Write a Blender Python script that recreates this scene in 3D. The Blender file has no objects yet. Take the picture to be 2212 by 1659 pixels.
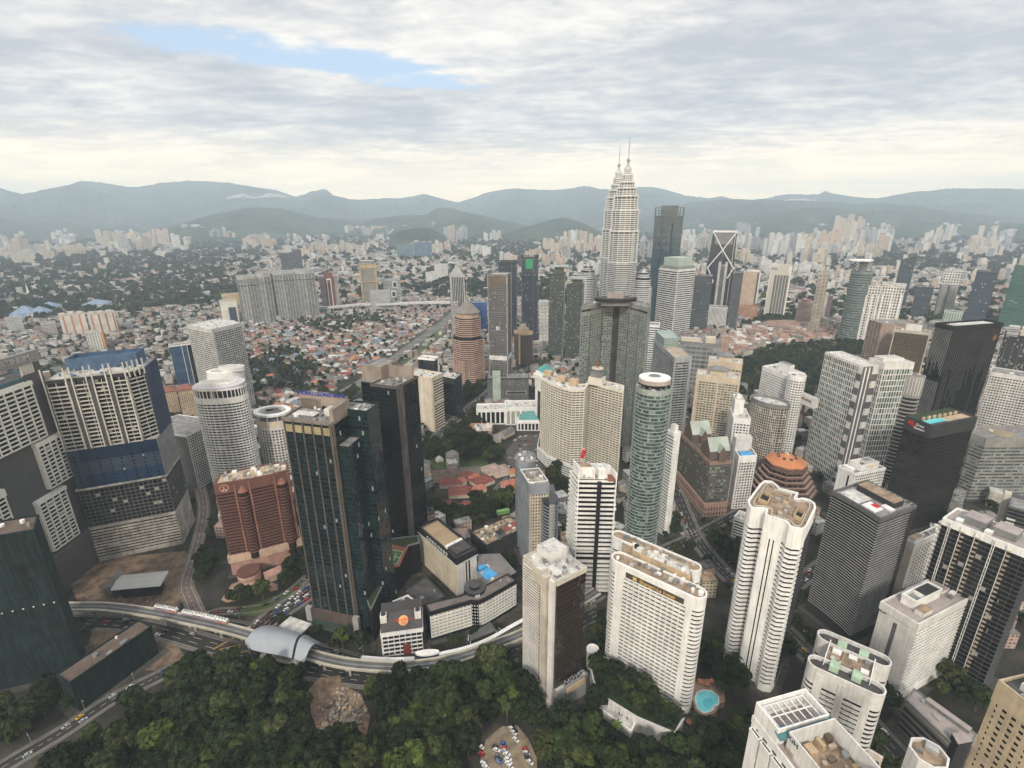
import bpy, math, random
import numpy as np
from mathutils import Vector, Matrix
from math import sin, cos, pi, radians, atan2, hypot
S = bpy.context.scene
COL = S.collection
rnd = random.Random(7)
# ---------------------------------------------------------------- camera (observation deck, 300 m up)
CAMZ = 300.0
FX, CX, CY, VX, VY = 1092.4, 1106.0, 829.5, 1125.0, 4066.0      # survey of the photograph: focal length, centre, nadir point
_d = np.array([VX-CX, -(VY-CY), -FX]); _d /= np.linalg.norm(_d)
_z = -_d; _f = np.array([0, 0, -1.0]); _y = _f-_z*(_f@_z); _y /= np.linalg.norm(_y); _x = np.cross(_y, _z)
MC = np.array([_x, _y, _z])
cam = bpy.data.cameras.new('camera'); camo = bpy.data.objects.new('camera', cam); COL.objects.link(camo)
m4 = Matrix([list(map(float, MC[i]))+[0.0] for i in range(3)]+[[0, 0, 0, 1]])
camo.matrix_world = Matrix.Translation((0, 0, CAMZ)) @ m4
cam.sensor_width = 36.0; cam.lens = 36.0*FX/2212.0; cam.clip_start = 1.0; cam.clip_end = 90000.0
S.camera = camo
# ---------------------------------------------------------------- sun, sky, exposure
SUN_EL, SUN_AZ = radians(36), radians(193)     # azimuth clockwise from +Y: behind the camera, to the left
sd = Vector((sin(SUN_AZ)*cos(SUN_EL), cos(SUN_AZ)*cos(SUN_EL), sin(SUN_EL)))
sun = bpy.data.lights.new('sun', 'SUN'); sun.energy = 2.6; sun.angle = radians(9); sun.color = (1.0, .92, .81)
suno = bpy.data.objects.new('sun', sun); COL.objects.link(suno); suno.rotation_euler = sd.to_track_quat('Z', 'Y').to_euler()
S.view_settings.view_transform = 'Standard'; S.view_settings.look = 'None'; S.view_settings.exposure = 0.15; S.view_settings.gamma = 1.0
S.render.engine = 'CYCLES'
cy = S.cycles
cy.use_denoising = True; cy.max_bounces = 5; cy.diffuse_bounces = 2; cy.glossy_bounces = 2; cy.transmission_bounces = 2; cy.volume_bounces = 2
cy.transparent_max_bounces = 4; cy.caustics_reflective = False; cy.caustics_refractive = False
try: cy.denoiser = 'OPENIMAGEDENOISE'; cy.denoising_input_passes = 'RGB_ALBEDO_NORMAL'
except Exception: pass
W = bpy.data.worlds.new('World'); S.world = W; W.use_nodes = True
nt = W.node_tree; N = nt.nodes; LK = nt.links; N.clear()
class G:
    """tiny node-graph helper"""
    def __init__(s, t): s.t = t
    def n(s, typ, ins=None, **kw):
        o = s.t.nodes.new(typ)
        for k, v in kw.items(): setattr(o, k, v)
        for k, v in (ins or {}).items():
            if isinstance(v, bpy.types.NodeSocket): s.t.links.new(v, o.inputs[k])
            else: o.inputs[k].default_value = v
        return o
    def m(s, op, a, b=0.0, c=None):
        i = {0: a, 1: b}
        if c is not None: i[2] = c
        return s.n('ShaderNodeMath', i, operation=op).outputs[0]
    def mix(s, f, a, b, bt='MIX'):
        o = s.n('ShaderNodeMix', {}, data_type='RGBA', blend_type=bt)
        for k, v in ((0, f), (6, a), (7, b)):
            if isinstance(v, bpy.types.NodeSocket): s.t.links.new(v, o.inputs[k])
            else: o.inputs[k].default_value = v if k == 0 else (tuple(v)+(1,))[:4]
        return o.outputs[2]
    def ramp(s, f, stops, interp='LINEAR'):
        o = s.n('ShaderNodeValToRGB', {0: f}); r = o.color_ramp; r.interpolation = interp
        while len(r.elements) < len(stops): r.elements.new(.5)
        for e, (p, c) in zip(r.elements, stops):
            e.position = p; e.color = tuple(c)+(1,) if hasattr(c, '__len__') else (c, c, c, 1)
        return o.outputs[0]
    def mr(s, v, a, b, c=0.0, d=1.0, smooth=True):
        return s.n('ShaderNodeMapRange', {0: v, 1: a, 2: b, 3: c, 4: d}, interpolation_type='SMOOTHSTEP' if smooth else 'LINEAR').outputs[0]
g = G(nt)
sky = g.n('ShaderNodeTexSky', sky_type='NISHITA', sun_disc=False, sun_elevation=SUN_EL, sun_rotation=SUN_AZ)
tc = g.n('ShaderNodeTexCoord').outputs['Generated']
sp = g.n('ShaderNodeSeparateXYZ', {0: tc})
dx, dy, dz = sp.outputs
zz = g.m('MAXIMUM', g.m('ADD', dz, .09), .03)
u = g.m('DIVIDE', dx, zz); v = g.m('DIVIDE', dy, zz)
cv = g.n('ShaderNodeCombineXYZ', {0: u, 1: v}).outputs[0]
def noi(vec, sc, det=6, rough=.55, dist=0.0, off=(0, 0, 0), scl=(1, 1, 1), rot=0.0):
    mp = g.n('ShaderNodeMapping', {0: vec, 1: off, 2: (0, 0, rot), 3: scl})
    return g.n('ShaderNodeTexNoise', {'Vector': mp.outputs[0], 'Scale': sc, 'Detail': det, 'Roughness': rough, 'Distortion': dist}).outputs[0]
big = noi(cv, .75, 3, .5, .3, (3.6, 1.2, 0), (.75, 1.2, 1), .45)
mid = noi(cv, 2.1, 10, .60, .35, (7.3, 2.2, 0), (.7, 1.2, 1), .38)
fine = noi(cv, 6.5, 8, .62, .3, (1.3, 9.2, 0), (.8, 1.15, 1), .3)
dens = g.m('ADD', g.m('MULTIPLY', big, .36), g.m('ADD', g.m('MULTIPLY', mid, .38), g.m('MULTIPLY', fine, .26)))
shade = g.mr(dens, .385, .645)
ccol = g.ramp(shade, [(0, (.50, .54, .61)), (.25, (.635, .65, .695)), (.5, (.775, .765, .775)), (.74, (.92, .895, .87)), (1, (1.10, 1.05, .98))])
# opening in the cloud deck: a long oblique gap high on the left, plus small thin spots
gu = g.m('ADD', u, .95); gv = g.m('SUBTRACT', v, 2.84)
ga = g.m('ADD', g.m('MULTIPLY', gu, .853), g.m('MULTIPLY', gv, .522)); gb = g.m('SUBTRACT', g.m('MULTIPLY', gv, .853), g.m('MULTIPLY', gu, .522))
gd = g.m('ADD', g.m('POWER', g.m('ABSOLUTE', g.m('DIVIDE', ga, .78)), 2.0), g.m('POWER', g.m('ABSOLUTE', g.m('DIVIDE', gb, .25)), 2.0))
gd = g.m('ADD', gd, g.m('MULTIPLY', g.m('SUBTRACT', mid, .5), 3.4)); gd = g.m('ADD', gd, g.m('MULTIPLY', g.m('SUBTRACT', fine, .5), 1.6))
hole = g.mr(gd, .35, 1.35, 1.0, 0.0)
hole = g.m('MAXIMUM', hole, g.mr(dens, .33, .42, .22, 0.0))
# clouds flatten to a pale warm band above the horizon
hz = g.mr(dz, .0, .15, 1.0, 0.0)
ccol = g.mix(g.m('MULTIPLY', hz, .72), ccol, (1, 1, 1))
hole = g.m('MULTIPLY', hole, g.m('SUBTRACT', 1.0, hz))
bgs = g.n('ShaderNodeBackground', {0: sky.outputs[0], 1: .15})
veil = g.n('ShaderNodeBackground', {0: (.58, .77, 1.0, 1), 1: .92})
ad = g.n('ShaderNodeMixShader', {0: .62, 1: bgs.outputs[0], 2: veil.outputs[0]})
glow = g.mix(hz, (1, 1, 1), (3.2, 2.45, 1.4)); ccol = g.mix(1.0, ccol, glow, 'MULTIPLY')
bgc = g.n('ShaderNodeBackground', {0: ccol, 1: g.mr(dz, .3, .9, .93, 1.5)})
ms = g.n('ShaderNodeMixShader', {0: hole, 1: bgc.outputs[0], 2: ad.outputs[0]})
g.n('ShaderNodeOutputWorld', {0: ms.outputs[0]})
# ---------------------------------------------------------------- survey helpers: a sighting (x, y of the photograph) to a point on a level plane
def ray(x, y): return MC@np.array([x-CX, -(y-CY), -FX])
def P(x, y, z=0.0):
    r = ray(x, y); t = (z-CAMZ)/r[2]; return (float(r[0]*t), float(r[1]*t))
def pr(x, y, z=0.0):
    c = MC.T@np.array([x, y, z-CAMZ]); d = max(-c[2], 1e-3); return CX+FX*c[0]/d, CY-FX*c[1]/d
def zat(x, y, dist):
    r = ray(x, y); return CAMZ+dist*r[2]/hypot(r[0], r[1])
def pd(x, y, dist):
    r = ray(x, y); k = dist/hypot(r[0], r[1]); return (float(r[0]*k), float(r[1]*k))
def ht(F, by):
    bx = F[0]+(VX-F[0])*(by-F[1])/(VY-F[1]); q = P(bx, by); r = ray(*F)
    return float(CAMZ+hypot(*q)/hypot(r[0], r[1])*r[2])
def rot2(v, a): return (v[0]*cos(a)-v[1]*sin(a), v[0]*sin(a)+v[1]*cos(a))
def rectP(F, L, R, by, lw=None, rw=None):
    h = ht(F, by); f, l, r = P(*F, h), P(*L, h), P(*R, h)
    ul, vl = hypot(l[0]-f[0], l[1]-f[1]), hypot(r[0]-f[0], r[1]-f[1])
    au, av = atan2(l[1]-f[1], l[0]-f[0]), atan2(r[1]-f[1], r[0]-f[0])
    e = ((au-av) % (2*pi)-pi/2)/2; e *= .3 if abs(e) < radians(14) else 1.0; au -= e; av += e
    ul, vl = lw or ul, rw or vl
    U = (cos(au)*ul, sin(au)*ul); V = (cos(av)*vl, sin(av)*vl)
    return [f, (f[0]+V[0], f[1]+V[1]), (f[0]+U[0]+V[0], f[1]+U[1]+V[1]), (f[0]+U[0], f[1]+U[1])], h
def faceP(L, R, by, depth, h=None):
    h = ht(L, by) if h is None else h
    l, r = P(*L, h), P(*R, h)
    if hypot(*l) > 700: k = hypot(*l)/hypot(*r); r = (r[0]*k, r[1]*k)
    d = hypot(r[0]-l[0], r[1]-l[1]); n = (-(r[1]-l[1])/d*depth, (r[0]-l[0])/d*depth)
    return [l, r, (r[0]+n[0], r[1]+n[1]), (l[0]+n[0], l[1]+n[1])], h
def ellP(L, R, by, ratio, seg=32, h=None, pw=2.0):
    h = ht(L, by) if h is None else h
    l, r = P(*L, h), P(*R, h); a = hypot(r[0]-l[0], r[1]-l[1])/2; c = ((l[0]+r[0])/2, (l[1]+r[1])/2); t = atan2(r[1]-l[1], r[0]-l[0])
    out = []
    for i in range(seg):
        k = 2*pi*i/seg; ck, sk = cos(k), sin(k)
        q = rot2((a*abs(ck)**(2/pw)*(1 if ck >= 0 else -1), a*ratio*abs(sk)**(2/pw)*(1 if sk >= 0 else -1)), t); out.append((c[0]+q[0], c[1]+q[1]))
    return out, h
def offs(poly, d):
    n = len(poly); out = []
    for i in range(n):
        a, b, c = poly[i-1], poly[i], poly[(i+1) % n]
        e1 = (b[0]-a[0], b[1]-a[1]); e2 = (c[0]-b[0], c[1]-b[1]); l1 = hypot(*e1) or 1; l2 = hypot(*e2) or 1
        n1 = (e1[1]/l1, -e1[0]/l1); n2 = (e2[1]/l2, -e2[0]/l2); k = 1+n1[0]*n2[0]+n1[1]*n2[1]; k = max(k, .35)
        out.append((b[0]+(n1[0]+n2[0])/k*d, b[1]+(n1[1]+n2[1])/k*d))
    return out
def cen(poly): return (sum(p[0] for p in poly)/len(poly), sum(p[1] for p in poly)/len(poly))
def inside(poly, x, y):
    r = False; n = len(poly)
    for i in range(n):
        a, b = poly[i], poly[i-1]
        if (a[1] > y) != (b[1] > y) and x < (b[0]-a[0])*(y-a[1])/(b[1]-a[1])+a[0]: r = not r
    return r
# ---------------------------------------------------------------- objects
def tag(o, label=None, cat=None, group=None, kind=None):
    if label: o['label'] = label
    if cat: o['category'] = cat
    if group: o['group'] = group
    if kind: o['kind'] = kind
    return o
def link(o, parent=None):
    COL.objects.link(o)
    if parent: o.parent = parent
    return o
def thing(name, label, cat, loc, group=None, rz=0.0):
    o = bpy.data.objects.new(name, None); o.location = loc; o.rotation_euler = (0, 0, rz); o.empty_display_size = 1
    return tag(link(o), label, cat, group)
class MB:
    def __init__(s): s.v = []; s.f = []; s.m = []; s.uv = []
    def face(s, pts, m=0, uv=None):
        k = len(s.v); s.v += [tuple(p) for p in pts]; s.f.append(tuple(range(k, k+len(pts)))); s.m.append(m)
        s.uv += uv if uv else [(p[0], p[1]) for p in pts]
    def prism(s, poly, z0, z1, ms=0, mt=None, top=True, bot=False, poly2=None):
        mt = ms if mt is None else mt; n = len(poly); u = 0; q = poly2 or poly
        for i in range(n):
            a, b = poly[i], poly[(i+1) % n]; c, d = q[i], q[(i+1) % n]; L = hypot(b[0]-a[0], b[1]-a[1])
            s.face([(a[0], a[1], z0), (b[0], b[1], z0), (d[0], d[1], z1), (c[0], c[1], z1)], ms, [(u, z0), (u+L, z0), (u+L, z1), (u, z1)]); u += L
        if top: s.face([(p[0], p[1], z1) for p in q], mt)
        if bot: s.face([(p[0], p[1], z0) for p in reversed(poly)], ms)
    def ring(s, outer, inner, z0, z1, m=0):
        s.prism(outer, z0, z1, m, top=False); s.prism(list(reversed(inner)), z0, z1, m, top=False); n = len(outer)
        for i in range(n):
            j = (i+1) % n
            s.face([(*outer[i], z1), (*outer[j], z1), (*inner[j], z1), (*inner[i], z1)], m)
    def box(s, c, z0, z1, sx, sy, a=0.0, m=0, mt=None):
        s.prism([tuple(np.add(c, rot2(q, a))) for q in ((-sx/2, -sy/2), (sx/2, -sy/2), (sx/2, sy/2), (-sx/2, sy/2))], z0, z1, m, mt, bot=True)
    def tube(s, a, b, r, seg=8, m=0, r2=None):
        A, B = Vector(a), Vector(b); d = (B-A).normalized(); x = d.orthogonal().normalized(); y = d.cross(x); r2 = r if r2 is None else r2
        k = [(x*cos(2*pi*i/seg)+y*sin(2*pi*i/seg)) for i in range(seg)]
        for i in range(seg):
            j = (i+1) % seg; s.face([A+k[i]*r, A+k[j]*r, B+k[j]*r2, B+k[i]*r2], m)
        s.face([A+q*r for q in reversed(k)], m); s.face([B+q*r2 for q in k], m)
    def cone(s, c, z0, z1, r0, r1, seg=16, m=0):
        s.prism([(c[0]+r0*cos(2*pi*i/seg), c[1]+r0*sin(2*pi*i/seg)) for i in range(seg)], z0, z1, m,
                poly2=[(c[0]+r1*cos(2*pi*i/seg), c[1]+r1*sin(2*pi*i/seg)) for i in range(seg)], bot=True)
    def mesh(s, name, mats, org=(0, 0, 0)):
        me = bpy.data.meshes.new(name); o = np.array(org)
        me.from_pydata([tuple(np.subtract(p, o)) for p in s.v], [], s.f)
        for q in (mats if isinstance(mats, (list, tuple)) else [mats]): me.materials.append(q)
        me.polygons.foreach_set('material_index', s.m)
        ul = me.uv_layers.new(name='UVMap'); ul.data.foreach_set('uv', [c for t in s.uv for c in t])
        me.update(); return me
    def build(s, name, mats, parent=None, org=None, smooth=False):
        org = org if org is not None else (tuple(parent['_o']) if parent and '_o' in parent else (0, 0, 0))
        me = s.mesh(name, mats, org)
        if smooth: me.shade_smooth()
        o = bpy.data.objects.new(name, me); link(o, parent)
        if not parent: o.location = org
        return o
_unit = {}
def unit(m):
    if m.name not in _unit:
        b = MB(); b.box((0, 0), -.5, .5, 1, 1); _unit[m.name] = b.mesh('unit_box', m)
    return _unit[m.name]
def bxo(name, m, parent, c, size, a=0.0):
    o = bpy.data.objects.new(name, unit(m)); link(o, parent)
    po = parent['_o'] if parent and '_o' in parent else (0, 0, 0)
    o.location = (c[0]-po[0], c[1]-po[1], c[2]-po[2]); o.scale = size; o.rotation_euler = (0, 0, a); return o
def many(name, m, root, items, cap=100):
    """each item (centre, size, angle) is a part of its own; past 100 the rest become one stuff part"""
    if len(items) > cap:
        def key(it):
            c, s, a = it; d2 = c[0]**2+c[1]**2+(c[2]-CAMZ)**2; px, py = pr(*c)
            return -(max(s[0], s[1])*s[2]/d2)*(1 if -20 < px < 2232 and py < 1680 else .01)
        items = sorted(items, key=key)
    for c, s, a in items[:cap]: bxo(name, m, root, c, s, a)
    if len(items) > cap:
        b = MB()
        for c, s, a in items[cap:]: b.box(c[:2], c[2]-s[2]/2, c[2]+s[2]/2, s[0], s[1], a)
        tag(b.build(name, m, root), kind='stuff')
def setorg(root):
    root['_o'] = tuple(root.location); return root
# ---------------------------------------------------------------- materials
_mc = {}
def newmat(name):
    m = bpy.data.materials.new(name); m.use_nodes = True; m.node_tree.nodes.clear(); return m, G(m.node_tree)
def fin(g, **kw):
    al = {'col': 'Base Color', 'rough': 'Roughness', 'metal': 'Metallic', 'spec': 'Specular IOR Level', 'emc': 'Emission Color', 'ems': 'Emission Strength', 'nor': 'Normal'}
    b = g.n('ShaderNodeBsdfPrincipled')
    for k, v in kw.items():
        if isinstance(v, bpy.types.NodeSocket): g.t.links.new(v, b.inputs[al[k]])
        else: b.inputs[al[k]].default_value = v if not hasattr(v, '__len__') else tuple(v)+(1,)*(4-len(v))
    g.n('ShaderNodeOutputMaterial', {0: b.outputs[0]})
def sc3(c, k): return tuple(min(1, max(0, q*k)) for q in c)
def plain(name, col, rough=.85, var=.22, scale=.09, streak=.12, metal=0.0, orand=0.0, spec=.3):
    key = name
    if key in _mc: return _mc[key]
    m, g = newmat(name); pos = g.n('ShaderNodeNewGeometry').outputs['Position']
    n1 = g.n('ShaderNodeTexNoise', {'Vector': pos, 'Scale': scale, 'Detail': 5, 'Roughness': .65}).outputs[0]
    mp = g.n('ShaderNodeMapping', {0: pos, 3: (.9, .9, .06)})
    n2 = g.n('ShaderNodeTexNoise', {'Vector': mp.outputs[0], 'Scale': 1.0, 'Detail': 3}).outputs[0]
    f = g.m('ADD', g.mr(n1, .3, .7, 1-var, 1+var*.6), g.mr(n2, .35, .68, streak*.3, -streak))
    if orand:
        r = g.n('ShaderNodeObjectInfo').outputs['Random']; f = g.m('MULTIPLY', f, g.mr(r, 0, 1, 1-orand, 1+orand, False))
    c = g.mix(1.0, col, g.n('ShaderNodeCombineXYZ', {0: f, 1: f, 2: f}).outputs[0], 'MULTIPLY')
    fin(g, col=c, rough=rough, metal=metal, spec=spec); _mc[key] = m; return m
def glass(name, col, rough=.12, pale=.12, palecol=(.34, .32, .28), lit=0.0, spec=.5):
    if name in _mc: return _mc[name]
    m, g = newmat(name)
    r = g.m('FRACT', g.m('ADD', g.n('ShaderNodeObjectInfo').outputs['Random'], g.n('ShaderNodeNewGeometry').outputs['Random Per Island']))
    r2 = g.m('FRACT', g.m('MULTIPLY', r, 37.7))
    c = g.mix(g.m('LESS_THAN', r2, pale), g.mix(r, sc3(col, .5), sc3(col, 1.6)), palecol)
    kw = dict(col=c, rough=rough, spec=spec)
    if lit:
        kw['emc'] = (1, .86, .62); kw['ems'] = g.m('MULTIPLY', g.m('LESS_THAN', g.m('FRACT', g.m('MULTIPLY', r, 91.3)), lit), .55)
    fin(g, **kw); _mc[name] = m; return m
def facade(name, wall, gl, fh=3.6, bw=3.0, gv=.55, gh=.75, rough=.15, var=.5, pale=.12, lit=0.0, u0=0.0, spec=.5, orand=0.0, palecol=(.34, .32, .28)):
    """wall with rows of recess-coloured panes laid out in metres on the walls' own UVs (far or curtain walls)"""
    if name in _mc: return _mc[name]
    m, g = newmat(name); uv = g.n('ShaderNodeSeparateXYZ', {0: g.n('ShaderNodeUVMap').outputs[0]})
    a = g.m('DIVIDE', g.m('ADD', uv.outputs[0], u0), bw); b = g.m('DIVIDE', uv.outputs[1], fh)
    fa, fb = g.m('FRACT', a), g.m('FRACT', b)
    isg = g.m('MULTIPLY', g.m('LESS_THAN', g.m('ABSOLUTE', g.m('SUBTRACT', fa, .5)), gh/2), g.m('LESS_THAN', g.m('ABSOLUTE', g.m('SUBTRACT', fb, .5)), gv/2))
    geo = g.n('ShaderNodeNewGeometry'); nz = g.n('ShaderNodeSeparateXYZ', {0: geo.outputs['True Normal']}).outputs[2]
    isg = g.m('MULTIPLY', isg, g.m('LESS_THAN', g.m('ABSOLUTE', nz), .5))
    oi = g.n('ShaderNodeObjectInfo').outputs['Random']
    cell = g.n('ShaderNodeCombineXYZ', {0: g.m('FLOOR', a), 1: g.m('FLOOR', b), 2: g.m('MULTIPLY', oi, 50.0)}).outputs[0]
    wn = g.n('ShaderNodeTexWhiteNoise', {0: cell}); r = wn.outputs['Value']
    row = g.n('ShaderNodeTexWhiteNoise', {0: g.n('ShaderNodeCombineXYZ', {0: g.m('FLOOR', b), 1: oi}).outputs[0]}).outputs['Value']
    gc = g.mix(g.m('MULTIPLY', g.m('ADD', r, row), .5), sc3(gl, 1-var), sc3(gl, 1+var))
    gc = g.mix(g.m('LESS_THAN', g.m('FRACT', g.m('MULTIPLY', r, 13.7)), pale), gc, palecol)
    pos = geo.outputs['Position']
    n1 = g.n('ShaderNodeTexNoise', {'Vector': pos, 'Scale': .05, 'Detail': 4}).outputs[0]
    k = g.mr(n1, .3, .7, .82, 1.12)
    if orand: k = g.m('MULTIPLY', k, g.mr(oi, 0, 1, 1-orand, 1+orand, False))
    wc = g.mix(1.0, wall, g.n('ShaderNodeCombineXYZ', {0: k, 1: k, 2: k}).outputs[0], 'MULTIPLY')
    tl = g.n('ShaderNodeVectorMath', {0: g.n('ShaderNodeVectorMath', {0: wn.outputs['Color'], 1: (.5, .5, .5)}, operation='SUBTRACT').outputs[0], 'Scale': .07}, operation='SCALE').outputs[0]
    nn = g.n('ShaderNodeVectorMath', {0: g.n('ShaderNodeVectorMath', {0: geo.outputs['Normal'], 1: tl}, operation='ADD').outputs[0]}, operation='NORMALIZE').outputs[0]
    kw = dict(col=g.mix(isg, wc, gc), rough=g.mr(isg, 0, 1, .85, rough*.5, False), spec=spec, nor=nn)
    if lit:
        kw['emc'] = (.95, .95, .85); kw['ems'] = g.m('MULTIPLY', g.m('MULTIPLY', isg, g.m('LESS_THAN', g.m('FRACT', g.m('MULTIPLY', r, 71.3)), g.m('MULTIPLY', row, lit*2))), .3)
    fin(g, **kw); _mc[name] = m; return m
WHITE = plain('white_paint', (.78, .765, .725), var=.12); OFFW = plain('off_white_wall', (.66, .64, .60), var=.15); CREAM = plain('cream_wall', (.60, .52, .40), var=.15)
TAN = plain('tan_wall', (.40, .33, .25)); BEIGE = plain('beige_cladding', (.50, .45, .38)); CONC = plain('raw_concrete', (.36, .34, .30), var=.35, streak=.3)
GREY = plain('grey_cladding', (.21, .21, .205)); MGREY = plain('mid_grey_cladding', (.115, .115, .115)); DKG = plain('dark_grey_cladding', (.036, .036, .038)); BLK = plain('black_cladding', (.012, .012, .013), rough=.6)
BRN = plain('maroon_brown_wall', (.145, .066, .052), var=.15); BRN2 = plain('umber_wall', (.13, .095, .075)); PINK = plain('pink_granite', (.42, .26, .20)); SAND = plain('sand_stone', (.48, .36, .23))
ROOFG = plain('grey_flat_roof', (.25, .24, .23), var=.45, scale=.25); ROOFL = plain('pale_flat_roof', (.55, .53, .49), var=.35, scale=.2); ROOFB = plain('brown_flat_roof', (.30, .22, .15), var=.4, scale=.2); ROOFD = plain('dark_flat_roof', (.075, .07, .07), var=.35, scale=.2)
ROOFP = plain('pinkish_grey_roof', (.36, .31, .29), var=.15, scale=.1)
TERRA = plain('terracotta_tiles', (.26, .105, .072), var=.35, scale=.3); TERRO = plain('orange_tiles', (.42, .175, .09), var=.3, scale=.3); MAROON = plain('maroon_tiles', (.20, .062, .05), var=.3, scale=.3)
TEAL = plain('teal_roof', (.09, .30, .29), rough=.5, var=.15); SILVER = plain('silver_metal_roof', (.50, .54, .57), rough=.45, var=.08, streak=.03, metal=.25); STEEL = plain('galvanised_steel', (.42, .42, .41), rough=.5, metal=.3)
GDARK = glass('dark_window_glass', (.020, .022, .025), pale=.08); GBLACK = glass('black_window_glass', (.009, .010, .012), pale=.03, spec=.35); GGREEN = glass('green_window_glass', (.065, .10, .088), pale=.22, palecol=(.24, .29, .26)); GBLUE = glass('blue_window_glass', (.03, .06, .11))
RED = plain('red_paint', (.55, .03, .03), rough=.4); YEL = plain('yellow_paint', (.70, .42, .05), rough=.6); GRN = plain('green_felt', (.07, .16, .05)); WATER = plain('pool_water', (.06, .42, .58), rough=.06, var=.1, spec=.5); PLANT = plain('rooftop_planting', (.03, .048, .016), var=.5, scale=.5)
def text(name, body, size, m, parent, loc, xdir, depth=.15, zdir=(0, 0, 1), ax='CENTER'):
    """raised lettering on a wall: x runs along the wall, z up it"""
    cu = bpy.data.curves.new('t', 'FONT'); cu.body = body; cu.size = size; cu.extrude = depth; cu.align_x = ax; cu.align_y = 'CENTER'
    t = bpy.data.objects.new('t', cu); COL.objects.link(t); dg = bpy.context.evaluated_depsgraph_get(); dg.update()
    me = bpy.data.meshes.new_from_object(t.evaluated_get(dg)); bpy.data.objects.remove(t)
    me.materials.clear(); me.materials.append(m)
    o = bpy.data.objects.new(name, me); link(o, parent)
    X = Vector(xdir).normalized(); Z = Vector(zdir).normalized(); Y = Z.cross(X).normalized(); Zt = X.cross(Z)   # text x->X, text y->Z, text z->outward
    R = Matrix((X, Z, Zt)).transposed().to_4x4(); po = parent['_o'] if parent and '_o' in parent else (0, 0, 0)
    o.matrix_local = Matrix.Translation(Vector(loc)-Vector(po)) @ R
    return o
# ---------------------------------------------------------------- occupied ground
OCC = {}; CELL = 6.0
def occupy(poly, pad=3.0):
    q = offs(poly, pad) if pad else poly
    xs = [p[0] for p in q]; ys = [p[1] for p in q]
    for i in range(int(min(xs)//CELL), int(max(xs)//CELL)+1):
        for j in range(int(min(ys)//CELL), int(max(ys)//CELL)+1):
            if inside(q, (i+.5)*CELL, (j+.5)*CELL): OCC[(i, j)] = 1
def free(x, y, r=0.0):
    k = int(r//CELL)+1 if r else 0; i, j = int(x//CELL), int(y//CELL)
    for a in range(-k, k+1):
        for b in range(-k, k+1):
            if (i+a, j+b) in OCC: return False
    return True
# ---------------------------------------------------------------- towers
APR = []
UNITM = [ROOFL, STEEL, GREY, WHITE, ROOFG]
def roofkit(root, poly, z, n, seed=0, big=None, shrink=2.0, mats=None):
    r = random.Random(seed+int(abs(poly[0][0]*13+poly[0][1]*7))); q = offs(poly, -shrink); xs = [p[0] for p in q]; ys = [p[1] for p in q]
    a = atan2(poly[1][1]-poly[0][1], poly[1][0]-poly[0][0]); k = 0; t = 0; used = []
    while k < n and t < n*30:
        t += 1; x, y = r.uniform(min(xs), max(xs)), r.uniform(min(ys), max(ys))
        sx, sy, h = (r.uniform(1.2, 4.5), r.uniform(1.2, 3.5), r.uniform(.7, 2.4))
        if not inside(q, x, y) or any(hypot(x-b[0], y-b[1]) < (sx+b[2])*.75 for b in used): continue
        used.append((x, y, max(sx, sy))); k += 1
        m = r.choice(mats or UNITM)
        if r.random() < .18:
            b = MB(); b.cone((x, y), z, z+h, sx*.4, sx*.4, 12); b.build('water_tank', m, root)
        else: bxo('rooftop_unit', m, root, (x, y, z+h/2), (sx, sy, h), a)
    return root
def facing(a, b, zc=0):
    mx, my = (a[0]+b[0])/2, (a[1]+b[1])/2; L = hypot(b[0]-a[0], b[1]-a[1]) or 1
    return (b[1]-a[1])/L*(-mx)+(a[0]-b[0])/L*(-my) > -.15*hypot(mx, my)
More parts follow.
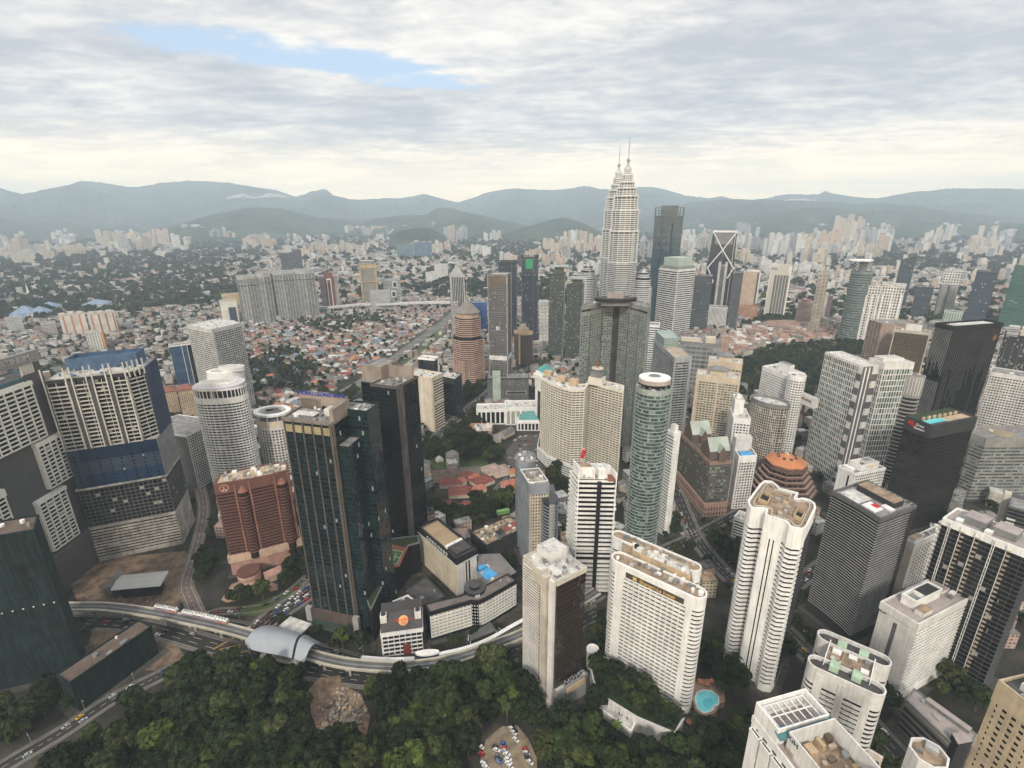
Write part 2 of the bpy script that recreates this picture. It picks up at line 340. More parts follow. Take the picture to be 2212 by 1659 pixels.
def lattice(root, poly, z0, n, fh, bf, wall, proj=.45, bay=0.0, pw=.7, pproj=.3, pane=None, panew=None, gapw=.5, bname='floor_band', pname='pier', edges=None, bh=None, wname='window'):
    """floors bands, piers and window panes over the core prism: every band, pier and pane a part"""
    po = root['_o']; b = MB(); bh = bh or fh*bf
    if edges is None: b.prism(offs(poly, proj), 0, bh, bot=True)
    else:
        for e in edges:
            a, c = poly[e], poly[(e+1) % len(poly)]; L = hypot(c[0]-a[0], c[1]-a[1]); nx, ny = (c[1]-a[1])/L, -(c[0]-a[0])/L
            b.prism([(a[0]-nx*.1, a[1]-ny*.1), (a[0]+nx*proj, a[1]+ny*proj), (c[0]+nx*proj, c[1]+ny*proj), (c[0]-nx*.1, c[1]-ny*.1)], 0, bh, bot=True)
    me = b.mesh(bname, wall, (po[0], po[1], 0))
    for i in range(n):
        o = bpy.data.objects.new(bname, me); link(o, root); o.location = (0, 0, z0+i*fh-po[2])
    piers = []; panes = []; N_ = len(poly)
    for e in range(N_):
        a, c = poly[e], poly[(e+1) % N_]; L = hypot(c[0]-a[0], c[1]-a[1])
        if L < .6 or not facing(a, c) or (edges and e not in edges): continue
        d = ((c[0]-a[0])/L, (c[1]-a[1])/L); nn = (d[1], -d[0]); an = atan2(d[1], d[0])
        if bay:
            nb = max(1, round(L/bay)); w = L/nb
            for k in range(nb+1 if N_ < 12 else nb):
                s = min(max(k*w, pw*.5), L-pw*.5) if N_ < 12 else k*w
                piers.append(((a[0]+d[0]*s+nn[0]*(pproj/2-.1), a[1]+d[1]*s+nn[1]*(pproj/2-.1), z0+n*fh/2), (pw, pproj+.2, n*fh-.01), an))
        if pane:
            w0 = panew or bay or 3.6; nb = max(1, round(L/w0)); w = L/nb; hh = fh-bh-.06
            if hh < .2: continue
            for k in range(nb):
                s = (k+.5)*w
                for i in range(n): panes.append(((a[0]+d[0]*s+nn[0]*.06, a[1]+d[1]*s+nn[1]*.06, z0+i*fh+bh+hh/2+.03), (max(.5, w-gapw), .12, hh), an))
    if piers: many(pname, wall if not isinstance(pname, tuple) else wall, root, piers)
    if panes: many(wname, pane, root, panes)
def tower(name, label, cat, poly, h, core, wall, fh=3.6, bf=.45, proj=.45, bay=0.0, pw=.7, pproj=.3, pane=None, panew=None, gapw=.5, roof=None, par=1.2, z0=0.0, zb=0.0, top=0.0, units=7, group=None, edges=None, root=None, occ=True, bh=None, corename='glazing', basem=None, crown=None, n=None, seed=0):
    c = cen(poly)
    new = root is None
    if new: root = setorg(thing(name, label, cat, (c[0], c[1], z0), group))
    zt = z0+h; b = MB(); b.prism(poly, z0, zt, 0, 1); b.build(corename, [core, roof or ROOFG], root)
    nf = n or max(0, int((h-zb-top)/fh)); tb = z0+zb
    if wall:
        if zb > .5: b = MB(); b.prism(offs(poly, proj+.15), z0, z0+zb-.02); b.build('base_storey', basem or wall, root)
        lattice(root, poly, tb, nf, fh, bf, wall, proj, bay, pw, pproj, pane, panew, gapw, edges=edges, bh=bh)
        ztb = tb+nf*fh
    else: ztb = zt-top
    b = MB(); b.ring(offs(poly, proj+.02), offs(poly, -.5), min(ztb, zt-.4), zt+par); b.build('parapet', crown or wall or core, root)
    if units: roofkit(root, poly, zt+.02, units, seed)
    if occ and z0 < 1:
        occupy(poly)
        if hypot(*c) < 900: APR.append(offs(poly, 5.0))
    return root
def simple(name, label, cat, poly, h, m, roof=None, group=None, z0=0.0, par=1.0, units=0, occ=True):
    """far building: walls with the window pattern in their material, a roof, a parapet"""
    c = cen(poly); root = setorg(thing(name, label, cat, (c[0], c[1], z0), group))
    b = MB(); b.prism(poly, z0, z0+h); b.build('wall', m, root)
    b = MB(); b.prism(offs(poly, -.3), z0+h, z0+h+.3); b.ring(offs(poly, .25), offs(poly, -.35), z0+h-.8, z0+h+par); b.build('roof', roof or ROOFL, root)
    if units: roofkit(root, poly, z0+h+.31, units)
    if occ: occupy(poly)
    return root
def polyD(pts, h): return [P(x, y, h) for x, y in pts]
def panel(root, poly, e, z0, z1, m, name='wall_panel', out=.6, t0=0.0, t1=1.0):
    a, c = poly[e], poly[(e+1) % len(poly)]; L = hypot(c[0]-a[0], c[1]-a[1]); d = ((c[0]-a[0])/L, (c[1]-a[1])/L); nn = (d[1], -d[0])
    s = L*(t0+t1)/2; return bxo(name, m, root, (a[0]+d[0]*s+nn[0]*(out/2-.05), a[1]+d[1]*s+nn[1]*(out/2-.05), (z0+z1)/2), (L*(t1-t0), out+.1, z1-z0), atan2(d[1], d[0]))
def wallpt(poly, e, t, out, z):
    a, c = poly[e], poly[(e+1) % len(poly)]; L = hypot(c[0]-a[0], c[1]-a[1]); d = ((c[0]-a[0])/L, (c[1]-a[1])/L)
    return (a[0]+d[0]*L*t+d[1]*out, a[1]+d[1]*L*t-d[0]*out, z), (d[0], d[1], 0), L
def sub(poly, s0, s1, t0, t1):
    """rectangle inside a 4-corner plan, in fractions along edges 0 and 3"""
    o, r, l = poly[0], poly[1], poly[3]
    f = lambda s, t: (o[0]+(r[0]-o[0])*s+(l[0]-o[0])*t, o[1]+(r[1]-o[1])*s+(l[1]-o[1])*t)
    return [f(s0, t0), f(s1, t0), f(s1, t1), f(s0, t1)]
def block(root, poly, z0, z1, m, mt=None, name='plant_room', par=0.0):
    b = MB(); b.prism(poly, z0, z1, 0, 1)
    if par: b.ring(offs(poly, .15), offs(poly, -.4), z1-.3, z1+par)
    return b.build(name, [m, mt or ROOFL], root)
def stadium(c1, c2, r, seg=10):
    a = atan2(c2[1]-c1[1], c2[0]-c1[0]); out = []
    for i in range(seg+1): k = a-pi/2+pi*i/seg; out.append((c2[0]+r*cos(k), c2[1]+r*sin(k)))
    for i in range(seg+1): k = a+pi/2+pi*i/seg; out.append((c1[0]+r*cos(k), c1[1]+r*sin(k)))
    return out
def zc(k, x, y):
    x0, y0, s = {'A1': (0, 677.7, .2042), 'A2': (406.6, 677.7, .2042), 'A3': (813.3, 677.7, .2042), 'A4': (1219.9, 677.7, .2042), 'A5': (1626.5, 677.7, .2042), 'A6': (1829.8, 677.7, .18385),
                 'B1': (0, 982.7, .2042), 'B2': (406.6, 982.7, .2042), 'B3': (813.3, 982.7, .2042), 'B4': (1219.9, 982.7, .2042), 'B5': (1626.5, 982.7, .2042), 'B6': (1829.8, 948.8, .18385),
                 'C1': (0, 1287.6, .22387), 'C2': (406.6, 1287.6, .22387), 'C3': (813.3, 1287.6, .22387), 'C4': (1219.9, 1287.6, .22387), 'C5': (1558.7, 1287.6, .22387), 'C6': (1762.1, 1287.6, .22388),
                 'D1': (0, 372.7, .25123), 'D2': (474.4, 372.7, .25123), 'D3': (948.8, 372.7, .20422), 'D4': (1219.9, 271, .2451), 'D5': (1524.8, 406.6, .18383), 'D6': (1795.9, 406.6, .20427)}[k]
    return (x0+x*s, y0+y*s)
# ================================================================ right foreground
def logo_slab():
    p, h = rectP((1983.7, 1350.3), (1904, 1302), (2108, 1287.6), 1516)
    r = tower('hotel_slab', 'white slab tower with blank end wall, dark vertical slot and round badge near its roof corner', 'office tower', p, h, OFFW, WHITE, fh=2.72, bf=.42, proj=.55, bay=2.6, pw=.3, pproj=.3, pane=GDARK, roof=ROOFP, par=1.0, zb=6, top=3.2, units=0, edges=[0], corename='wall', crown=OFFW)
    panel(r, p, 0, h-3.0, h-.6, GGREEN, 'top_window_band', .12, .03, .97)
    panel(r, p, 3, 8, h-8, MGREY, 'dark_slot', .08, .42, .53)
    c, d, L = wallpt(p, 3, .10, .15, h-4.0)
    b = MB(); n = (d[1], -d[0]); b.tube((c[0], c[1], c[2]), (c[0]+n[0]*.25, c[1]+n[1]*.25, c[2]), 2.3, 24); bd = b.build('round_badge', DKG, r)
    b = MB(); b.tube((c[0]+n[0]*.2, c[1]+n[1]*.2, c[2]), (c[0]+n[0]*.32, c[1]+n[1]*.32, c[2]), 1.55, 24); b.build('badge_disc', WHITE, r)
    b = MB(); a = atan2(d[1], d[0]); b.box(c[:2], c[2]-.9, c[2]-.2, 2.6, .8, a); b.build('badge_mark', DKG, r)
    block(r, sub(p, .18, .62, .40, .78), h, h+5.5, WHITE, ROOFL, par=.0)
    b = MB(); b.ring(sub(p, .17, .63, .39, .79), sub(p, .19, .61, .41, .77), h+5.3, h+7.2); b.build('plant_screen', WHITE, r)
    block(r, sub(p, .36, .60, .43, .75), h+5.52, h+6.6, WHITE, DKG, 'plant_cover'); block(r, sub(p, .22, .30, .48, .70), h+5.52, h+5.9, GREY, GREY, 'plant_cover')
    block(r, sub(p, .14, .30, .10, .34), h, h+3.4, OFFW, ROOFB, 'stair_head'); block(r, sub(p, .70, .93, .45, .9), h, h+2.2, OFFW, ROOFP, 'stair_head')
    roofkit(r, sub(p, .64, .98, .05, .4), h+.02, 4, shrink=.5)
logo_slab()
def striped_tower():
    p, h = rectP((1901.2, 1122.6), (1802.1, 1063.4), (1973.6, 1093), 1392)
    l, f = p[3], p[0]; pts = []
    for t in (.25, .5, .75):                                   # the long left wall bows inward a little
        q = 1.3*sin(pi*t); dxx, dyy = f[0]-l[0], f[1]-l[1]; L = hypot(dxx, dyy); pts.append((l[0]+dxx*t-dyy/L*q, l[1]+dyy*t+dxx/L*q))
    pp = p+pts
    r = tower('louvred_office_tower', 'black office tower ringed by thin pale horizontal louvres, open plant deck on its roof', 'office tower', pp, h, facade('black_band_glass', (.009, .009, .010), (.007, .007, .009), 2.15, 1.5, .9, .95, pale=0, spec=.3), plain('louvre_grey', (.30, .30, .295)), fh=2.15, bh=.30, proj=.7, roof=ROOFG, par=1.4, zb=9, top=.6, units=0, basem=DKG, crown=MGREY)
    for e in (1, 2): panel(r, pp, e, 2, h-1, DKG, 'dark_side_wall', 1.0)
    panel(r, pp, 0, 2, h-1, DKG, 'dark_side_wall', .9, .88, 1.0)
    block(r, sub(p, .52, .82, .12, .88), h, h+4.5, DKG, ROOFB); block(r, sub(p, .10, .34, .18, .45), h, h+1.0, WHITE, WHITE, 'roof_slab')
    block(r, sub(p, .08, .46, .5, .92), h, h+.7, GREY, ROOFL, 'roof_slab'); block(r, sub(p, .38, .50, .06, .26), h, h+1.6, OFFW, WHITE, 'roof_unit')
    for s in (.24, .3): block(r, sub(p, s, s+.03, .24, .36), h+1.02, h+1.8, RED, RED, 'red_cover')
    for k in range(9): bxo('steel_frame', STEEL, r, (*cen(sub(p, .86, .94, k*.11, k*.11+.1)), h+2.2), (5, .35, .35), atan2(p[1][1]-p[0][1], p[1][0]-p[0][0]))
striped_tower()
def lobed_tower():
    zz = lambda x, y: (1524.8+x*.4269, 1016.5+y*.4269)
    raw = [(250, 197), (290, 196), (308, 203), (305, 231), (400, 261), (412, 269), (425, 288), (450, 298), (490, 301), (506, 288), (550, 195), (545, 172), (520, 155), (490, 148), (462, 152), (447, 147), (461, 120), (366, 96), (355, 80), (330, 62), (300, 60), (278, 75), (216, 160), (220, 180), (232, 192)]
    h = ht(zz(440, 297), 1491); p = polyD([zz(*q) for q in raw], h)
    r = tower('lobed_office_tower', 'tallest white tiled tower with rounded corner lobes and curved ribbon windows', 'office tower', p, h, GBLACK, WHITE, fh=3.35, bf=.56, proj=.6, zb=4, top=11, roof=ROOFB, par=1.3, units=0, crown=WHITE)
    for e in (2, 3, 15, 16): panel(r, p, e, 0, h-1, WHITE, 'tiled_wall', .8)
    c, d, L = wallpt(p, 3, .5, .75, h/2)
    for t, w in ((.40, .7), (.62, .7)):
        c, d, L = wallpt(p, 3, t, .72, (h-14)/2); bxo('window_strip', GBLACK, r, c, (w, .2, h-14), atan2(d[1], d[0]))
    panel(r, p, 9, 2, h-9, facade('violet_black_glass', (.02, .02, .03), (.018, .018, .03), 3.35, 1.5, .9, .9), 'side_glazing', .8)
    for e in (4,): panel(r, p, e, h-11, h-.5, WHITE, 'tiled_wall', .6)
    q = offs(p, -2.4); b = MB(); b.ring(q, offs(q, -.6), h, h+1.1); b.build('gutter_kerb', BEIGE, r)
    for (x0, y0, x1, y1) in ((262, 118, 330, 178), (440, 205, 500, 262)):
        bx = polyD([zz(x0, y1-22), zz(x1-18, y1), zz(x1, y0+22), zz(x0+22, y0)], h); b = MB(); b.ring(bx, offs(bx, -.5), h, h+2.6); b.build('plant_well', SAND, r); block(r, offs(bx, -.55), h, h+.4, DKG, DKG, 'well_floor')
    roofkit(r, polyD([zz(330, 215), zz(400, 240), zz(440, 160), zz(365, 130)], h), h+.02, 9, mats=[SAND, BEIGE, TAN, STEEL], shrink=.6)
lobed_tower()
def oval_pair():
    h = ht(zc('C5', 1520, 960), 1652)
    c = [P(*zc('C5', *q), h) for q in ((925, 668), (1470, 912), (1010, 415), (1530, 640))]
    root = None
    for k, (a, b_) in enumerate(((c[2], c[3]), (c[0], c[1]))):
        st = stadium(a, b_, 4.9)
        if root is None:
            root = tower('oval_apartment_block', 'cream twin oval apartment block with scalloped balconies and green roof boxes', 'apartment block', st, h, GBLACK, OFFW, fh=3.3, bf=.50, proj=.3, zb=4, top=6, roof=ROOFD, par=2.6, units=0)
        else: tower('', '', '', st, h, GBLACK, OFFW, fh=3.3, bf=.50, proj=.3, zb=4, top=6, roof=ROOFD, par=2.6, units=0, root=root)
        n = len(st); e = n-1 if k == 1 else 10
        for e in (n-1,):
            for t0, t1 in ((0, .16), (.42, .55), (.86, 1)): panel(root, st, e, 0, h-1, OFFW, 'wall_pier', .62, t0, t1)
            for i in range(int((h-10)/3.3)):                      # scalloped balcony fronts
                for t in (.23, .35, .63, .78):
                    q, d, L = wallpt(st, e, t, .3, 4+i*3.3); b = MB()
                    b.prism([(q[0]+d[0]*2.3*sin(w)+d[1]*.75*cos(w), q[1]+d[1]*2.3*sin(w)-d[0]*.75*cos(w)) for w in [(-90+18*s)*pi/180 for s in range(11)]], 4+i*3.3, 5.3+i*3.3, bot=True)
                    if k == 1: b.build('balcony', OFFW, root)
    m1 = [c[0], c[1], c[3], c[2]]; q = lambda s, t: tuple(np.array(m1[0])*(1-s)*(1-t)+np.array(m1[1])*s*(1-t)+np.array(m1[2])*s*t+np.array(m1[3])*(1-s)*t)
    b = MB(); b.prism([q(.08, .25), q(.92, .25), q(.92, .78), q(.08, .78)], 0, h+.8, 0, 1); b.build('core_block', [OFFW, ROOFB], root)
    gb = plain('pale_green_box', (.42, .55, .40))
    for s in (.20, .60): block(root, [q(s, .0), q(s+.17, .0), q(s+.17, .24), q(s, .24)], h, h+3.6, gb, gb, 'lift_head'); block(root, [q(s+.02, .8), q(s+.19, .8), q(s+.19, 1.0), q(s+.02, 1.0)], h, h+3.6, gb, gb, 'lift_head')
    block(root, [q(.36, .34), q(.62, .34), q(.62, .62), q(.36, .62)], h+.81, h+2.0, TAN, ROOFB, 'plant_room'); roofkit(root, [q(.1, .3), q(.9, .3), q(.9, .7), q(.1, .7)], h+.82, 10, shrink=.4)
    for s in (.08, .9): b = MB(); b.prism([q(s, .1), q(s+.02, .1), q(s+.02, .9), q(s, .9)], h, h+3); b.build('end_wall', WHITE, root)
oval_pair()
def terrace_hotel():
    h = 118.0; A = P(*zc('C5', 330, 1045), h); B = P(*zc('C5', 850, 960), h); A2 = P(*zc('C5', 870, 1730), h)
    dx_, dy_ = A2[0]-A[0], A2[1]-A[1]; L = hypot(dx_, dy_); d = (dx_/L, dy_/L); n = (-d[1], d[0]); w = (B[0]-A[0])*n[0]+(B[1]-A[1])*n[1]; L = L*1.25
    pt = lambda s, t: (A[0]+d[0]*s+n[0]*t, A[1]+d[1]*s+n[1]*t)
    p = [pt(0, 0), pt(L, 0), pt(L, w), pt(0, w)]
    r = tower('terrace_hotel', 'white hotel in the bottom foreground with white trellis and teal awning over its roof terrace', 'hotel', p, h-7, WHITE, WHITE, fh=3.4, bf=.52, proj=.3, bay=5.2, pw=2.6, pproj=.25, pane=GBLACK, edges=[0], roof=ROOFP, par=1.1, units=0, top=2, corename='wall')
    z = h-7
    b = MB(); b.ring(sub(p, 0, .34, 0, 1), sub(p, .012, .328, .03, .97), z, h+1.2); b.build('terrace_wall', WHITE, r)
    q = sub(p, .035, .31, .10, .90); hh = h-.6; a = atan2(d[1], d[0])
    for k in range(7):
        s = k/6; c0 = (q[0][0]+(q[1][0]-q[0][0])*0+(q[3][0]-q[0][0])*s, q[0][1]+(q[3][1]-q[0][1])*s); c1 = (c0[0]+q[1][0]-q[0][0], c0[1]+q[1][1]-q[0][1])
        bxo('trellis_beam', WHITE, r, ((c0[0]+c1[0])/2, (c0[1]+c1[1])/2, hh), (hypot(c1[0]-c0[0], c1[1]-c0[1]), .35, .35), a)
    for s in (0, .5, 1):
        c0 = (q[0][0]+(q[1][0]-q[0][0])*s, q[0][1]+(q[1][1]-q[0][1])*s); c1 = (c0[0]+q[3][0]-q[0][0], c0[1]+q[3][1]-q[0][1])
        bxo('trellis_beam', WHITE, r, ((c0[0]+c1[0])/2, (c0[1]+c1[1])/2, hh+.05), (.35, hypot(c1[0]-c0[0], c1[1]-c0[1]), .35), a)
    pool = sub(p, .17, .27, .12, .42); b = MB(); b.prism(pool, z, z+.35); b.build('pool', plain('terrace_pool', (.10, .20, .34), rough=.08, streak=0), r)
    tq = sub(p, .312, .40, -.02, 1.06); b = MB(); k = [(*tq[0], h-.4), (*tq[1], h-1.8), (*tq[2], h-1.8), (*tq[3], h-.4)]; b.face(k); b.face([(x, y, zq-.15) for x, y, zq in reversed(k)]); b.build('awning', plain('teal_awning', (.07, .20, .21)), r)
    pb = sub(p, .40, .98, .12, 1.0); b = MB(); b.ring(pb, offs(pb, -.5), z, h+2.0); b.build('plant_wall', OFFW, r)
    fl = sub(p, .41, .97, .15, .97); b = MB(); b.prism(fl, z+.05, z+.6); b.build('plant_floor', ROOFB, r)
    rust = plain('rust_sheet', (.35, .16, .06)); roofkit(r, fl, z+.62, 46, seed=5, mats=[SAND, TAN, STEEL, BEIGE, GREY, rust, WHITE, BRN2], shrink=.4); block(r, sub(p, .78, .86, .55, .75), z+.6, z+2.3, rust, rust, 'water_tank_cover')
    text('roof_letters', 'KiH', 3.0, plain('navy_letters', (.03, .04, .10)), r, (*cen(sub(p, .47, .47, .118, .119)), h), (d[0], d[1], 0), .12)
    # planted balconies stepping down the left wall
    for k in range(5):
        s0 = .03+k*.17; block(r, sub(p, s0, s0+.14, -.075, -.012), 0, z-4.5, WHITE, ROOFL, 'wing_wall', .9); block(r, sub(p, s0+.01, s0+.13, -.055, -.03), z-4.4, z-3.6, PLANT, PLANT, 'planter')
    an = sub(p, .02, .9, -.30, -.14); tower('hotel_annex', 'lower white annex with square windows beside the terrace hotel', 'hotel', an, h-38, WHITE, WHITE, fh=3.4, bf=.45, proj=.25, bay=3.4, pw=1.5, pproj=.2, pane=GBLACK, edges=[0, 3], roof=ROOFD, par=1.0, units=4, corename='wall')
    sg = sub(p, .62, .66, 1.12, 1.20); s = setorg(thing('sign_wall', 'tan signboard wall with dark numerals standing behind the terrace hotel', 'sign', (*cen(sg), 0)))
    a0, a1 = P(*zc('C5', 1425, 1480), 96), P(*zc('C5', 1560, 1560), 96); L2 = hypot(a1[0]-a0[0], a1[1]-a0[1])
    s.location = (*a0, 0); setorg(s); bxo('board', BEIGE, s, ((a0[0]+a1[0])/2, (a0[1]+a1[1])/2, 46), (L2, 1.2, 100), atan2(a1[1]-a0[1], a1[0]-a0[0])); text('numerals', '3·3', 3.2, DKG, s, ((a0[0]+a1[0])/2+.4*(a1[1]-a0[1])/L2*2, (a0[1]+a1[1])/2-.8*(a1[0]-a0[0])/L2, 92), (a1[0]-a0[0], a1[1]-a0[1], 0), .2)
terrace_hotel()
def tan_corner():
    h = 112.0; p, _ = faceP((2157, 1474), (2262, 1556), 0, 16, h=h)
    r = tower('tan_apartment_tower', 'tan apartment tower with rows of small dark windows cut by the right frame edge', 'apartment tower', p, h, plain('warm_tan_wall', (.46, .37, .25)), plain('warm_tan_wall', (.46, .37, .25)), fh=3.2, bf=.55, proj=.22, bay=3.4, pw=1.9, pproj=.16, pane=GBLACK, edges=[0], roof=ROOFD, par=1.4, units=3, top=9, corename='wall')
    block(r, sub(p, .25, .8, .3, .8), h, h+3.5, OFFW, ROOFL)
    for k in range(22):
        c, d, L = wallpt(p, 0, .22+.5*(k % 3)/2, .5, 8+3.2*(k//3)*1.4); bxo('balcony', CREAM, r, c, (1.8, .9, 1.0), atan2(d[1], d[0]))
    hx = P(*zc('C6', 1085, 1535), 92); q = [(hx[0]+6.5*cos(pi/8+k*pi/4), hx[1]+6.5*sin(pi/8+k*pi/4)) for k in range(8)]
    t = tower('octagonal_tower', 'small cream octagonal tower top at the bottom frame edge', 'tower', q, 92, CREAM, OFFW, fh=3.2, bf=.7, proj=.2, roof=ROOFB, par=1.6, units=2, top=6)
    h2 = 22; lp = polyD([zc('C6', 1290, 1400), zc('C6', 1500, 1440), zc('C6', 1560, 1350), zc('C6', 950, 900), zc('C6', 870, 1000)], h2); lp = [lp[4], lp[0], lp[1], lp[2], lp[3]]
    t = tower('long_low_building', 'long low building with flat pinkish grey roof beside the white slab tower', 'low building', lp, h2, facade('low_dark_front', (.16, .15, .145), (.02, .02, .022), 4.5, 30, .55, .99), None, roof=ROOFP, par=.6, units=3, top=1, crown=GREY)
    k = polyD([zc('C6', 1300, 1360), zc('C6', 1420, 1350), zc('C6', 1500, 1440), zc('C6', 1360, 1470)], 24); block(t, k, 0, 27, DKG, ROOFP, 'stair_tower')
    k = polyD([zc('C6', 1050, 1000), zc('C6', 1480, 1310), zc('C6', 1510, 1280), zc('C6', 1090, 980)], 24); block(t, k, 22.3, 24.5, GREY, ROOFP, 'roof_ridge')
tan_corner()
def dark_apts():
    p, h = rectP(zc('B6', 1100, 945), zc('B6', 1090, 890), zc('B6', 2160, 1345), 1405); h0 = h
    a, b_ = P(*zc('B6', 1130, 940), h), P(*zc('B6', 2180, 1360), h)
    L = hypot(b_[0]-a[0], b_[1]-a[1]); d = ((b_[0]-a[0])/L, (b_[1]-a[1])/L); n = (-d[1], d[0]); p = [a, b_, (b_[0]+n[0]*22, b_[1]+n[1]*22), (a[0]+n[0]*22, a[1]+n[1]*22)]
    r = tower('dark_apartment_tower', 'dark apartment tower with white ladder-like fins and pale balconies at the right', 'apartment tower', p, h, facade('smoky_facade', (.03, .028, .025), (.014, .014, .016), 3.3, 2.2, .6, .8, pale=.02), MGREY, fh=3.3, bh=.28, proj=.35, pane=GBLACK, panew=3.2, roof=ROOFP, par=1.2, units=0, top=1.5, crown=WHITE)
    for t in (.085, .108, .23, .40, .60, .623, .75): panel(r, p, 0, 4, h, WHITE, 'white_fin', 1.3, t, t+.005)
    for i in range(int(h/3.3)-1):
        for t in (.097, .612): c, dd, _ = wallpt(p, 0, t+.004, .6, 4+i*3.3); bxo('ladder_rung', WHITE, r, c, (L*.022, .3, .3), atan2(d[1], d[0]))
        for t in (.265, .435, .785): c, dd, _ = wallpt(p, 0, t, 1.0, 4+i*3.3); bxo('balcony', TAN, r, c, (L*.045, 1.6, .55), atan2(d[1], d[0]))
        c, dd, _ = wallpt(p, 3, .93, .8, 4+i*3.3); bxo('balcony', OFFW, r, c, (3.2, 2.0, 1.0), atan2(dd[1], dd[0]))
    for s in (.18, .52): block(r, sub(p, s, s+.26, .30, .85), h, h+5, GREY, ROOFP); block(r, sub(p, s-.06, s+.02, .1, .3), h, h+2.4, OFFW, WHITE, 'roof_arch')
dark_apts()
p, h = rectP(zc('B6', 790, 1240), zc('B6', 690, 1190), zc('B6', 1140, 1075), 1292)
r = tower('cream_hotel_block', 'cream slab block with paired dark windows between the louvred tower and the white slab', 'apartment block', p, h, CREAM, OFFW, fh=3.1, bf=.55, proj=.2, bay=4.2, pw=2.3, pproj=.15, pane=GBLACK, edges=[0], roof=ROOFG, par=1.3, units=4, top=3, corename='wall')
block(r, sub(p, .02, .3, .1, .9), h, h+4, OFFW, ROOFB, 'stair_head'); block(r, sub(p, .93, 1.0, 0, 1), h, h+3, OFFW, WHITE, 'end_wall')
def great_eastern():
    bk = facade('charcoal_glass', (.016, .015, .014), (.012, .011, .011), 3.9, 1.4, .8, .85, rough=.25, var=.7, pale=.0, spec=.3)
    p, h = rectP((2013.6, 920.4), (1958.5, 899.2), (2107, 901), 1150)
    r = tower('pool_deck_office', 'charcoal office block with a turquoise rooftop pool and red and white sign', 'office tower', p, h, bk, None, roof=ROOFD, par=.5, units=0, top=12.5, crown=DKG)
    b = MB(); b.ring(offs(p, .25), offs(p, -.6), h-12.5, h+1); b.build('sign_band', plain('charcoal_band', (.055, .05, .046)), r)
    po = sub(p, .03, .40, .16, .42); b = MB(); b.prism(po, h, h+.9); b.build('pool', plain('turquoise_pool', (.16, .62, .66), rough=.06, streak=0), r)
    block(r, sub(p, .0, .95, .5, .98), h, h+.5, PLANT, PLANT, 'garden'); block(r, sub(p, .42, .92, .12, .45), h, h+.4, BEIGE, SAND, 'sun_deck')
    for k in range(7): block(r, sub(p, .06+k*.12, .11+k*.12, .46, .52), h+.5, h+3.4, SAND, SAND, 'cabana')
    c, d, L = wallpt(p, 3, .60, .6, h-5.4); text('sign_letters', 'Great\nEastern', 3.3, WHITE, r, c, d, .15)
    c, d, L = wallpt(p, 3, .26, .5, h-4.6); b = MB(); n = (d[1], -d[0]); rr = random.Random(4)
    for q in ((-2.6, .3, 1.0), (-1.2, 1.1, 1.2), (.2, .2, 1.5), (1.2, 1.6, 1.3), (1.6, -.4, 1.2), (2.4, -1.6, .9), (-.2, -1.2, .8)):
        x, y = c[0]+d[0]*q[0], c[1]+d[1]*q[0]; b.tube((x, y, c[2]+q[1]), (x+n[0]*.3, y+n[1]*.3, c[2]+q[1]), q[2], 10)
    b.build('lion_emblem', RED, r)
    p, h = rectP((2060, 711), (2020.5, 703.2), (2166, 703.2), 1025)
    bt = facade('black_fin_glass', (.008, .008, .009), (.007, .007, .009), 3.9, 1.6, .9, .9, rough=.2, var=.5, pale=0.0, spec=.3)
    r = tower('black_glass_tower', 'tall black glass tower with pale vertical strips and a sunken open roof', 'office tower', p, h, bt, None, roof=ROOFL, par=3.5, units=5, top=1, crown=BLK)
    a0 = p[3]; rr = random.Random(3); L3 = hypot(p[3][0]-p[0][0], p[3][1]-p[0][1]); L0 = hypot(p[1][0]-p[0][0], p[1][1]-p[0][1])
    for k in range(12):
        t = (k+.5)/12; q, d, _ = wallpt(p, 3, t, .2, 0)
        for j in range(3):
            z1 = h-2-j*h/3; z0 = z1-rr.uniform(.6, .95)*h/3; bxo('metal_strip', GREY, r, (q[0], q[1], (z0+z1)/2), (.4, .5, z1-z0), atan2(d[1], d[0]))
    for k in range(26):
        t = (k+.5)/26; q, d, _ = wallpt(p, 0, t, .2, 0); z0 = h*rr.uniform(.35, .75); bxo('metal_strip', MGREY, r, (q[0], q[1], (z0+h-2)/2), (.25, .35, h-2-z0), atan2(d[1], d[0]))
    gl = sub(p, -.02, .10, .25, .98); block(r, sub(p, .2, .9, .2, .8), h, h+2.5, OFFW, ROOFL, 'plant_room')
    c, d, L = wallpt(p, 0, .90, .25, h-14); b = MB(); n = (d[1], -d[0])
    for q in ((0, 0, 2.2), (-1.6, 1.8, 1.1), (1.8, 1.2, 1.2), (.6, 3.4, 1.2), (-.8, -2.4, 1.0)): x, y = c[0]+d[0]*q[0], c[1]+d[1]*q[0]; b.tube((x, y, c[2]+q[1]), (x+n[0]*.3, y+n[1]*.3, c[2]+q[1]), q[2], 8)
    b.build('emblem', plain('copper_letters', (.22, .10, .04)), r)
great_eastern()
p, h = faceP((1931.8, 712.6), (2010, 719), 855, 26)
r = tower('bronze_glass_tower', 'bronze mirror glass tower with beige frame behind the twin white grid towers', 'office tower', p, h, facade('bronze_glass', (.10, .08, .052), (.08, .06, .036), 3.6, 1.6, .75, .9, rough=.12, var=.5, pale=0), None, roof=ROOFB, par=1, units=8, top=3, crown=BEIGE)
panel(r, p, 0, 0, h, BEIGE, 'corner_pier', 1.2, 0, .03); panel(r, p, 0, 0, h, BEIGE, 'corner_pier', 1.2, .97, 1); block(r, sub(p, .3, .75, .3, .8), h, h+9, OFFW, ROOFL)
p, h = rectP((1906, 700), (1898, 692), (1955, 694), 838)
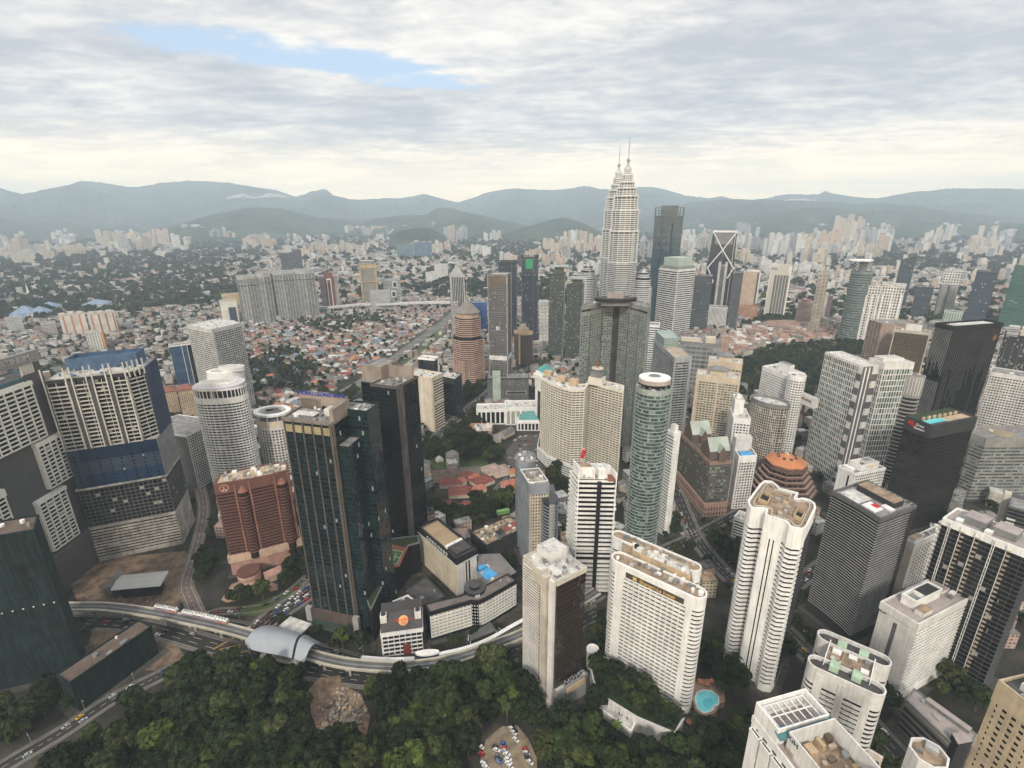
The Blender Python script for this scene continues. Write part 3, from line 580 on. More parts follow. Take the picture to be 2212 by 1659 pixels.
tower('rose_banded_tower', 'rose and cream banded apartment tower rising behind the bronze glass tower', 'apartment tower', p, h, GDARK, plain('rose_wall', (.40, .29, .23)), fh=3.5, bf=.5, proj=.8, bay=9, pw=1.6, pproj=.9, units=6)
def grid_twins():
    p, h = rectP((1865.4, 792), (1783.7, 761.4), (1903, 790), 1048)
    kw = dict(fh=6.4, bf=.16, proj=.35, bay=2.9, pw=.75, pproj=.3, pane=GGREEN, panew=2.9, gapw=.8, roof=ROOFL, par=.8, units=0, top=1.5)
    gr = facade('white_grid_facade', (.60, .60, .55), (.05, .075, .06), 3.2, 2.9, .78, .72, var=.6)
    r = tower('white_grid_tower', 'nearer of the two white grid towers with grey stitched corner panels', 'apartment tower', p, h, gr, OFFW, edges=[0, 3], **kw)
    for k in range(9):
        z = h-1-k*h/9; panel(r, p, 3, z-h/18, z, OFFW, 'corner_panel', .6, .9, 1.0); panel(r, p, 3, z-h/9, z-h/18, MGREY, 'corner_panel', .55, .88, 1.0)
        panel(r, p, 0, z-h/18, z, OFFW, 'corner_panel', .6, .62, 1.0); panel(r, p, 0, z-h/9, z-h/18, MGREY, 'corner_panel', .55, .5, 1.0)
    panel(r, p, 0, 0, h, MGREY, 'recess_wall', .4, .0, .55)
    for t in (.12, .34): panel(r, p, 0, 0, h-1, WHITE, 'white_strip', .7, t, t+.06)
    q, h2 = rectP((1912, 786), (1890, 774), (1959.4, 779.8), 1052)
    r = tower('white_grid_tower', 'farther of the two white grid towers, right of the grey corner', 'apartment tower', q, h2, gr, OFFW, edges=[0, 3], **kw)
    block(r, sub(q, .1, .8, .3, .9), h2, h2+4, OFFW, ROOFL)
    p3, h3 = faceP((1820, 818), (1834, 822), 985, 30); tower('', '', '', p3, h3, MGREY, GREY, bf=.9, units=0, root=setorg(thing('grey_side_tower', 'thin grey wall tower at the left edge of the white grid towers', 'tower', (*cen(p3), 0))), bay=0)
    p4, h4 = ellP((1950, 806), (1996, 816), 1040, .8, 24); r = tower('curved_louvre_tower', 'grey curved tower with upswept louvres beside the white grid towers', 'office tower', p4, h4, GDARK, plain('warm_grey_louvre', (.33, .31, .28)), fh=4.4, bf=.32, proj=1.1, top=20, units=4, crown=plain('pale_curved_crown', (.30, .29, .28)))
    for k in range(8):
        e = (15+k) % 24; q, d, L = wallpt(p4, e, .5, 1.2, h4-10); bxo('crown_rib', OFFW, r, q, (.5, .5, 20), atan2(d[1], d[0]))
grid_twins()
p, h = rectP((1847, 1024.6), (1811.3, 1008), (1913.4, 1012.3), 1132)
r = tower('white_box_hotel', 'white hotel with wavy cube windows and an open-topped roof box', 'hotel', p, h, WHITE, WHITE, fh=3.2, bf=.36, proj=.45, bay=2.5, pw=.75, pproj=.5, pane=GBLACK, edges=[0], roof=ROOFG, par=1.0, units=3, top=1.5, corename='wall')
panel(r, p, 3, 3, h-4, GBLACK, 'window_strip', .1, .62, .72); b = MB(); q = sub(p, .25, .85, .15, .85); b.ring(q, offs(q, -.5), h, h+7); b.build('roof_box', WHITE, r); block(r, sub(p, .6, .83, .5, .83), h+3, h+6.5, OFFW, ROOFG, 'plant_room'); block(r, sub(p, .04, .16, .3, .8), h, h+3, WHITE, WHITE, 'roof_arch')
c, d, L = wallpt(q, 0, .5, .2, h+3.2); text('gold_letters', 'YOZ', 4, YEL, r, c, d, .1)
def orange_dome():
    c = P(1687, 1056); h0 = ht((1687, 1056), 1062); oc = lambda R, a=pi/8: [(c[0]+R*cos(a+k*pi/4), c[1]+R*sin(a+k*pi/4)) for k in range(8)]
    r = setorg(thing('domed_mall', 'brown terraced octagonal building with an orange pyramid roof', 'building', (*c, 0)))
    lev = plain('umber_terrace', (.10, .055, .045)); dk = plain('terrace_floor', (.40, .30, .24))
    for i, R in enumerate((37, 34, 31, 28, 25, 22.5)):
        z = i*5.2; b = MB(); b.prism(oc(R-1.2), z, z+5.2, 0, 1); b.build('storey', [lev, dk], r); b = MB(); b.ring(oc(R), oc(R-1.4), z+3.9, z+5.4); b.build('terrace_parapet', plain('terrace_brown', (.15, .085, .065)), r)
        items = []
        q = oc(R-1.2)
        for e in range(8):
            if facing(q[e], q[(e+1) % 8]):
                for t in (.2, .5, .8): w, d, L = wallpt(q, e, t, .1, z+2.2); items.append((w, (L*.2, .15, 2.4), atan2(d[1], d[0])))
        many('window', GBLACK, r, items)
    z = 31.2; b = MB(); b.prism(oc(21), z, z+3.5, 0); b.build('roof_drum', BRN2, r); b = MB(); b.prism(oc(21.8), z+3.5, z+5); b.build('eaves', TERRO, r); b = MB(); b.prism(oc(21.5), z+5, z+13, 0, poly2=oc(2.5)); b.build('roof', plain('orange_roof_sheet', (.50, .20, .09), var=.12), r)
    for k in range(8): q = (c[0]+9*cos(k*pi/4), c[1]+9*sin(k*pi/4)); b = MB(); b.box(q, z+9.4, z+11.4, 2.6, 2.6, k*pi/4); b.build('dormer', BRN2, r)
    b = MB(); b.cone(c, z+13, z+15, 2.4, .4, 8); b.build('lantern', SAND, r); occupy(oc(40))
orange_dome()
def round_hotel():
    p, h = rectP((1705, 815), (1650, 792), (1738, 808), 985); c = cen(p)
    lo, hl = ellP((1625.5, 858), (1704, 880), 985, .62, 28)
    r = tower('round_hotel', 'pale hotel with a rounded lower drum and a taller white wing behind it', 'hotel', lo, hl, GDARK, BEIGE, fh=3.3, bf=.28, proj=.35, bay=2.6, pw=.7, pproj=.4, pane=GDARK, roof=ROOFL, par=3, units=6, top=2, crown=GREY)
    tower('', '', '', p, h, GDARK, WHITE, fh=3.2, bf=.45, proj=.3, bay=2.6, pw=.9, pproj=.35, roof=ROOFL, units=3, root=r, top=4)
    block(r, sub(p, .3, .6, .2, .6), h, h+11, WHITE, ROOFG, 'stair_tower'); q = sub(p, .05, .3, -.9, -.3); block(r, q, hl, hl+12, OFFW, ROOFL, 'sign_box')
    w, d, L = wallpt(q, 0, .5, .2, hl+7)
    e, hh = ellP((1707, 806), (1738, 816), 988, .9, 20); tower('', '', '', e, hh, GDARK, WHITE, fh=3.2, bf=.5, proj=.3, bay=2.6, pw=.9, roof=ROOFL, root=r, top=4, units=1)
    c0, d0, L0 = wallpt(q, 3, .5, .2, hl+7); text('sign_letters', 'IMPIANA', 5, BRN, r, c0, d0, .15)
round_hotel()
# ================================================================ centre foreground
def shangri():
    h = ht(zc('C4', 1110, 10), zc('C4', 985, 1080)[1]) if 0 else ht(zc('B4', 1470, 1520), 1538)
    A, B = P(*zc('B4', 585, 1095), h), P(*zc('B4', 1400, 1465), h); A2, B2 = P(*zc('B4', 575, 855), h), P(*zc('B4', 1360, 1190), h)
    r1 = stadium(A, B, 5.2, 9); r2 = stadium(A2, B2, 4.6, 9)
    r = tower('curved_end_hotel', 'white hotel slab with rounded ends and gold lettering on a dark brown band', 'hotel', r2, h, GBLACK, WHITE, fh=3.05, bf=.6, proj=.3, zb=4, top=7, roof=ROOFB, par=1.2, units=8)
    tower('', '', '', r1, h, GBLACK, WHITE, fh=3.05, bf=.62, proj=.35, zb=4, top=7.5, roof=ROOFB, par=1.3, units=10, root=r, pane=GBLACK)
    n = len(r1); e = n-1                                         # the long front between the two rounded ends
    a, b = r1[e], r1[0]; L = hypot(b[0]-a[0], b[1]-a[1]); nf = int((h-11.5)/3.05)
    for t0, t1 in ((0, .12), (.93, 1.0)): panel(r, r1, e, 0, h-1, WHITE, 'tiled_wall', .75, t0, t1)
    for k in range(12): panel(r, r1, e, 4, h-7.5, WHITE, 'pier', 1.0, .12+k*.81/11-.003, .12+k*.81/11+.004)
    panel(r, r1, e, h-8.2, h+1.0, WHITE, 'parapet_wall', .7)
    panel(r, r1, e, h-6.9, h-2.9, plain('sign_brown', (.075, .06, .052)), 'sign_band', .82, .15, .90)
    gold = plain('gold_letters', (.75, .48, .14), rough=.4)
    c, d, _ = wallpt(r1, e, .565, .85, h-5.1); text('sign_letters', 'Shangri-La hotel', 3.5, gold, r, c, d, .15)
    c, d, _ = wallpt(r1, e, .275, .85, h-4.9); b = MB(); nn = (d[1], -d[0])
    for sx in (-.75, .75):
        for sz in (-.75, .75): b.tube((c[0]+d[0]*sx, c[1]+d[1]*sx, c[2]+sz), (c[0]+d[0]*sx+nn[0]*.2, c[1]+d[1]*sx+nn[1]*.2, c[2]+sz), .62, 8)
    b.tube(c, (c[0]+nn[0]*.3, c[1]+nn[1]*.3, c[2]), .55, 8); b.build('flower_emblem', gold, r)
    m = [A, B, B2, A2]; q = lambda s, t: tuple(np.array(m[0])*(1-s)*(1-t)+np.array(m[1])*s*(1-t)+np.array(m[2])*s*t+np.array(m[3])*(1-s)*t)
    b = MB(); b.prism([q(.04, .1), q(.97, .1), q(.97, .9), q(.04, .9)], 0, h-.3, 0, 1); b.build('core_block', [OFFW, ROOFB], r)
    cb = MB(); k = [q(.18, .36), q(.93, .36), q(.93, .74), q(.18, .74)]; cb.prism(k, h-.3, h+3.6, 0, 1); cb.ring(offs(k, .2), offs(k, -.3), h+3.5, h+4.2); cb.build('plant_room', [SAND, ROOFL], r)
    roofkit(r, offs(k, -.6), h+3.62, 34, seed=2, mats=[OFFW, ROOFL, WHITE, STEEL, TAN], shrink=.2); roofkit(r, [q(.2, .04), q(.95, .04), q(.95, .3), q(.2, .3)], h, 14, seed=3, mats=[GREY, STEEL, WHITE, MGREY], shrink=.2)
    roofkit(r, [q(.2, .82), q(.95, .82), q(.95, .98), q(.2, .98)], h, 14, seed=9, mats=[GREY, STEEL, WHITE, SAND], shrink=.2)
    b = MB(); b.cone(q(.24, .58), h+3.6, h+5.6, 1.6, 1.6, 14); b.build('water_tank', BLK, r)
    b = MB()
    for s in range(18): c0, c1 = q(.12+s*.05, .965), q(.12+s*.05, .99); b.tube((*c0, h-.2), (*c0, h+1.5), .12, 4)
    b.build('roof_railing', STEEL, r)
    # podium garden terrace in front
    pod = polyD([zc('C4', 330, 950), zc('C4', 700, 1180), zc('C4', 1060, 1330), zc('C4', 1150, 1180), zc('C4', 560, 740), zc('C4', 400, 600), zc('C4', 300, 600), zc('C4', 250, 700), zc('C4', 280, 830)], 11)
    t = tower('hotel_podium', 'low curved white hotel terrace wall with planting at the foot of the gold lettered hotel', 'podium', pod, 11, OFFW, None, par=1.2, units=0, roof=PLANT, crown=OFFW, corename='wall', occ=True)
    for k in range(10):
        a_, b_ = np.array(P(*zc('C4', 300, 920), 11)), np.array(P(*zc('C4', 690, 1170), 11)); w = a_+(b_-a_)*(k+.5)/10; bxo('balcony_post', WHITE, t, (w[0]-.5, w[1]-1.0, 8), (.6, .6, 7.5))
    low = polyD([zc('C4', 335, 1080), zc('C4', 640, 1305), zc('C4', 700, 1190), zc('C4', 400, 990)], 6); l = tower('glass_roof_pavilion', 'small white edged pavilion with grey flat roof below the curved terrace', 'pavilion', low, 6, OFFW, None, par=.8, units=3, roof=ROOFL, crown=WHITE, corename='wall', occ=False)
    ct = P(*zc('C4', 270, 520), 14); t = setorg(thing('round_stair_turret', 'small round white crenellated turret beside the gold lettered hotel', 'turret', (*ct, 0)))
    b = MB(); b.cone(ct, 0, 14, 4, 4, 20); b.build('wall', OFFW, t); o_ = [(ct[0]+4.3*cos(k*pi/10), ct[1]+4.3*sin(k*pi/10)) for k in range(20)]; b = MB(); b.ring(o_, offs(o_, -.8), 13, 15.3); b.build('parapet', WHITE, t)
shangri()
def kidney_pool():
    pts = [(1262, 990), (1285, 930), (1340, 912), (1420, 920), (1478, 970), (1478, 1040), (1440, 1050), (1425, 1085), (1400, 1105), (1340, 1122), (1290, 1085)]
    p = list(reversed(polyD([zc('C4', *q) for q in pts], 5.5))); c = cen(p)
    if sum(p[i-1][0]*p[i][1]-p[i][0]*p[i-1][1] for i in range(len(p))) < 0: p.reverse()
    r = setorg(thing('kidney_pool', 'turquoise kidney shaped swimming pool beside the gold lettered hotel', 'swimming pool', (*c, 0)))
    dk = [(c[0]+(x-c[0])*1.55+2, c[1]+(y-c[1])*1.75+3) for x, y in p]; b = MB(); b.prism(dk, 0, 5.2); b.build('deck', plain('terracotta_deck', (.33, .22, .16)), r)
    b = MB(); b.ring(offs(p, .8), p, 5.2, 5.6); b.build('coping', OFFW, r); b = MB(); b.prism(p, 5.1, 5.4); b.build('water', plain('turquoise_pool', (.16, .62, .66), rough=.06, streak=0), r)
    q = [(c[0]+(x-c[0])*.5+.5, c[1]+(y-c[1])*.45-1) for x, y in p]; b = MB(); b.prism(q, 5.4, 5.43); b.build('deep_end', plain('deeper_pool', (.08, .50, .58), rough=.06, streak=0), r)
    occupy(dk, 0)
    for x, y in ((1305, 825), (1380, 830), (1420, 822), (1375, 850), (1200, 1220), (1330, 1340), (1345, 1310), (1520, 1335)):
        w = P(*zc('C4', x, y), 6.5); t = setorg(thing('parasol', 'small orange parasol on the terracotta pool deck', 'parasol', (*w, 4.5), 'orange parasols round the kidney pool'))
        b = MB(); b.cone(w, 7.2, 8.2, 1.9, .1, 8); b.build('canopy', TERRO, t); b = MB(); b.tube((*w, 4.8), (*w, 7.4), .06, 6); b.build('pole', STEEL, t)
kidney_pool()
def novo_tower():
    p, h = rectP((1204, 1258), (1131, 1203), (1267, 1228), 1533)
    r = tower('brown_glass_tower', 'brown glass tower with beige ribbed side and pale cluttered roof', 'office tower', p, h, facade('dark_brown_glass', (.03, .022, .018), (.028, .02, .016), 3.4, 1.3, .9, .92, rough=.08, var=.35, pale=0), None, roof=ROOFL, par=.8, units=20, top=2.5, crown=BEIGE)
    panel(r, p, 3, 0, h-1.2, BEIGE, 'beige_side', 1.3, .0, .64); panel(r, p, 3, 0, h+.6, BEIGE, 'corner_pier', 3.6, .66, .80); panel(r, p, 3, 0, h+.2, OFFW, 'corner_fin', 2.3, .84, .96)
    for i in range(int(h/3.4)): c, d, L = wallpt(p, 3, .03+.0, 1.3, 2+i*3.4)
    its = []
    for i in range(int(h/2.05)-3): c, d, L = wallpt(p, 3, .30, 1.55, 5+i*2.05); its.append((c, (L*.5, .8, .55), atan2(d[1], d[0])))
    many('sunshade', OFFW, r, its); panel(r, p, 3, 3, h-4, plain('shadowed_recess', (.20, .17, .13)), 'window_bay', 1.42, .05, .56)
    block(r, sub(p, .35, .95, .50, .92), h, h+7, OFFW, ROOFL); block(r, sub(p, .12, .30, .12, .4), h, h+2.6, WHITE, ROOFL, 'plant_room'); block(r, sub(p, -.15, .1, .35, .62), h-8, h+3, BEIGE, ROOFL, 'lift_head')
    b = MB(); b.cone(cen(sub(p, .7, .95, .2, .4)), h, h+3, 1.7, 1.7, 14); b.build('water_tank', STEEL, r)
    pod = sub(p, -.02, 1.10, -.10, 1.0); t = tower('entrance_block', 'pale grey podium with silver logo letters under the brown glass tower', 'podium', [tuple(q) for q in pod], 17, plain('podium_grey', (.24, .235, .225)), None, par=.6, units=0, crown=plain('podium_grey', (.24, .235, .225)), roof=ROOFL, corename='wall')
    c, d, L = wallpt(pod, 0, .58, -1.2, 20.5); bl = bxo('sign_backing', BLK, t, (c[0], c[1], 20.3), (L*.62, .5, 5.6), atan2(d[1], d[0]))
    c, d, L = wallpt(pod, 0, .58, -.8, 20.0); text('sign_letters', 'NOVO', 5.4, STEEL, t, c, d, .3)
    c, d, L = wallpt(pod, 0, .60, .5, 14.3); bxo('gold_fascia', SAND, t, c, (L*.6, 1.2, 4), atan2(d[1], d[0]))
    c, d, L = wallpt(pod, 0, .60, 1.15, 14.2); text('fascia_letters', 'A KL BUILDING', 1.5, BRN, t, c, d, .05) if 0 else None
novo_tower()
def concorde():
    p, h = rectP((986, 1209.4), (905.2, 1138.9), (1028, 1186.9), 1288)
    r = tower('black_banded_hotel', 'white gridded hotel slab with white letters on a black roof band', 'hotel', p, h, GDARK, CREAM, fh=1.95, bf=.56, proj=.45, bay=2.0, pw=.5, pproj=.5, pane=GDARK, edges=[3], roof=ROOFD, par=1.1, units=0, zb=1, top=5.4, crown=BLK)
    for t0, t1 in ((0, .42), (.66, 1.0)): panel(r, p, 0, 0, h-5.6, OFFW, 'end_wall', .6, t0, t1)
    panel(r, p, 0, 0, h-5.6, BLK, 'dark_slot', .3, .42, .66); panel(r, p, 0, 0, h-5.6, OFFW, 'centre_fin', .7, .50, .56)
    o = offs(p, .9); b = MB(); b.ring(o, p, h-5.9, h-4.7); b.build('white_cornice', WHITE, r); b = MB(); b.ring(offs(p, .7), p, h-4.7, h+1.2); b.build('black_band', BLK, r)
    items = []
    for e in (0, 3):
        L = hypot(p[e][0]-p[(e+1) % 4][0], p[e][1]-p[(e+1) % 4][1])
        for k in range(int(L/1.1)): c, d, _ = wallpt(p, e, (k+.5)*1.1/L, .92, h-5.3); items.append((c, (.6, .12, .5), atan2(d[1], d[0])))
    many('cornice_slot', BLK, r, items)
    c, d, L = wallpt(p, 3, .52, .75, h-2.0); text('sign_letters', 'C O N C O R D E', 4.2, WHITE, r, c, d, .2)
    block(r, sub(p, .1, .9, .34, .94), h, h+.5, ROOFB, plain('sandy_roof', (.36, .26, .16), var=.12), 'gravel_roof'); block(r, sub(p, .12, .88, .05, .26), h, h+2.6, DKG, ROOFD); block(r, sub(p, .08, .5, .28, .33), h, h+2, WHITE, WHITE, 'roof_unit'); block(r, sub(p, .54, .92, .28, .33), h, h+2, WHITE, WHITE, 'roof_unit')
    return p, h
cp, chh = concorde()
def hotel_wing():
    hh = 25.5; fr = [zc('C3', 512, 160), zc('C3', 912, 45), zc('C3', 985, 50), zc('C3', 1055, 18), (1114.5, 1254.3)]
    w = polyD(fr, hh); bk = polyD([(1096, 1241), (1049, 1266), (1020, 1278), (995, 1288), (918, 1306)], hh)
    p = w+bk
    r = tower('lettered_hotel_wing', 'low white banded hotel wing with brown flat roof curving along the road', 'hotel', p, hh, GBLACK, WHITE, fh=2.9, bf=.42, proj=.5, bay=3.0, pw=.55, pproj=.5, pane=facade('cream_curtain_pane', (.45, .40, .30), (.30, .27, .2), 2.9, 3, .9, .9), edges=[0, 2, 3], zb=2.4, top=1.2, roof=plain('brown_wing_roof', (.16, .13, .12)), par=.7, units=3, basem=BLK, crown=BLK)
    cc = P(*zc('B3', 1040, 1420), hh); k = [(cc[0]+8.5*cos(a*pi/6), cc[1]+8.5*sin(a*pi/6)) for a in range(12)]; block(r, k, hh-2, hh+2.4, BLK, ROOFD, 'turret_roof'); block(r, [(cc[0]+(x-cc[0])*.5, cc[1]+(y-cc[1])*.5) for x, y in k], hh+2.4, hh+4.4, BLK, ROOFD, 'turret_cap')
    items = []
    for e in (1, 2):
        L = hypot(p[e][0]-p[e+1][0], p[e][1]-p[e+1][1])
        for i in range(7):
            for j in range(max(2, int(L/1.7))): c, d, _ = wallpt(p, e, (j+.5)/max(2, int(L/1.7)), .55, 4+i*2.9); items.append((c, (.7, .12, 1.0), atan2(d[1], d[0])))
    many('white_window', WHITE, r, items)
    cnp = polyD([zc('C3', 885, 370), zc('C3', 905, 430), zc('C3', 1155, 330), zc('C3', 1100, 250)], 6); t = setorg(thing('entrance_canopy', 'dark hotel entrance canopy on white posts beside the curved track', 'canopy', (*cen(cnp), 0)))
    b = MB(); b.prism(cnp, 5.4, 6.0, bot=True); b.build('roof', MGREY, t)
    for q in cnp: b = MB(); b.tube((*q, 0), (*q, 5.5), .25, 6); b.build('post', WHITE, t)
    # deck with the blue pool behind, dark hall roof in front of the slab
    dkp = polyD([zc('B3', 1065, 1320), zc('B3', 1180, 1400), zc('B3', 1470, 1240), zc('B3', 1300, 1050), zc('B3', 1080, 1060)], 21)
    t = tower('pool_deck_block', 'grey deck block carrying a rectangular blue swimming pool behind the hotel wing', 'podium', dkp, 21, DKG, None, par=.5, units=5, roof=plain('deck_grey', (.20, .185, .17)), crown=GREY, corename='wall')
    pl = polyD([zc('B3', 1062, 1230), zc('B3', 1165, 1325), zc('B3', 1278, 1265), zc('B3', 1135, 1150), zc('B3', 1062, 1190)], 21.4); b = MB(); b.prism(pl, 20.9, 21.5); b.build('pool', plain('blue_pool', (.05, .32, .62), rough=.06, streak=0), t)
    l1, l2 = P(*zc('B3', 1070, 1235), 21.5), P(*zc('B3', 1175, 1180), 21.5); bxo('pool_kerb', DKG, t, ((l1[0]+l2[0])/2, (l1[1]+l2[1])/2, 21.6), (hypot(l2[0]-l1[0], l2[1]-l1[1]), .6, .3), atan2(l2[1]-l1[1], l2[0]-l1[0]))
    hp = polyD([zc('B3', 300, 1440), zc('B3', 470, 1610), zc('B3', 730, 1500), zc('B3', 520, 1290)], 14); tower('ballroom_block', 'black flat roofed hall at the foot of the gridded hotel slab', 'building', hp, 14, BLK, None, par=.6, units=2, roof=ROOFD, crown=DKG, corename='wall')
    hp = polyD([zc('C3', 150, 130), zc('C3', 330, 190), zc('C3', 420, 90), zc('C3', 300, 0), zc('C3', 160, 60)], 19); tower('service_block', 'dark roofed block with white parapet behind the guitar cafe', 'building', hp, 19, BLK, None, par=1.1, units=8, roof=ROOFD, crown=WHITE, corename='wall')
hotel_wing()
def cafe():
    p, h = faceP((822.2, 1350), (909.6, 1338), 1418, 19)
    r = tower('signed_cafe_block', 'cafe block with white balcony grid under a dark sloping fascia with an orange disc sign', 'building', p, h-7, GBLACK, WHITE, fh=3.6, bf=.16, proj=.9, bay=4.2, pw=.35, pproj=.9, edges=[0, 3], roof=ROOFD, par=.3, units=0, top=.4)
    a, b_ = p[0], p[1]; c3, c2 = p[3], p[2]; d = (b_[0]-a[0], b_[1]-a[1]); L = hypot(*d); d = (d[0]/L, d[1]/L); n = (-d[1], d[0]); zb = h-7
    k = lambda s, t: (a[0]+d[0]*s+n[0]*t, a[1]+d[1]*s+n[1]*t)
    b = MB(); b.face([(*k(-.5, -1), zb), (*k(L+.5, -1), zb), (*k(L+.5, 8.5), h+2), (*k(-.5, 8.5), h+2)]); b.face([(*k(-.5, 8.5), h+2), (*k(L+.5, 8.5), h+2), (*k(L+.5, 19), h+2), (*k(-.5, 19), h+2)]); b.face([(*k(-.5, -1), zb), (*k(-.5, 8.5), h+2), (*k(-.5, 19), h+2), (*k(-.5, 19), zb)]); b.face([(*k(L+.5, -1), zb), (*k(L+.5, 19), zb), (*k(L+.5, 19), h+2), (*k(L+.5, 8.5), h+2)]); b.build('sloping_fascia', plain('slate_fascia', (.07, .065, .065)), r)
    nz = Vector((-n[0]*9, -n[1]*9, 9.5)).normalized(); up = Vector((n[0]*9.5, n[1]*9.5, 9)).normalized(); c = Vector((*k(L*.55, 3.9), zb+(h+2-zb)*.515))+nz*.25
    ob = plain('orange_disc', (.72, .36, .16)); b = MB(); b.tube(c, c+nz*.3, 3.4, 28); b.build('sign_disc', ob, r); q = c+nz*.55
    text('sign_letters', 'Hard Rock', 3.0, plain('sign_dark_red', (.45, .05, .02)), r, q+up*.5, (d[0], d[1], 0), .1, zdir=tuple(up)); text('sign_letters', 'CAFE', 1.5, plain('sign_dark_red', (.45, .05, .02)), r, q-up*1.6, (d[0], d[1], 0), .1, zdir=tuple(up))
    for s in (.06, .92):
        w = k(L*s, 6); b = MB(); b.box(w, h-3, h+3.4, 4.5, 4.5, atan2(d[1], d[0])); b.build('cooling_tower', OFFW, r); b = MB(); b.cone(w, h+3.4, h+4.2, 1.7, 1.7, 14); b.build('fan_drum', DKG, r)
    panel(r, p, 0, 0, 9, plain('dark_red_gate', (.16, .03, .02)), 'entrance_gate', 1.6, .5, .68)
cafe()
def stepped_louvre():
    p, h = rectP((1248, 1036), (1230, 1016), (1338, 1040), 1277, rw=30)
    n_ = 26; r = setorg(thing('terraced_white_office', 'white office with stepped sunshade floors split by a black vertical slot', 'office tower', (*cen(p), 0)))
    b = MB(); b.prism(sub(p, .03, .97, .06, .94), 0, h, 0, 1); b.build('glazing', [GBLACK, ROOFL], r); fh = h/n_
    for i in range(n_):
        t = i/n_; ex = .0+.09*(1-t); q = sub(p, -.02-ex, 1.0-.10*max(0, t-.75)*3+.02*sin(i*1.7), -.03-ex*1.4, 1.02)
        if i in (8, 9): q = sub(p, .02, .98, .02, .98)
        b = MB(); b.prism(q, i*fh+fh*.5, i*fh+fh*.72, bot=True); b.ring(offs(q, .05), offs(q, -.25), i*fh+fh*.72, i*fh+fh*.98); b.build('terrace_floor', WHITE, r)
    for t in (.02, .98): panel(r, p, 0, 0, h+6, WHITE, 'corner_column', 1.2, t-.015, t+.015)
    panel(r, p, 0, 1, h-1, BLK, 'dark_slot', 3.2, .50, .60)
    block(r, sub(p, .12, .42, .25, .7), h, h+9, WHITE, ROOFB); block(r, sub(p, .46, .95, .5, .95), h, h+7, OFFW, ROOFL, 'plant_room'); block(r, sub(p, .56, .74, .1, .35), h, h+8, WHITE, WHITE, 'lift_head')
    for s in (.05, .42, .74, .97): block(r, sub(p, s, s+.025, .05, .95), h, h+10-4*s, WHITE, WHITE, 'roof_fin')
    b = MB(); b.cone(cen(sub(p, .8, .98, .05, .3)), h, h+.8, 5, 5, 20); b.build('round_terrace', TERRA, r); roofkit(r, sub(p, .1, .9, .1, .5), h+.02, 8)
    w = cen(sub(p, .2, .3, .6, .7)); m = thing('red_mast', 'red and white lattice mast on the stepped white office roof', 'mast', (*w, h+9)); setorg(m); b = MB()
    for k in range(4): b.tube((w[0]+1.6*cos(k*pi/2), w[1]+1.6*sin(k*pi/2), h+9), (w[0]+.7*cos(k*pi/2), w[1]+.7*sin(k*pi/2), h+22), .16, 5)
    b.build('lattice', OFFW, m); b = MB()
    for k in range(3): b.cone((w[0]+.6*(k-1), w[1]), h+14+k*2.5, h+15.8+k*2.5, 1.7, 1.7, 10)
    b.build('antenna_drum', RED, m); occupy(p, 8)
stepped_louvre()
def grey_round_tower():
    p, h = rectP((1144, 1050), (1122, 1018), (1186, 1047), 1232)
    r = tower('grey_curved_office', 'grey office tower with a curved left wall and a white gridded front', 'office tower', p, h, GBLACK, CREAM, fh=3.05, bf=.5, proj=.3, bay=2.3, pw=1.1, pproj=.3, pane=GBLACK, edges=[0], zb=6, top=7, roof=TAN, par=1.6, units=12, crown=plain('blue_grey_panel', (.25, .27, .29)))
    bg = plain('blue_grey_panel', (.25, .27, .29)); l, rr = P(1116, 985, h+4), P(1150, 1000, h+4)
    c = P(1135, 990, h+4); q = [(c[0]+9.5*cos(k*pi/12), c[1]+13*sin(k*pi/12)) for k in range(24)]; b = MB(); b.prism(q, 0, h+4, 0, 1); b.ring(offs(q, .1), offs(q, -.5), h+3, h+5.5); b.build('curved_wall', [bg, ROOFG], r)
    items = []
    for e in range(24):
        if facing(q[e], q[(e+1) % 24]):
            for i in range(int(h/3.05)): w, d, L = wallpt(q, e, .5, .06, 3+i*3.05); items.append((w, (1.0, .1, 1.3), atan2(d[1], d[0])))
    many('window', GBLACK, r, items); roofkit(r, q, h+4.02, 8)
    panel(r, p, 3, 0, h+2, bg, 'grey_side', .8); w = P(1188, 1075, h-12); q2 = [(w[0]+7*cos(k*pi/9), w[1]+11*sin(k*pi/9)) for k in range(18)]; b = MB(); b.prism(q2, 0, h-12); b.build('bowed_bay', GDARK, r)
    me = MB(); me.prism(offs(q2, .5), 0, .9, bot=True); mm = me.mesh('balcony_band', bg, (r['_o'][0], r['_o'][1], 0))
    for i in range(int((h-12)/3.05)): o = bpy.data.objects.new('balcony_band', mm); link(o, r); o.location = (0, 0, i*3.05+2)
    b = MB(); w2 = sub(p, .02, .98, .1, .95); b.ring(offs(w2, .6), w2, h+1.8, h+2.4); b.build('roof_rail', WHITE, r)
grey_round_tower()
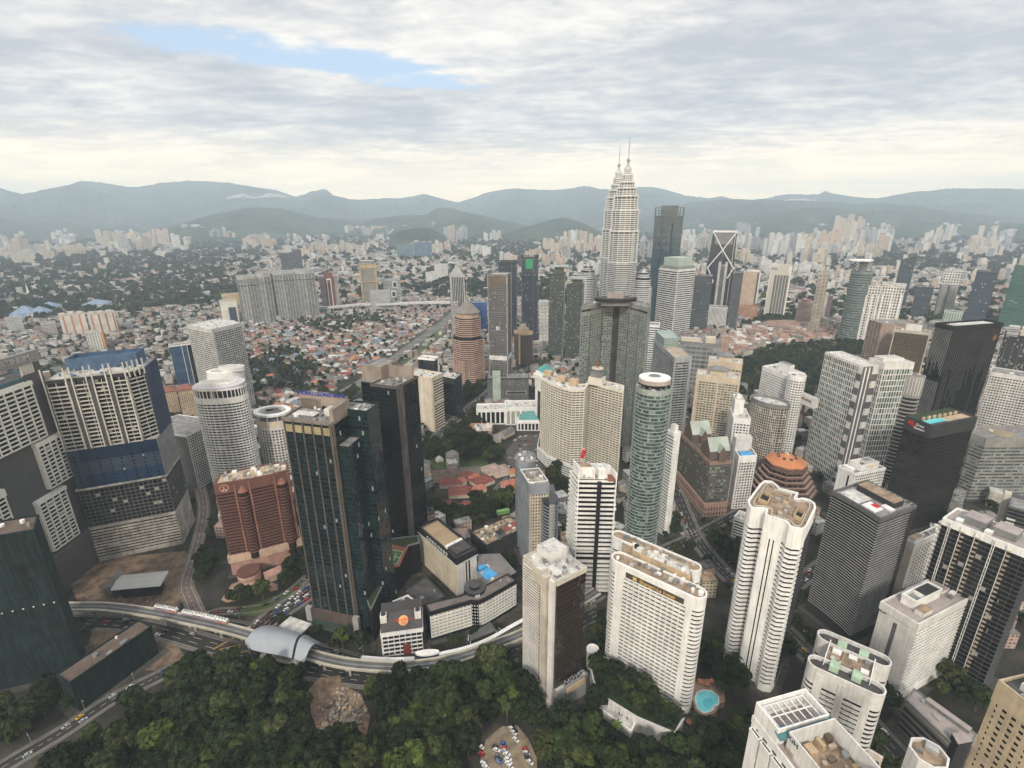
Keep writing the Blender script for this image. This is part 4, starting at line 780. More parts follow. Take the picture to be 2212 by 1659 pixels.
def green_cylinder():
    q, h = ellP((1379, 815), (1450, 812), 1178, .92, 36)
    r = tower('round_glass_tower', 'round green glass tower with thin pale floor rings and a white disc roof', 'apartment tower', q, h-9, facade('green_glass_skin', (.15, .19, .165), (.045, .075, .062), 3.3, 1.9, .82, .8, var=.7, pale=.22, palecol=(.20, .26, .22)), plain('pale_green_ring', (.30, .34, .31)), fh=3.3, bh=.55, proj=.75, pane=GGREEN, panew=2.2, gapw=.5, roof=DKG, par=.8, units=22, top=1)
    c = cen(q); R = hypot(q[0][0]-c[0], q[0][1]-c[1]); o = lambda k: [(c[0]+R*k*cos(t*pi/18), c[1]+R*k*.95*sin(t*pi/18)) for t in range(36)]
    b = MB(); b.prism(o(.55), h-9, h-2); b.build('crown_core', DKG, r); b = MB(); b.ring(o(.93), o(.80), h-4.5, h-1); b.build('crown_ring', plain('pinkish_ring', (.40, .35, .32)), r); b = MB(); b.prism(o(.9), h-1.0, h, bot=True); b.build('disc_roof', WHITE, r); block(r, o(.35), h, h+.8, OFFW, GREY, 'roof_hatch')
    b = MB()
    for k in range(14): b.tube((*o(.86)[k*2], h-9), (*o(.86)[k*2], h-3), .3, 5)
    b.build('crown_column', DKG, r)
    p2, h2 = faceP((1441, 930), (1456, 938), 1146, 8)
    r = tower('punched_white_slab', 'narrow white slab dotted with square windows right behind the round green tower', 'apartment tower', p2, h2, WHITE, WHITE, fh=3.2, bf=.6, proj=.12, bay=2.4, pw=1.5, pproj=.1, pane=GBLACK, edges=[0], roof=ROOFL, units=2, corename='wall', top=2)
    for i in range(int(h2/3.2)-1): c, d, L = wallpt(p2, 1, .15, .6, 3+i*3.2); bxo('balcony', WHITE, r, c, (2.6, 1.4, 1.0), atan2(d[1], d[0]))
    k = sub(p2, .35, .95, .1, .6); block(r, k, h2, h2+8, WHITE, ROOFL, 'roof_frame')
green_cylinder()
def cream_condo():
    h = ht((1169, 818), 992)
    f = polyD([(1169.5, 818), (1190, 829), (1212, 837), (1236, 843), (1262, 842), (1272, 826), (1300, 834), (1324, 840), (1345, 846)], h)
    n = (8, 30); p = f+[(x+n[0]*.6, y+18) for x, y in reversed(f)]
    r = tower('cream_balcony_condo', 'long cream apartment building with a wavy balcony front and stepped crown', 'apartment block', p, h, GDARK, plain('cream_balcony', (.70, .65, .54), var=.1), fh=3.05, bf=.42, proj=.9, bay=4.4, pw=.5, pproj=.6, pane=plain('cream_room', (.11, .095, .07)), roof=ROOFL, units=26, par=1.2, top=2)
    cr = plain('cream_balcony', (.70, .65, .54), var=.1); w = P(1290, 812, h+10); a = -.55
    for s, z0, z1 in ((12, h, h+9), (9, h+9, h+15), (6, h+15, h+19)): b = MB(); b.box(w, z0, z1, s*1.4, s, a); b.build('crown_step', cr if z0 < h+5 else GREY, r)
    b = MB(); b.cone(w, h+19, h+20, 7, 7, 16); b.build('crown_disc', CREAM, r); b = MB(); b.tube((*w, h+20), (*w, h+31), .5, 6); b.cone(w, h+22, h+26, 1.8, 1.8, 8); b.build('red_beacon_mast', TERRA, r)
    for x, y in ((1185, 806), (1215, 818), (1240, 824)): q = P(x, y, h+4); b = MB(); b.box(q, h, h+7, 10, 8, a); b.build('stair_head', SAND, r)
    hp = 15; pf = polyD([(1161, 965), (1182, 985), (1210, 997), (1245, 1012)], hp); pp = pf+[(x+6, y+45) for x, y in reversed(pf)]
    tower('striped_car_park', 'white striped curved parking podium below the cream wavy condo', 'podium', pp, hp, GBLACK, WHITE, fh=3.0, bf=.5, proj=.5, roof=PLANT, units=0, par=1.2, top=.2)
cream_condo()
def arched_condo():
    f0 = [(1256, 664), (1277, 661), (1302, 655), (1333, 653), (1362, 658), (1384, 663), (1400, 668)]; h = ht((1262, 664), 975); f = polyD(f0, h)
    p = f+[(x+10, y+26) for x, y in reversed(f)]
    r = tower('grey_arc_condo', 'tall grey twin-core condominium with an arcaded crown and dark central slot, before the twin spires', 'apartment tower', p, h, GDARK, plain('grey_green_panel', (.24, .255, .235)), fh=3.4, bf=.42, proj=.6, bay=3.6, pw=.9, pproj=.7, pane=GGREEN, roof=ROOFG, units=12, par=1.5, top=9)
    for e in range(5): panel(r, p, e, 4, h-9, MGREY, 'vertical_slot', .9, .93, 1.0)
    panel(r, p, 2, 2, h-2, plain('dark_central_slot', (.06, .052, .048)), 'central_slot', 1.0, .75, 1.0); panel(r, p, 3, 2, h-2, plain('dark_central_slot', (.06, .052, .048)), 'central_slot', 1.0, 0, .25)
    its = []
    for e in range(6):
        for k in range(8): c, d, L = wallpt(p, e, (k+.5)/8, .66, h-4.5); its.append((c, (1.5, .2, 2.4), atan2(d[1], d[0])))
    many('arcade_opening', GBLACK, r, its)
    w = P(1330, 648, h+6); q = [(w[0]+26*cos(k*pi/12), w[1]+13*sin(k*pi/12)) for k in range(24)]
    b = MB(); b.prism([(w[0]+(x-w[0])*.75, w[1]+(y-w[1])*.75) for x, y in q], h, h+5); b.build('crown_drum', GREY, r); b = MB(); b.prism(q, h+5, h+9, 0, 1, bot=True); b.build('oval_roof', [BLK, ROOFD], r); b = MB(); b.box(w, h+9, h+15, 20, 12, -.3); b.build('plant_room', plain('mauve_plant_room', (.30, .26, .25)), r)
arched_condo()
# other towers right of centre
p, h = rectP((1456.8, 774.7), (1421, 732.8), (1493.5, 771.6), 950)
r = tower('sloped_glass_office', 'grey office with a sloping glazed atrium roof and ribbon windows on its end wall', 'office tower', p, h, GDARK, plain('silver_grey_panel', (.33, .34, .34)), fh=3.7, bf=.5, proj=.35, bay=6, pw=.5, pproj=.3, pane=GBLACK, roof=TAN, units=10, par=1.5, top=3)
b = MB(); q = sub(p, .05, .95, .55, 1.0); b.prism(q, h, h+13, poly2=[q[0], q[1], q[2], q[3]]); b.build('sloped_glass_roof', facade('pale_green_glazing', (.30, .36, .34), (.20, .27, .26), 2, 2, .85, .85), r)
panel(r, p, 0, 0, h+1, plain('silver_grey_panel', (.33, .34, .34)), 'corner_pier', .8, 0, .1); panel(r, p, 0, 0, h+1, plain('silver_grey_panel', (.33, .34, .34)), 'corner_pier', .8, .84, 1)
p, h = faceP((1470, 738), (1559, 740), 838, 40)
r = tower('wide_grey_mall', 'wide grey block of large panels with cream plant boxes on its roof', 'building', p, h, facade('grey_panel_block', (.26, .26, .25), (.13, .14, .14), 8, 9, .62, .86, var=.6, pale=.1), None, fh=8, units=14, top=4, crown=GREY); block(r, sub(p, .6, .85, .1, .4), h, h+10, CREAM, CREAM); block(r, sub(p, .0, .5, .2, .4), h, h+6, CREAM, ROOFL)
p, h = faceP((1559, 728), (1577, 729), 830, 22); tower('pink_granite_block', 'plain pink granite tower at the end of the wide grey block', 'tower', p, h, plain('pink_plain', (.42, .29, .22)), None, units=3, top=1, crown=plain('pink_plain', (.42, .29, .22)))
for k, (L_, R_, by, lab) in enumerate((((1531, 780), (1604, 784), 930, 'farther of two cream gabled condominiums'), ((1505, 810), (1597, 820), 962, 'nearer of two cream gabled condominiums'))):
    p, h = faceP(L_, R_, by, 24); cm = plain('warm_cream', (.58, .48, .36), var=.1)
    r = tower('cream_condominium', lab+' with tall pale piers', 'apartment tower', p, h, GDARK, cm, fh=3.3, bf=.4, proj=.45, bay=4, pw=.8, pproj=.6, pane=GGREEN, roof=ROOFL, units=8, par=1.4, top=6)
    panel(r, p, 0, 0, h+2, cm, 'tower_pier', 1.2, 0, .06); panel(r, p, 0, 0, h+2, cm, 'tower_pier', 1.2, .5, .54); block(r, sub(p, .3, .7, .3, .8), h, h+7, cm, plain('pinkish_tile', (.42, .33, .28))); b = MB(); q = sub(p, .25, .75, .2, .9); b.prism(q, h+7, h+11, poly2=[tuple(np.array(cen(q))+(np.array(t)-np.array(cen(q)))*.35) for t in q]); b.build('hip_roof', GREY, r)
def gabled_brown():
    p, h = rectP(zc('B4', 1480, 530), zc('B4', 1165, 150), zc('B4', 1725, 510), 1117); hp = h
    f_, l_, r_ = p[0], P(*zc('B4', 1165, 150), h), P(*zc('B4', 1725, 510), h); p = [f_, r_, (r_[0]+l_[0]-f_[0], r_[1]+l_[1]-f_[1]), l_]
    pk = tower('pink_arcade_podium', 'long pink granite arcaded podium along the street', 'podium', p, h, facade('pink_arcade', (.44, .28, .22), (.10, .07, .06), 6, 3.2, .55, .45, pale=0), None, units=0, top=1, crown=PINK, roof=ROOFB)
    q = sub(p, .08, .98, .05, .98); H1 = ht(zc('A4', 1530, 1545), 1105); hb = max(H1, h+30)
    r = tower('green_roofed_office', 'umber office block with two steep pale green glass gable roofs', 'office tower', q, hb-h, facade('umber_green_facade', (.13, .105, .085), (.05, .07, .06), 3.7, 3.0, .55, .7, pale=.08, var=.6), None, z0=h, units=6, roof=BRN2, top=3, crown=plain('umber_pink_trim', (.30, .20, .155)), par=1)
    lattice(r, q, h, int((hb-h-4)/3.7), 3.7, .4, BRN2, .4, pane=GGREEN, panew=3, edges=[0])
    gr = facade('pale_green_roof_glass', (.36, .40, .34), (.25, .30, .25), 2.2, 2.2, .82, .82, var=.2, pale=0)
    for t0, t1 in ((.05, .30), (.62, .9)):
        s = sub(q, .02, .98, t0, t1); z = hb+10; block(r, s, hb, z, BRN2, BRN2, 'gable_storey'); m0 = tuple((np.array(s[0])+np.array(s[3]))/2); m1 = tuple((np.array(s[1])+np.array(s[2]))/2); zr = z+12; b = MB()
        for a_, b_, c_, d_ in ((s[0], s[1], m1, m0), (s[2], s[3], m0, m1)): L = hypot(b_[0]-a_[0], b_[1]-a_[1]); b.face([(*a_, z), (*b_, z), (*c_, zr), (*d_, zr)], 0, [(0, 0), (L, 0), (L, 14), (0, 14)])
        b.build('gable_roof', gr, r); b = MB(); b.face([(*s[3], z), (*s[0], z), (*m0, zr-.2)]); b.face([(*s[1], z), (*s[2], z), (*m1, zr-.2)]); b.build('gable_wall', BRN2, r)
        g2 = sub(s, .35, .7, -.25, .45); m0 = tuple((np.array(g2[0])+np.array(g2[1]))/2); m1 = tuple((np.array(g2[2])+np.array(g2[3]))/2); b = MB()
        b.face([(*g2[1], z), (*g2[2], z), (*m1, z+7), (*m0, z+7)], 0, [(0, 0), (9, 0), (9, 8), (0, 8)]); b.face([(*g2[3], z), (*g2[0], z), (*m0, z+7), (*m1, z+7)], 0, [(0, 0), (9, 0), (9, 8), (0, 8)]); b.build('dormer_roof', gr, r); b = MB(); b.face([(*g2[0], z), (*g2[1], z), (*m0, z+6.9)]); b.face([(*g2[0], hb), (*g2[1], hb), (*g2[1], z), (*g2[0], z)]); b.build('dormer_wall', BRN2, r)
gabled_brown()
p, h = rectP(zc('A4', 1845, 1520), zc('A4', 1800, 1430), zc('A4', 2022, 1505), 1099)
r = tower('roof_pool_tower', 'slim pale tower with a blue swimming pool on its roof', 'apartment tower', p, h, GDARK, OFFW, fh=3.2, bf=.38, proj=.4, bay=3, pw=1.2, pproj=.45, pane=GDARK, roof=ROOFG, units=4, par=1.6, top=4, crown=WHITE)
b = MB(); q = sub(p, .15, .85, .1, .55); b.prism(q, h, h+1.1); b.build('pool', plain('blue_pool', (.05, .32, .62), rough=.06, streak=0), r); block(r, sub(p, -.05, .9, .7, 1.2), 0, h+14, OFFW, ROOFL, 'stair_tower', .8)
p, h = rectP(zc('A4', 1790, 1110), zc('A4', 1615, 995), zc('A4', 1960, 1150), 1046)
r = tower('white_stepped_condo', 'white stepped apartment tower with pyramid topped lift head', 'apartment tower', p, h, GDARK, WHITE, fh=3.2, bf=.45, proj=.35, bay=3.2, pw=1.0, pproj=.4, pane=GDARK, roof=ROOFL, units=5, par=1.2, top=3)
block(r, sub(p, .05, .62, .35, .98), h, h+17, WHITE, ROOFL, 'upper_storeys', 1); q = sub(p, .15, .5, .5, .85); b = MB(); b.prism(q, h+17, h+19); c = cen(q); b.prism(q, h+19, h+23, poly2=[tuple(np.array(c)+(np.array(t)-np.array(c))*.1) for t in q]); b.build('pyramid_roof', OFFW, r)
b = MB(); p2, h2 = rectP(zc('B4', 1920, 700), zc('B4', 1800, 660), zc('B4', 1970, 640), 1178); tower('small_louvred_block', 'small white block with zigzag louvres half hidden by street trees', 'building', p2, max(h2, 22), GDARK, OFFW, fh=3, bf=.4, proj=.8, roof=ROOFL, units=6)
# ================================================================ left foreground
def platinum():
    h = 198.0; X = -385.0; p = [(X, 285), (X, 396), (X-24, 396), (X-24, 285)]
    mg = plain('smooth_grey_wall', (.085, .085, .086), var=.1, streak=.05); wg = plain('white_grid', (.74, .73, .67), var=.08)
    r = tower('lettered_apartment_tower', 'grey apartment tower at the left edge with projecting white grid boxes and raised roof lettering', 'apartment tower', p, 179, mg, None, roof=ROOFD, par=.8, units=3, top=1, crown=plain('teal_parapet', (.04, .13, .14)), corename='wall')
    sw = plain('sign_wall_grey', (.24, .235, .225), var=.06); block(r, [(X+1, 285), (X+1, 398), (X-3, 398), (X-3, 285)], 189, h, sw, sw, 'sign_wall')
    text('sign_letters', 'PLATINUM', 6.6, plain('silver_letter', (.44, .44, .43)), r, (X+1.2, 373, 193.6), (0, 1, 0), .35)
    for j in range(6): bxo('sign_column', OFFW, r, (X-.6, 380.5+j*1.9, 184), (1.6, .8, 10))
    block(r, [(X+.6, 391), (X+.6, 396), (X-2, 396), (X-2, 391)], 179, 189, mg, mg, 'corner_wall')
    panel(r, p, 0, 105, 181, mg, 'dark_wall', .8, .85, 1.0)
    for y0, y1, z0, z1, nb in ((318, 381, 129, 176, 8), (369, 392, 86, 127, 4), (355, 381, 35, 82, 4), (292, 334, 70, 106, 6), (315, 349, 34, 66, 5)):
        q = [(X+3.0, y0), (X+3.0, y1), (X-.3, y1), (X-.3, y0)]; b_ = MB(); b_.prism(q, z0, z1, 0, 1, bot=True); b_.build('box_core', [GBLACK, wg], r); nf = int((z1-z0-2.6)/3.4)
        lattice(r, q, z0, nf, 3.4, .30, wg, .9, bay=(y1-y0)/nb, pw=1.0, pproj=.9, pane=GBLACK, edges=[0]); panel(r, q, 1, z0, z1, wg, 'box_side', .5); panel(r, q, 3, z0, z1, wg, 'box_side', .5); b_ = MB(); b_.ring(offs(q, 1.0), offs(q, -.4), z0+nf*3.4, z1+.4); b_.build('box_cornice', wg, r)
    b_ = MB(); b_.prism([(X+6, 285), (X+6, 391), (X-26, 391), (X-26, 285)], 0, 32); b_.build('podium', facade('louvred_podium', (.10, .095, .085), (.045, .045, .043), 1.4, 60, .5, .99, pale=0), r)
platinum()
def construction():
    p, h = rectP((301, 803), (93, 825), (338, 776), 1174); lw = hypot(p[0][0]-p[3][0], p[0][1]-p[3][1])
    r = setorg(thing('unfinished_tower', 'unfinished concrete tower with blue glass waist, bare floor slabs and blue netting on top', 'construction site', (*cen(p), 0)))
    zA, zB, zC = h*.205, h*.43, h*.64
    big = sub(p, .0, .8, -.0, 1.0)
    b = MB(); b.prism(offs(p, .5), 0, zA, 0, 1); b.build('car_park_storeys', [CONC, CONC], r)
    q = offs(p, .9)
    lattice(r, offs(p, .6), 3, int((zA-4)/3.0), 3.0, .58, plain('concrete_band', (.40, .37, .32), var=.4, streak=.25), .5, edges=[3], pane=GBLACK, panew=9, gapw=.3, bname='concrete_band')
    b = MB(); b.prism(p, zA, zC, 0, 1); b.build('core', [DKG, CONC], r)
    q = offs(p, .2); nf = int((zB-zA-1)/3.5); lattice(r, q, zA+.5, nf, 3.5, .16, plain('dark_slab_edge', (.10, .10, .10), streak=.2), .6, bay=3.6, pw=.5, pproj=.5, edges=[3, 0], pane=GBLACK, panew=3.6)
    b = MB(); b.ring(offs(p, 1.5), offs(p, -.3), zB-1.6, zB); b.build('ledge', plain('concrete_band', (.40, .37, .32)), r); b = MB(); b.ring(offs(p, 1.2), offs(p, -.3), zA-.3, zA+.5); b.build('ledge', plain('concrete_band', (.40, .37, .32)), r)
    bl = facade('navy_curtain_wall', (.02, .035, .065), (.016, .034, .07), 3.5, 3.6, .9, .93, rough=.1, var=.5, pale=.02, palecol=(.3, .4, .5), lit=.008); panel(r, p, 3, zB, zC, bl, 'blue_curtain_wall', .9)
    panel(r, p, 0, zB, zC, GREY, 'grey_side_wall', .8)
    its = []
    for i in range(int((zC-zB)/3.5)-1):
        for k in range(8):
            c, d, L = wallpt(p, 3, (k+.5)/8, .95, zB+2+i*3.5); its.append((c, (1.3, .14, 1.6), atan2(d[1], d[0])))
    many('open_window', GBLACK, r, its)
    qa = sub(p, .0, 1, .10, 1.0); qa = [p[3], *[tuple(np.array(p[3])+(np.array(p[0])-np.array(p[3]))*t) for t in (.86,)], tuple(np.array(p[0])+(np.array(p[1])-np.array(p[0]))*.22), p[1], p[2]]
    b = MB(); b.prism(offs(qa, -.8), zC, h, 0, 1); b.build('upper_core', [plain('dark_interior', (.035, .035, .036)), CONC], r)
    nf = 17; fh = (h-3-zC)/nf; lattice(r, offs(qa, -.7), zC, nf, fh, .20, plain('fresh_concrete', (.52, .50, .45), var=.2, streak=.1), 1.7, bay=6.4, pw=.4, pproj=.5, edges=[0, 1], pane=GBLACK, panew=3.4, bname='slab_edge', pname='column')
    panel(r, qa, 2, zC, h+1, plain('navy_side', (.03, .045, .09)), 'blue_side_wall', 1.2)
    for t in (.28, .52, .76): panel(r, qa, 0, zC, h-2, plain('dark_slot_grey', (.07, .07, .07)), 'recess_strip', 1.75, t, t+.05)
    fc = plain('fresh_concrete', (.52, .50, .45))
    for t in (.0, .26, .33, .50, .575, .74, .81, .985):
        c, d, L = wallpt(qa, 0, t, 1.6, (zC+h+10)/2); bxo('tall_column', fc, r, c, (.9, .9, h+10-zC), atan2(d[1], d[0]))
    for t in (.1, .4, .7, 1.0): c, d, L = wallpt(qa, 1, t, 1.2, h+3); bxo('tall_column', fc, r, c, (.9, .9, 14), atan2(d[1], d[0]))
    b = MB(); b.prism(sub(p, .08, .5, .05, .97), h, h+1.2, 0); b.build('deck_slab', fc, r)
    net = plain('blue_netting', (.07, .12, .20), var=.3); b = MB(); q = sub(p, .5, .98, .10, .88); b.ring(q, offs(q, -.3), h, h+12); b.prism(offs(q, -.31), h, h+9); b.build('netting', net, r)
    for t in (.3, .62): c = cen(sub(p, .02, .12, t, t+.2)); bxo('blue_tarp', plain('bright_tarp', (.05, .17, .36)), r, (c[0], c[1], h+1.9), (4, 2, 1.2), .4)
    roofkit(r, sub(p, .1, .5, .1, .9), h+1.21, 14, mats=[TAN, CONC, STEEL, net], shrink=.4)
    panel(r, p, 0, 0, zA, CONC, 'concrete_side', .9); occupy(offs(p, 6))
    cr = P(210, 716, 30); tower_crane('orange_hoist', cr)
def tower_crane(nm, c): pass
construction()
def hotel_maroon():
    h = ht((465, 1047), 1240); f = polyD([(464.8, 1047), (500, 1041.5), (545, 1034), (585, 1025.5), (621, 1016.4)], h); bk = polyD([(617, 998), (560, 1008), (477, 1025)], h)
    p = f+bk
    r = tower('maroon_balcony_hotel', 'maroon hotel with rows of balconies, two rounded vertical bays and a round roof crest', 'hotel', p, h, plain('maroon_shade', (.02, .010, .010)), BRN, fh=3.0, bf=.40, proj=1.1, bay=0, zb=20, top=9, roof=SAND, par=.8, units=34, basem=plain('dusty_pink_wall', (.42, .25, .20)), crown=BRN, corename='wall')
    for t, e in ((.45, 1), (.55, 3)):
        c, d, L = wallpt(p, e, t, -.6, 0); q = [(c[0]+4.4*cos(k*pi/7+atan2(d[1], d[0])+pi), c[1]+4.4*sin(k*pi/7+atan2(d[1], d[0])+pi)) for k in range(8)]
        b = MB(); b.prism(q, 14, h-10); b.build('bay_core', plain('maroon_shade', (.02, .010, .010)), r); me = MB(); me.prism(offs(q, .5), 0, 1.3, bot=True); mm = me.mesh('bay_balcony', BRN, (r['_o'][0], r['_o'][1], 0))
        for i in range(int((h-30)/3.0)): o = bpy.data.objects.new('bay_balcony', mm); link(o, r); o.location = (0, 0, 20+i*3.0)
        b = MB(); b.prism(q, h-10, h-2, poly2=[(c[0]+(x-c[0])*.12, c[1]+(y-c[1])*.12) for x, y in q]); b.build('bay_cap', plain('light_maroon', (.26, .12, .09)), r)
        for s in (-5.6, 5.6): bxo('side_pier', plain('light_maroon', (.26, .12, .09)), r, (c[0]+d[0]*s+d[1]*1.0, c[1]+d[1]*s-d[0]*1.0, (h+16)/2), (1.3, 2.4, h-18), atan2(d[1], d[0]))
    c, d, L = wallpt(p, 0, .50, 1.1, h-4.0); b = MB(); n = (d[1], -d[0]); b.tube(c, (c[0]+n[0]*.25, c[1]+n[1]*.25, c[2]), 3.4, 24); b.build('crest_rim', CREAM, r); b = MB(); b.tube(c, (c[0]+n[0]*.35, c[1]+n[1]*.35, c[2]), 3.0, 24); b.build('crest_disc', plain('crest_red', (.22, .05, .04)), r)
    text('crest_letter', 'R', 3.0, CREAM, r, (c[0]+n[0]*.5, c[1]+n[1]*.5, c[2]+.5), d, .08); 
    for s in (-1, 1): b = MB(); b.tube((c[0]+d[0]*s*1.0+n[0]*.3, c[1]+d[1]*s*1.0+n[1]*.3, c[2]-1.5), (c[0]+d[0]*s*1.0+n[0]*.55, c[1]+d[1]*s*1.0+n[1]*.55, c[2]-1.5), .75, 10); b.build('crest_leaf', CREAM, r)
    pk = plain('dusty_pink_wall', (.42, .25, .20)); cr = plain('peach_band', (.56, .40, .29))
    b = MB(); q = [(f[0][0]+(x-f[0][0]), f[0][1]+(y-f[0][1])) for x, y in f]; pp = offs(p, 2.2); b.ring(pp, p, 13, 20.5); b.build('peach_cornice', cr, r)
    c = P(538, 1240, 8); t = [(c[0]+9*cos(k*pi/10), c[1]+9*sin(k*pi/10)) for k in range(20)]
    for z0, z1, m in ((0, 3, GBLACK), (3, 5.4, cr), (5.4, 8.4, pk), (8.4, 10.6, cr), (10.6, 12.2, BRN)): b = MB(); b.prism(t if m != GBLACK else offs(t, -1), z0, z1, bot=True); b.build('rotunda_tier', m, r)
    c = P(592, 1232, 7); pv = setorg(thing('entrance_porch', 'peach and pink gabled porch at the maroon hotel entrance', 'porch', (*c, 0))); b = MB(); b.box(c, 0, 6, 15, 9, .75); b.build('wall', cr, pv)
    b = MB(); u_ = rot2((1, 0), .75); w_ = rot2((0, 1), .75); k = lambda s, t, z: (c[0]+u_[0]*s+w_[0]*t, c[1]+u_[1]*s+w_[1]*t, z)
    b.face([k(-8, -5, 6), k(8, -5, 6), k(8, 0, 9.5), k(-8, 0, 9.5)]); b.face([k(8, 5, 6), k(-8, 5, 6), k(-8, 0, 9.5), k(8, 0, 9.5)]); b.face([k(-8, 5, 6), k(-8, -5, 6), k(-8, 0, 9.5)]); b.face([k(8, -5, 6), k(8, 5, 6), k(8, 0, 9.5)]); b.build('roof', plain('porch_pink', (.45, .26, .20)), pv)
hotel_maroon()
def bank_tower():
    p, h = rectP((717, 916.6), (610.8, 904.4), (762, 884), 1368, rw=26)
    gr = facade('deep_green_glass', (.008, .015, .018), (.008, .018, .022), 3.55, 1.5, .88, .92, rough=.1, var=.55, pale=.0, lit=.012)
    r = tower('bank_glass_tower', 'deep green glass tower with brown piers and blue lettering across its roof wall', 'office tower', p, h, gr, None, roof=ROOFG, par=1.4, units=18, top=1.2, crown=plain('taupe_trim', (.19, .165, .15)))
    lattice(r, p, 18, int((h-30)/3.55), 3.55, .1, plain('dark_spandrel', (.012, .016, .017), rough=.5), .3, edges=[3, 0], bh=.5)
    tp = plain('taupe_cladding', (.27, .225, .19)); dk = plain('taupe_dark', (.10, .085, .075))
    for t in (.02, .21, .40, .60, .79): panel(r, p, 3, 0, h, dk, 'vertical_pier', .8, t, t+.022)
    panel(r, p, 3, 0, h, tp, 'corner_pier', 1.0, .955, 1.0) if 0 else panel(r, p, 3, 0, h, dk, 'corner_pier', 1.0, .95, 1.0)
    for k in range(5): panel(r, p, 3, h-8.5, h-3.2, plain('ochre_louvre', (.30, .25, .15)), 'louvre_band', .5, .05+k*.192, .05+k*.192+.14)
    panel(r, p, 0, 0, h, dk, 'corner_pier', 1.0, 0, .05)
    q = sub(p, .05, .62, -.35, .10) if 0 else sub(p, .08, .75, -.24, .0); block(r, q, 0, h-17, gr, ROOFG, 'side_bay', 1.0)
    q = sub(p, .72, 1.35, -.42, .50); block(r, q, 0, h+2, gr, ROOFG, 'rear_bay', 1.5); roofkit(r, q, h+2.1, 14)
    b = MB(); w = sub(p, .80, .87, .0, 1.0); b.prism(w, h, h+11, 0); b.build('roof_wall', tp, r); w2 = sub(p, .05, .86, -.02, .05); b = MB(); b.prism(w2, h, h+9.5); b.build('roof_wall', tp, r)
    w3 = sub(p, .80, 1.2, .55, .98); block(r, w3, h, h+8, tp, ROOFG, 'plant_room', 1)
    c, d, L = wallpt(w, 3, .5, .5, h+9.2); text('sign_letters', 'HONG LEONG BANK', 3.9, plain('blue_letters', (.03, .05, .30)), r, (c[0], c[1], h+11.6), d, .25)
    block(r, sub(p, .45, .75, .15, .35), h, h+4.5, OFFW, ROOFL, 'plant_unit'); block(r, sub(p, .2, .5, .45, .9), h, h+1.8, GREY, ROOFL, 'plant_unit')
    for s, t in ((0.02, 1.06), (.0, -.02)): w = cen(sub(p, s-.16, s-.04, t-.05, t+.04)); b = MB(); b.box(w, 0, 18, 3.2, 4.5, atan2(p[1][1]-p[0][1], p[1][0]-p[0][0])); b.build('base_pylon', plain('stone_grey', (.33, .31, .29)), r)
    b = MB(); b.prism(sub(p, -.30, -.02, -.05, 1.0), 5.2, 5.6, bot=True); b.build('glass_canopy', GGREEN, r); pb = plain('umber_base', (.10, .07, .055)); panel(r, p, 3, 0, 16, pb, 'umber_base', .5, .02, .95)
    # podium with the roof-top tennis court
    pd_ = polyD([zc('B3', -60, 1640), zc('B3', 130, 1240), zc('B3', 340, 960), zc('B3', 450, 930), zc('B3', 440, 860), zc('B3', 90, 900), zc('B3', -150, 1400)], 30); pd_.reverse()
    if sum(pd_[i-1][0]*pd_[i][1]-pd_[i][0]*pd_[i-1][1] for i in range(len(pd_))) < 0: pd_.reverse()
    t = tower('court_podium', 'black podium block carrying a red and green tennis court beside the green glass tower', 'podium', pd_, 30, BLK, None, units=0, par=.9, roof=PLANT, crown=GREY, corename='wall', top=.5)
    cq = [zc('B3', 100, 1170), zc('B3', 135, 1220), zc('B3', 330, 1000), zc('B3', 300, 975), zc('B3', 165, 945), zc('B3', 90, 1060)]
    A_, B_, C_, D_ = [P(*zc('B3', *q), 31) for q in ((97, 1185), (240, 1175), (325, 985), (165, 945))]; b = MB(); b.prism([A_, B_, C_, D_], 30, 31); b.build('court_surround', plain('court_red', (.30, .09, .06)), t)
    k = lambda s, t_: tuple((np.array(A_)*(1-s)+np.array(B_)*s)*(1-t_)+(np.array(D_)*(1-s)+np.array(C_)*s)*t_)
    b = MB(); b.prism([k(.05, .08), k(.82, .08), k(.85, .80), k(.1, .80)], 31, 31.05); b.build('court', GRN, t)
    b = MB()
    for (s0, t0, s1, t1) in ((.08, .12, .8, .12), (.08, .76, .8, .76), (.08, .12, .12, .76), (.8, .12, .82, .76), (.09, .44, .81, .44), (.45, .28, .46, .60)):
        a_, b_ = k(s0, t0), k(s1, t1); b.box(((a_[0]+b_[0])/2, (a_[1]+b_[1])/2), 31.05, 31.1, hypot(b_[0]-a_[0], b_[1]-a_[1]), .3, atan2(b_[1]-a_[1], b_[0]-a_[0]))
    b.build('court_line', WHITE, t)
    # black twin behind
    p, h = rectP((856, 838), (800, 832), (893, 820.6), 1215, rw=30)
    bk = facade('teal_black_glass', (.007, .010, .012), (.005, .010, .013), 3.5, 1.6, .88, .9, rough=.1, var=.5, pale=.0, lit=.004)
    r = tower('teal_black_tower', 'black-teal glass tower with taupe roof walls behind the bank tower', 'office tower', p, h, bk, None, roof=ROOFG, par=1.3, units=14, top=1, crown=dk)
    q = sub(p, .35, 1.25, .25, 1.75); block(r, q, 0, h-2, bk, ROOFG, 'rear_bay'); 
    for w in (sub(p, .42, .5, .95, 1.75), sub(p, .75, .82, .0, .95)): b = MB(); b.prism(w, h-4, h+12); b.build('roof_wall', tp, r)
    block(r, sub(p, .5, 1.2, .95, 1.7), h-2, h+11.5, tp, ROOFG, 'plant_room', .8); c, d, L = wallpt(sub(p, .75, .82, 0, .95), 3, .4, .3, h+12.5); text('sign_letters', 'GUOCO', 3, BLK, r, c, d, .2)
    panel(r, p, 0, 0, h, dk, 'corner_pier', .8, 0, .10); its = []
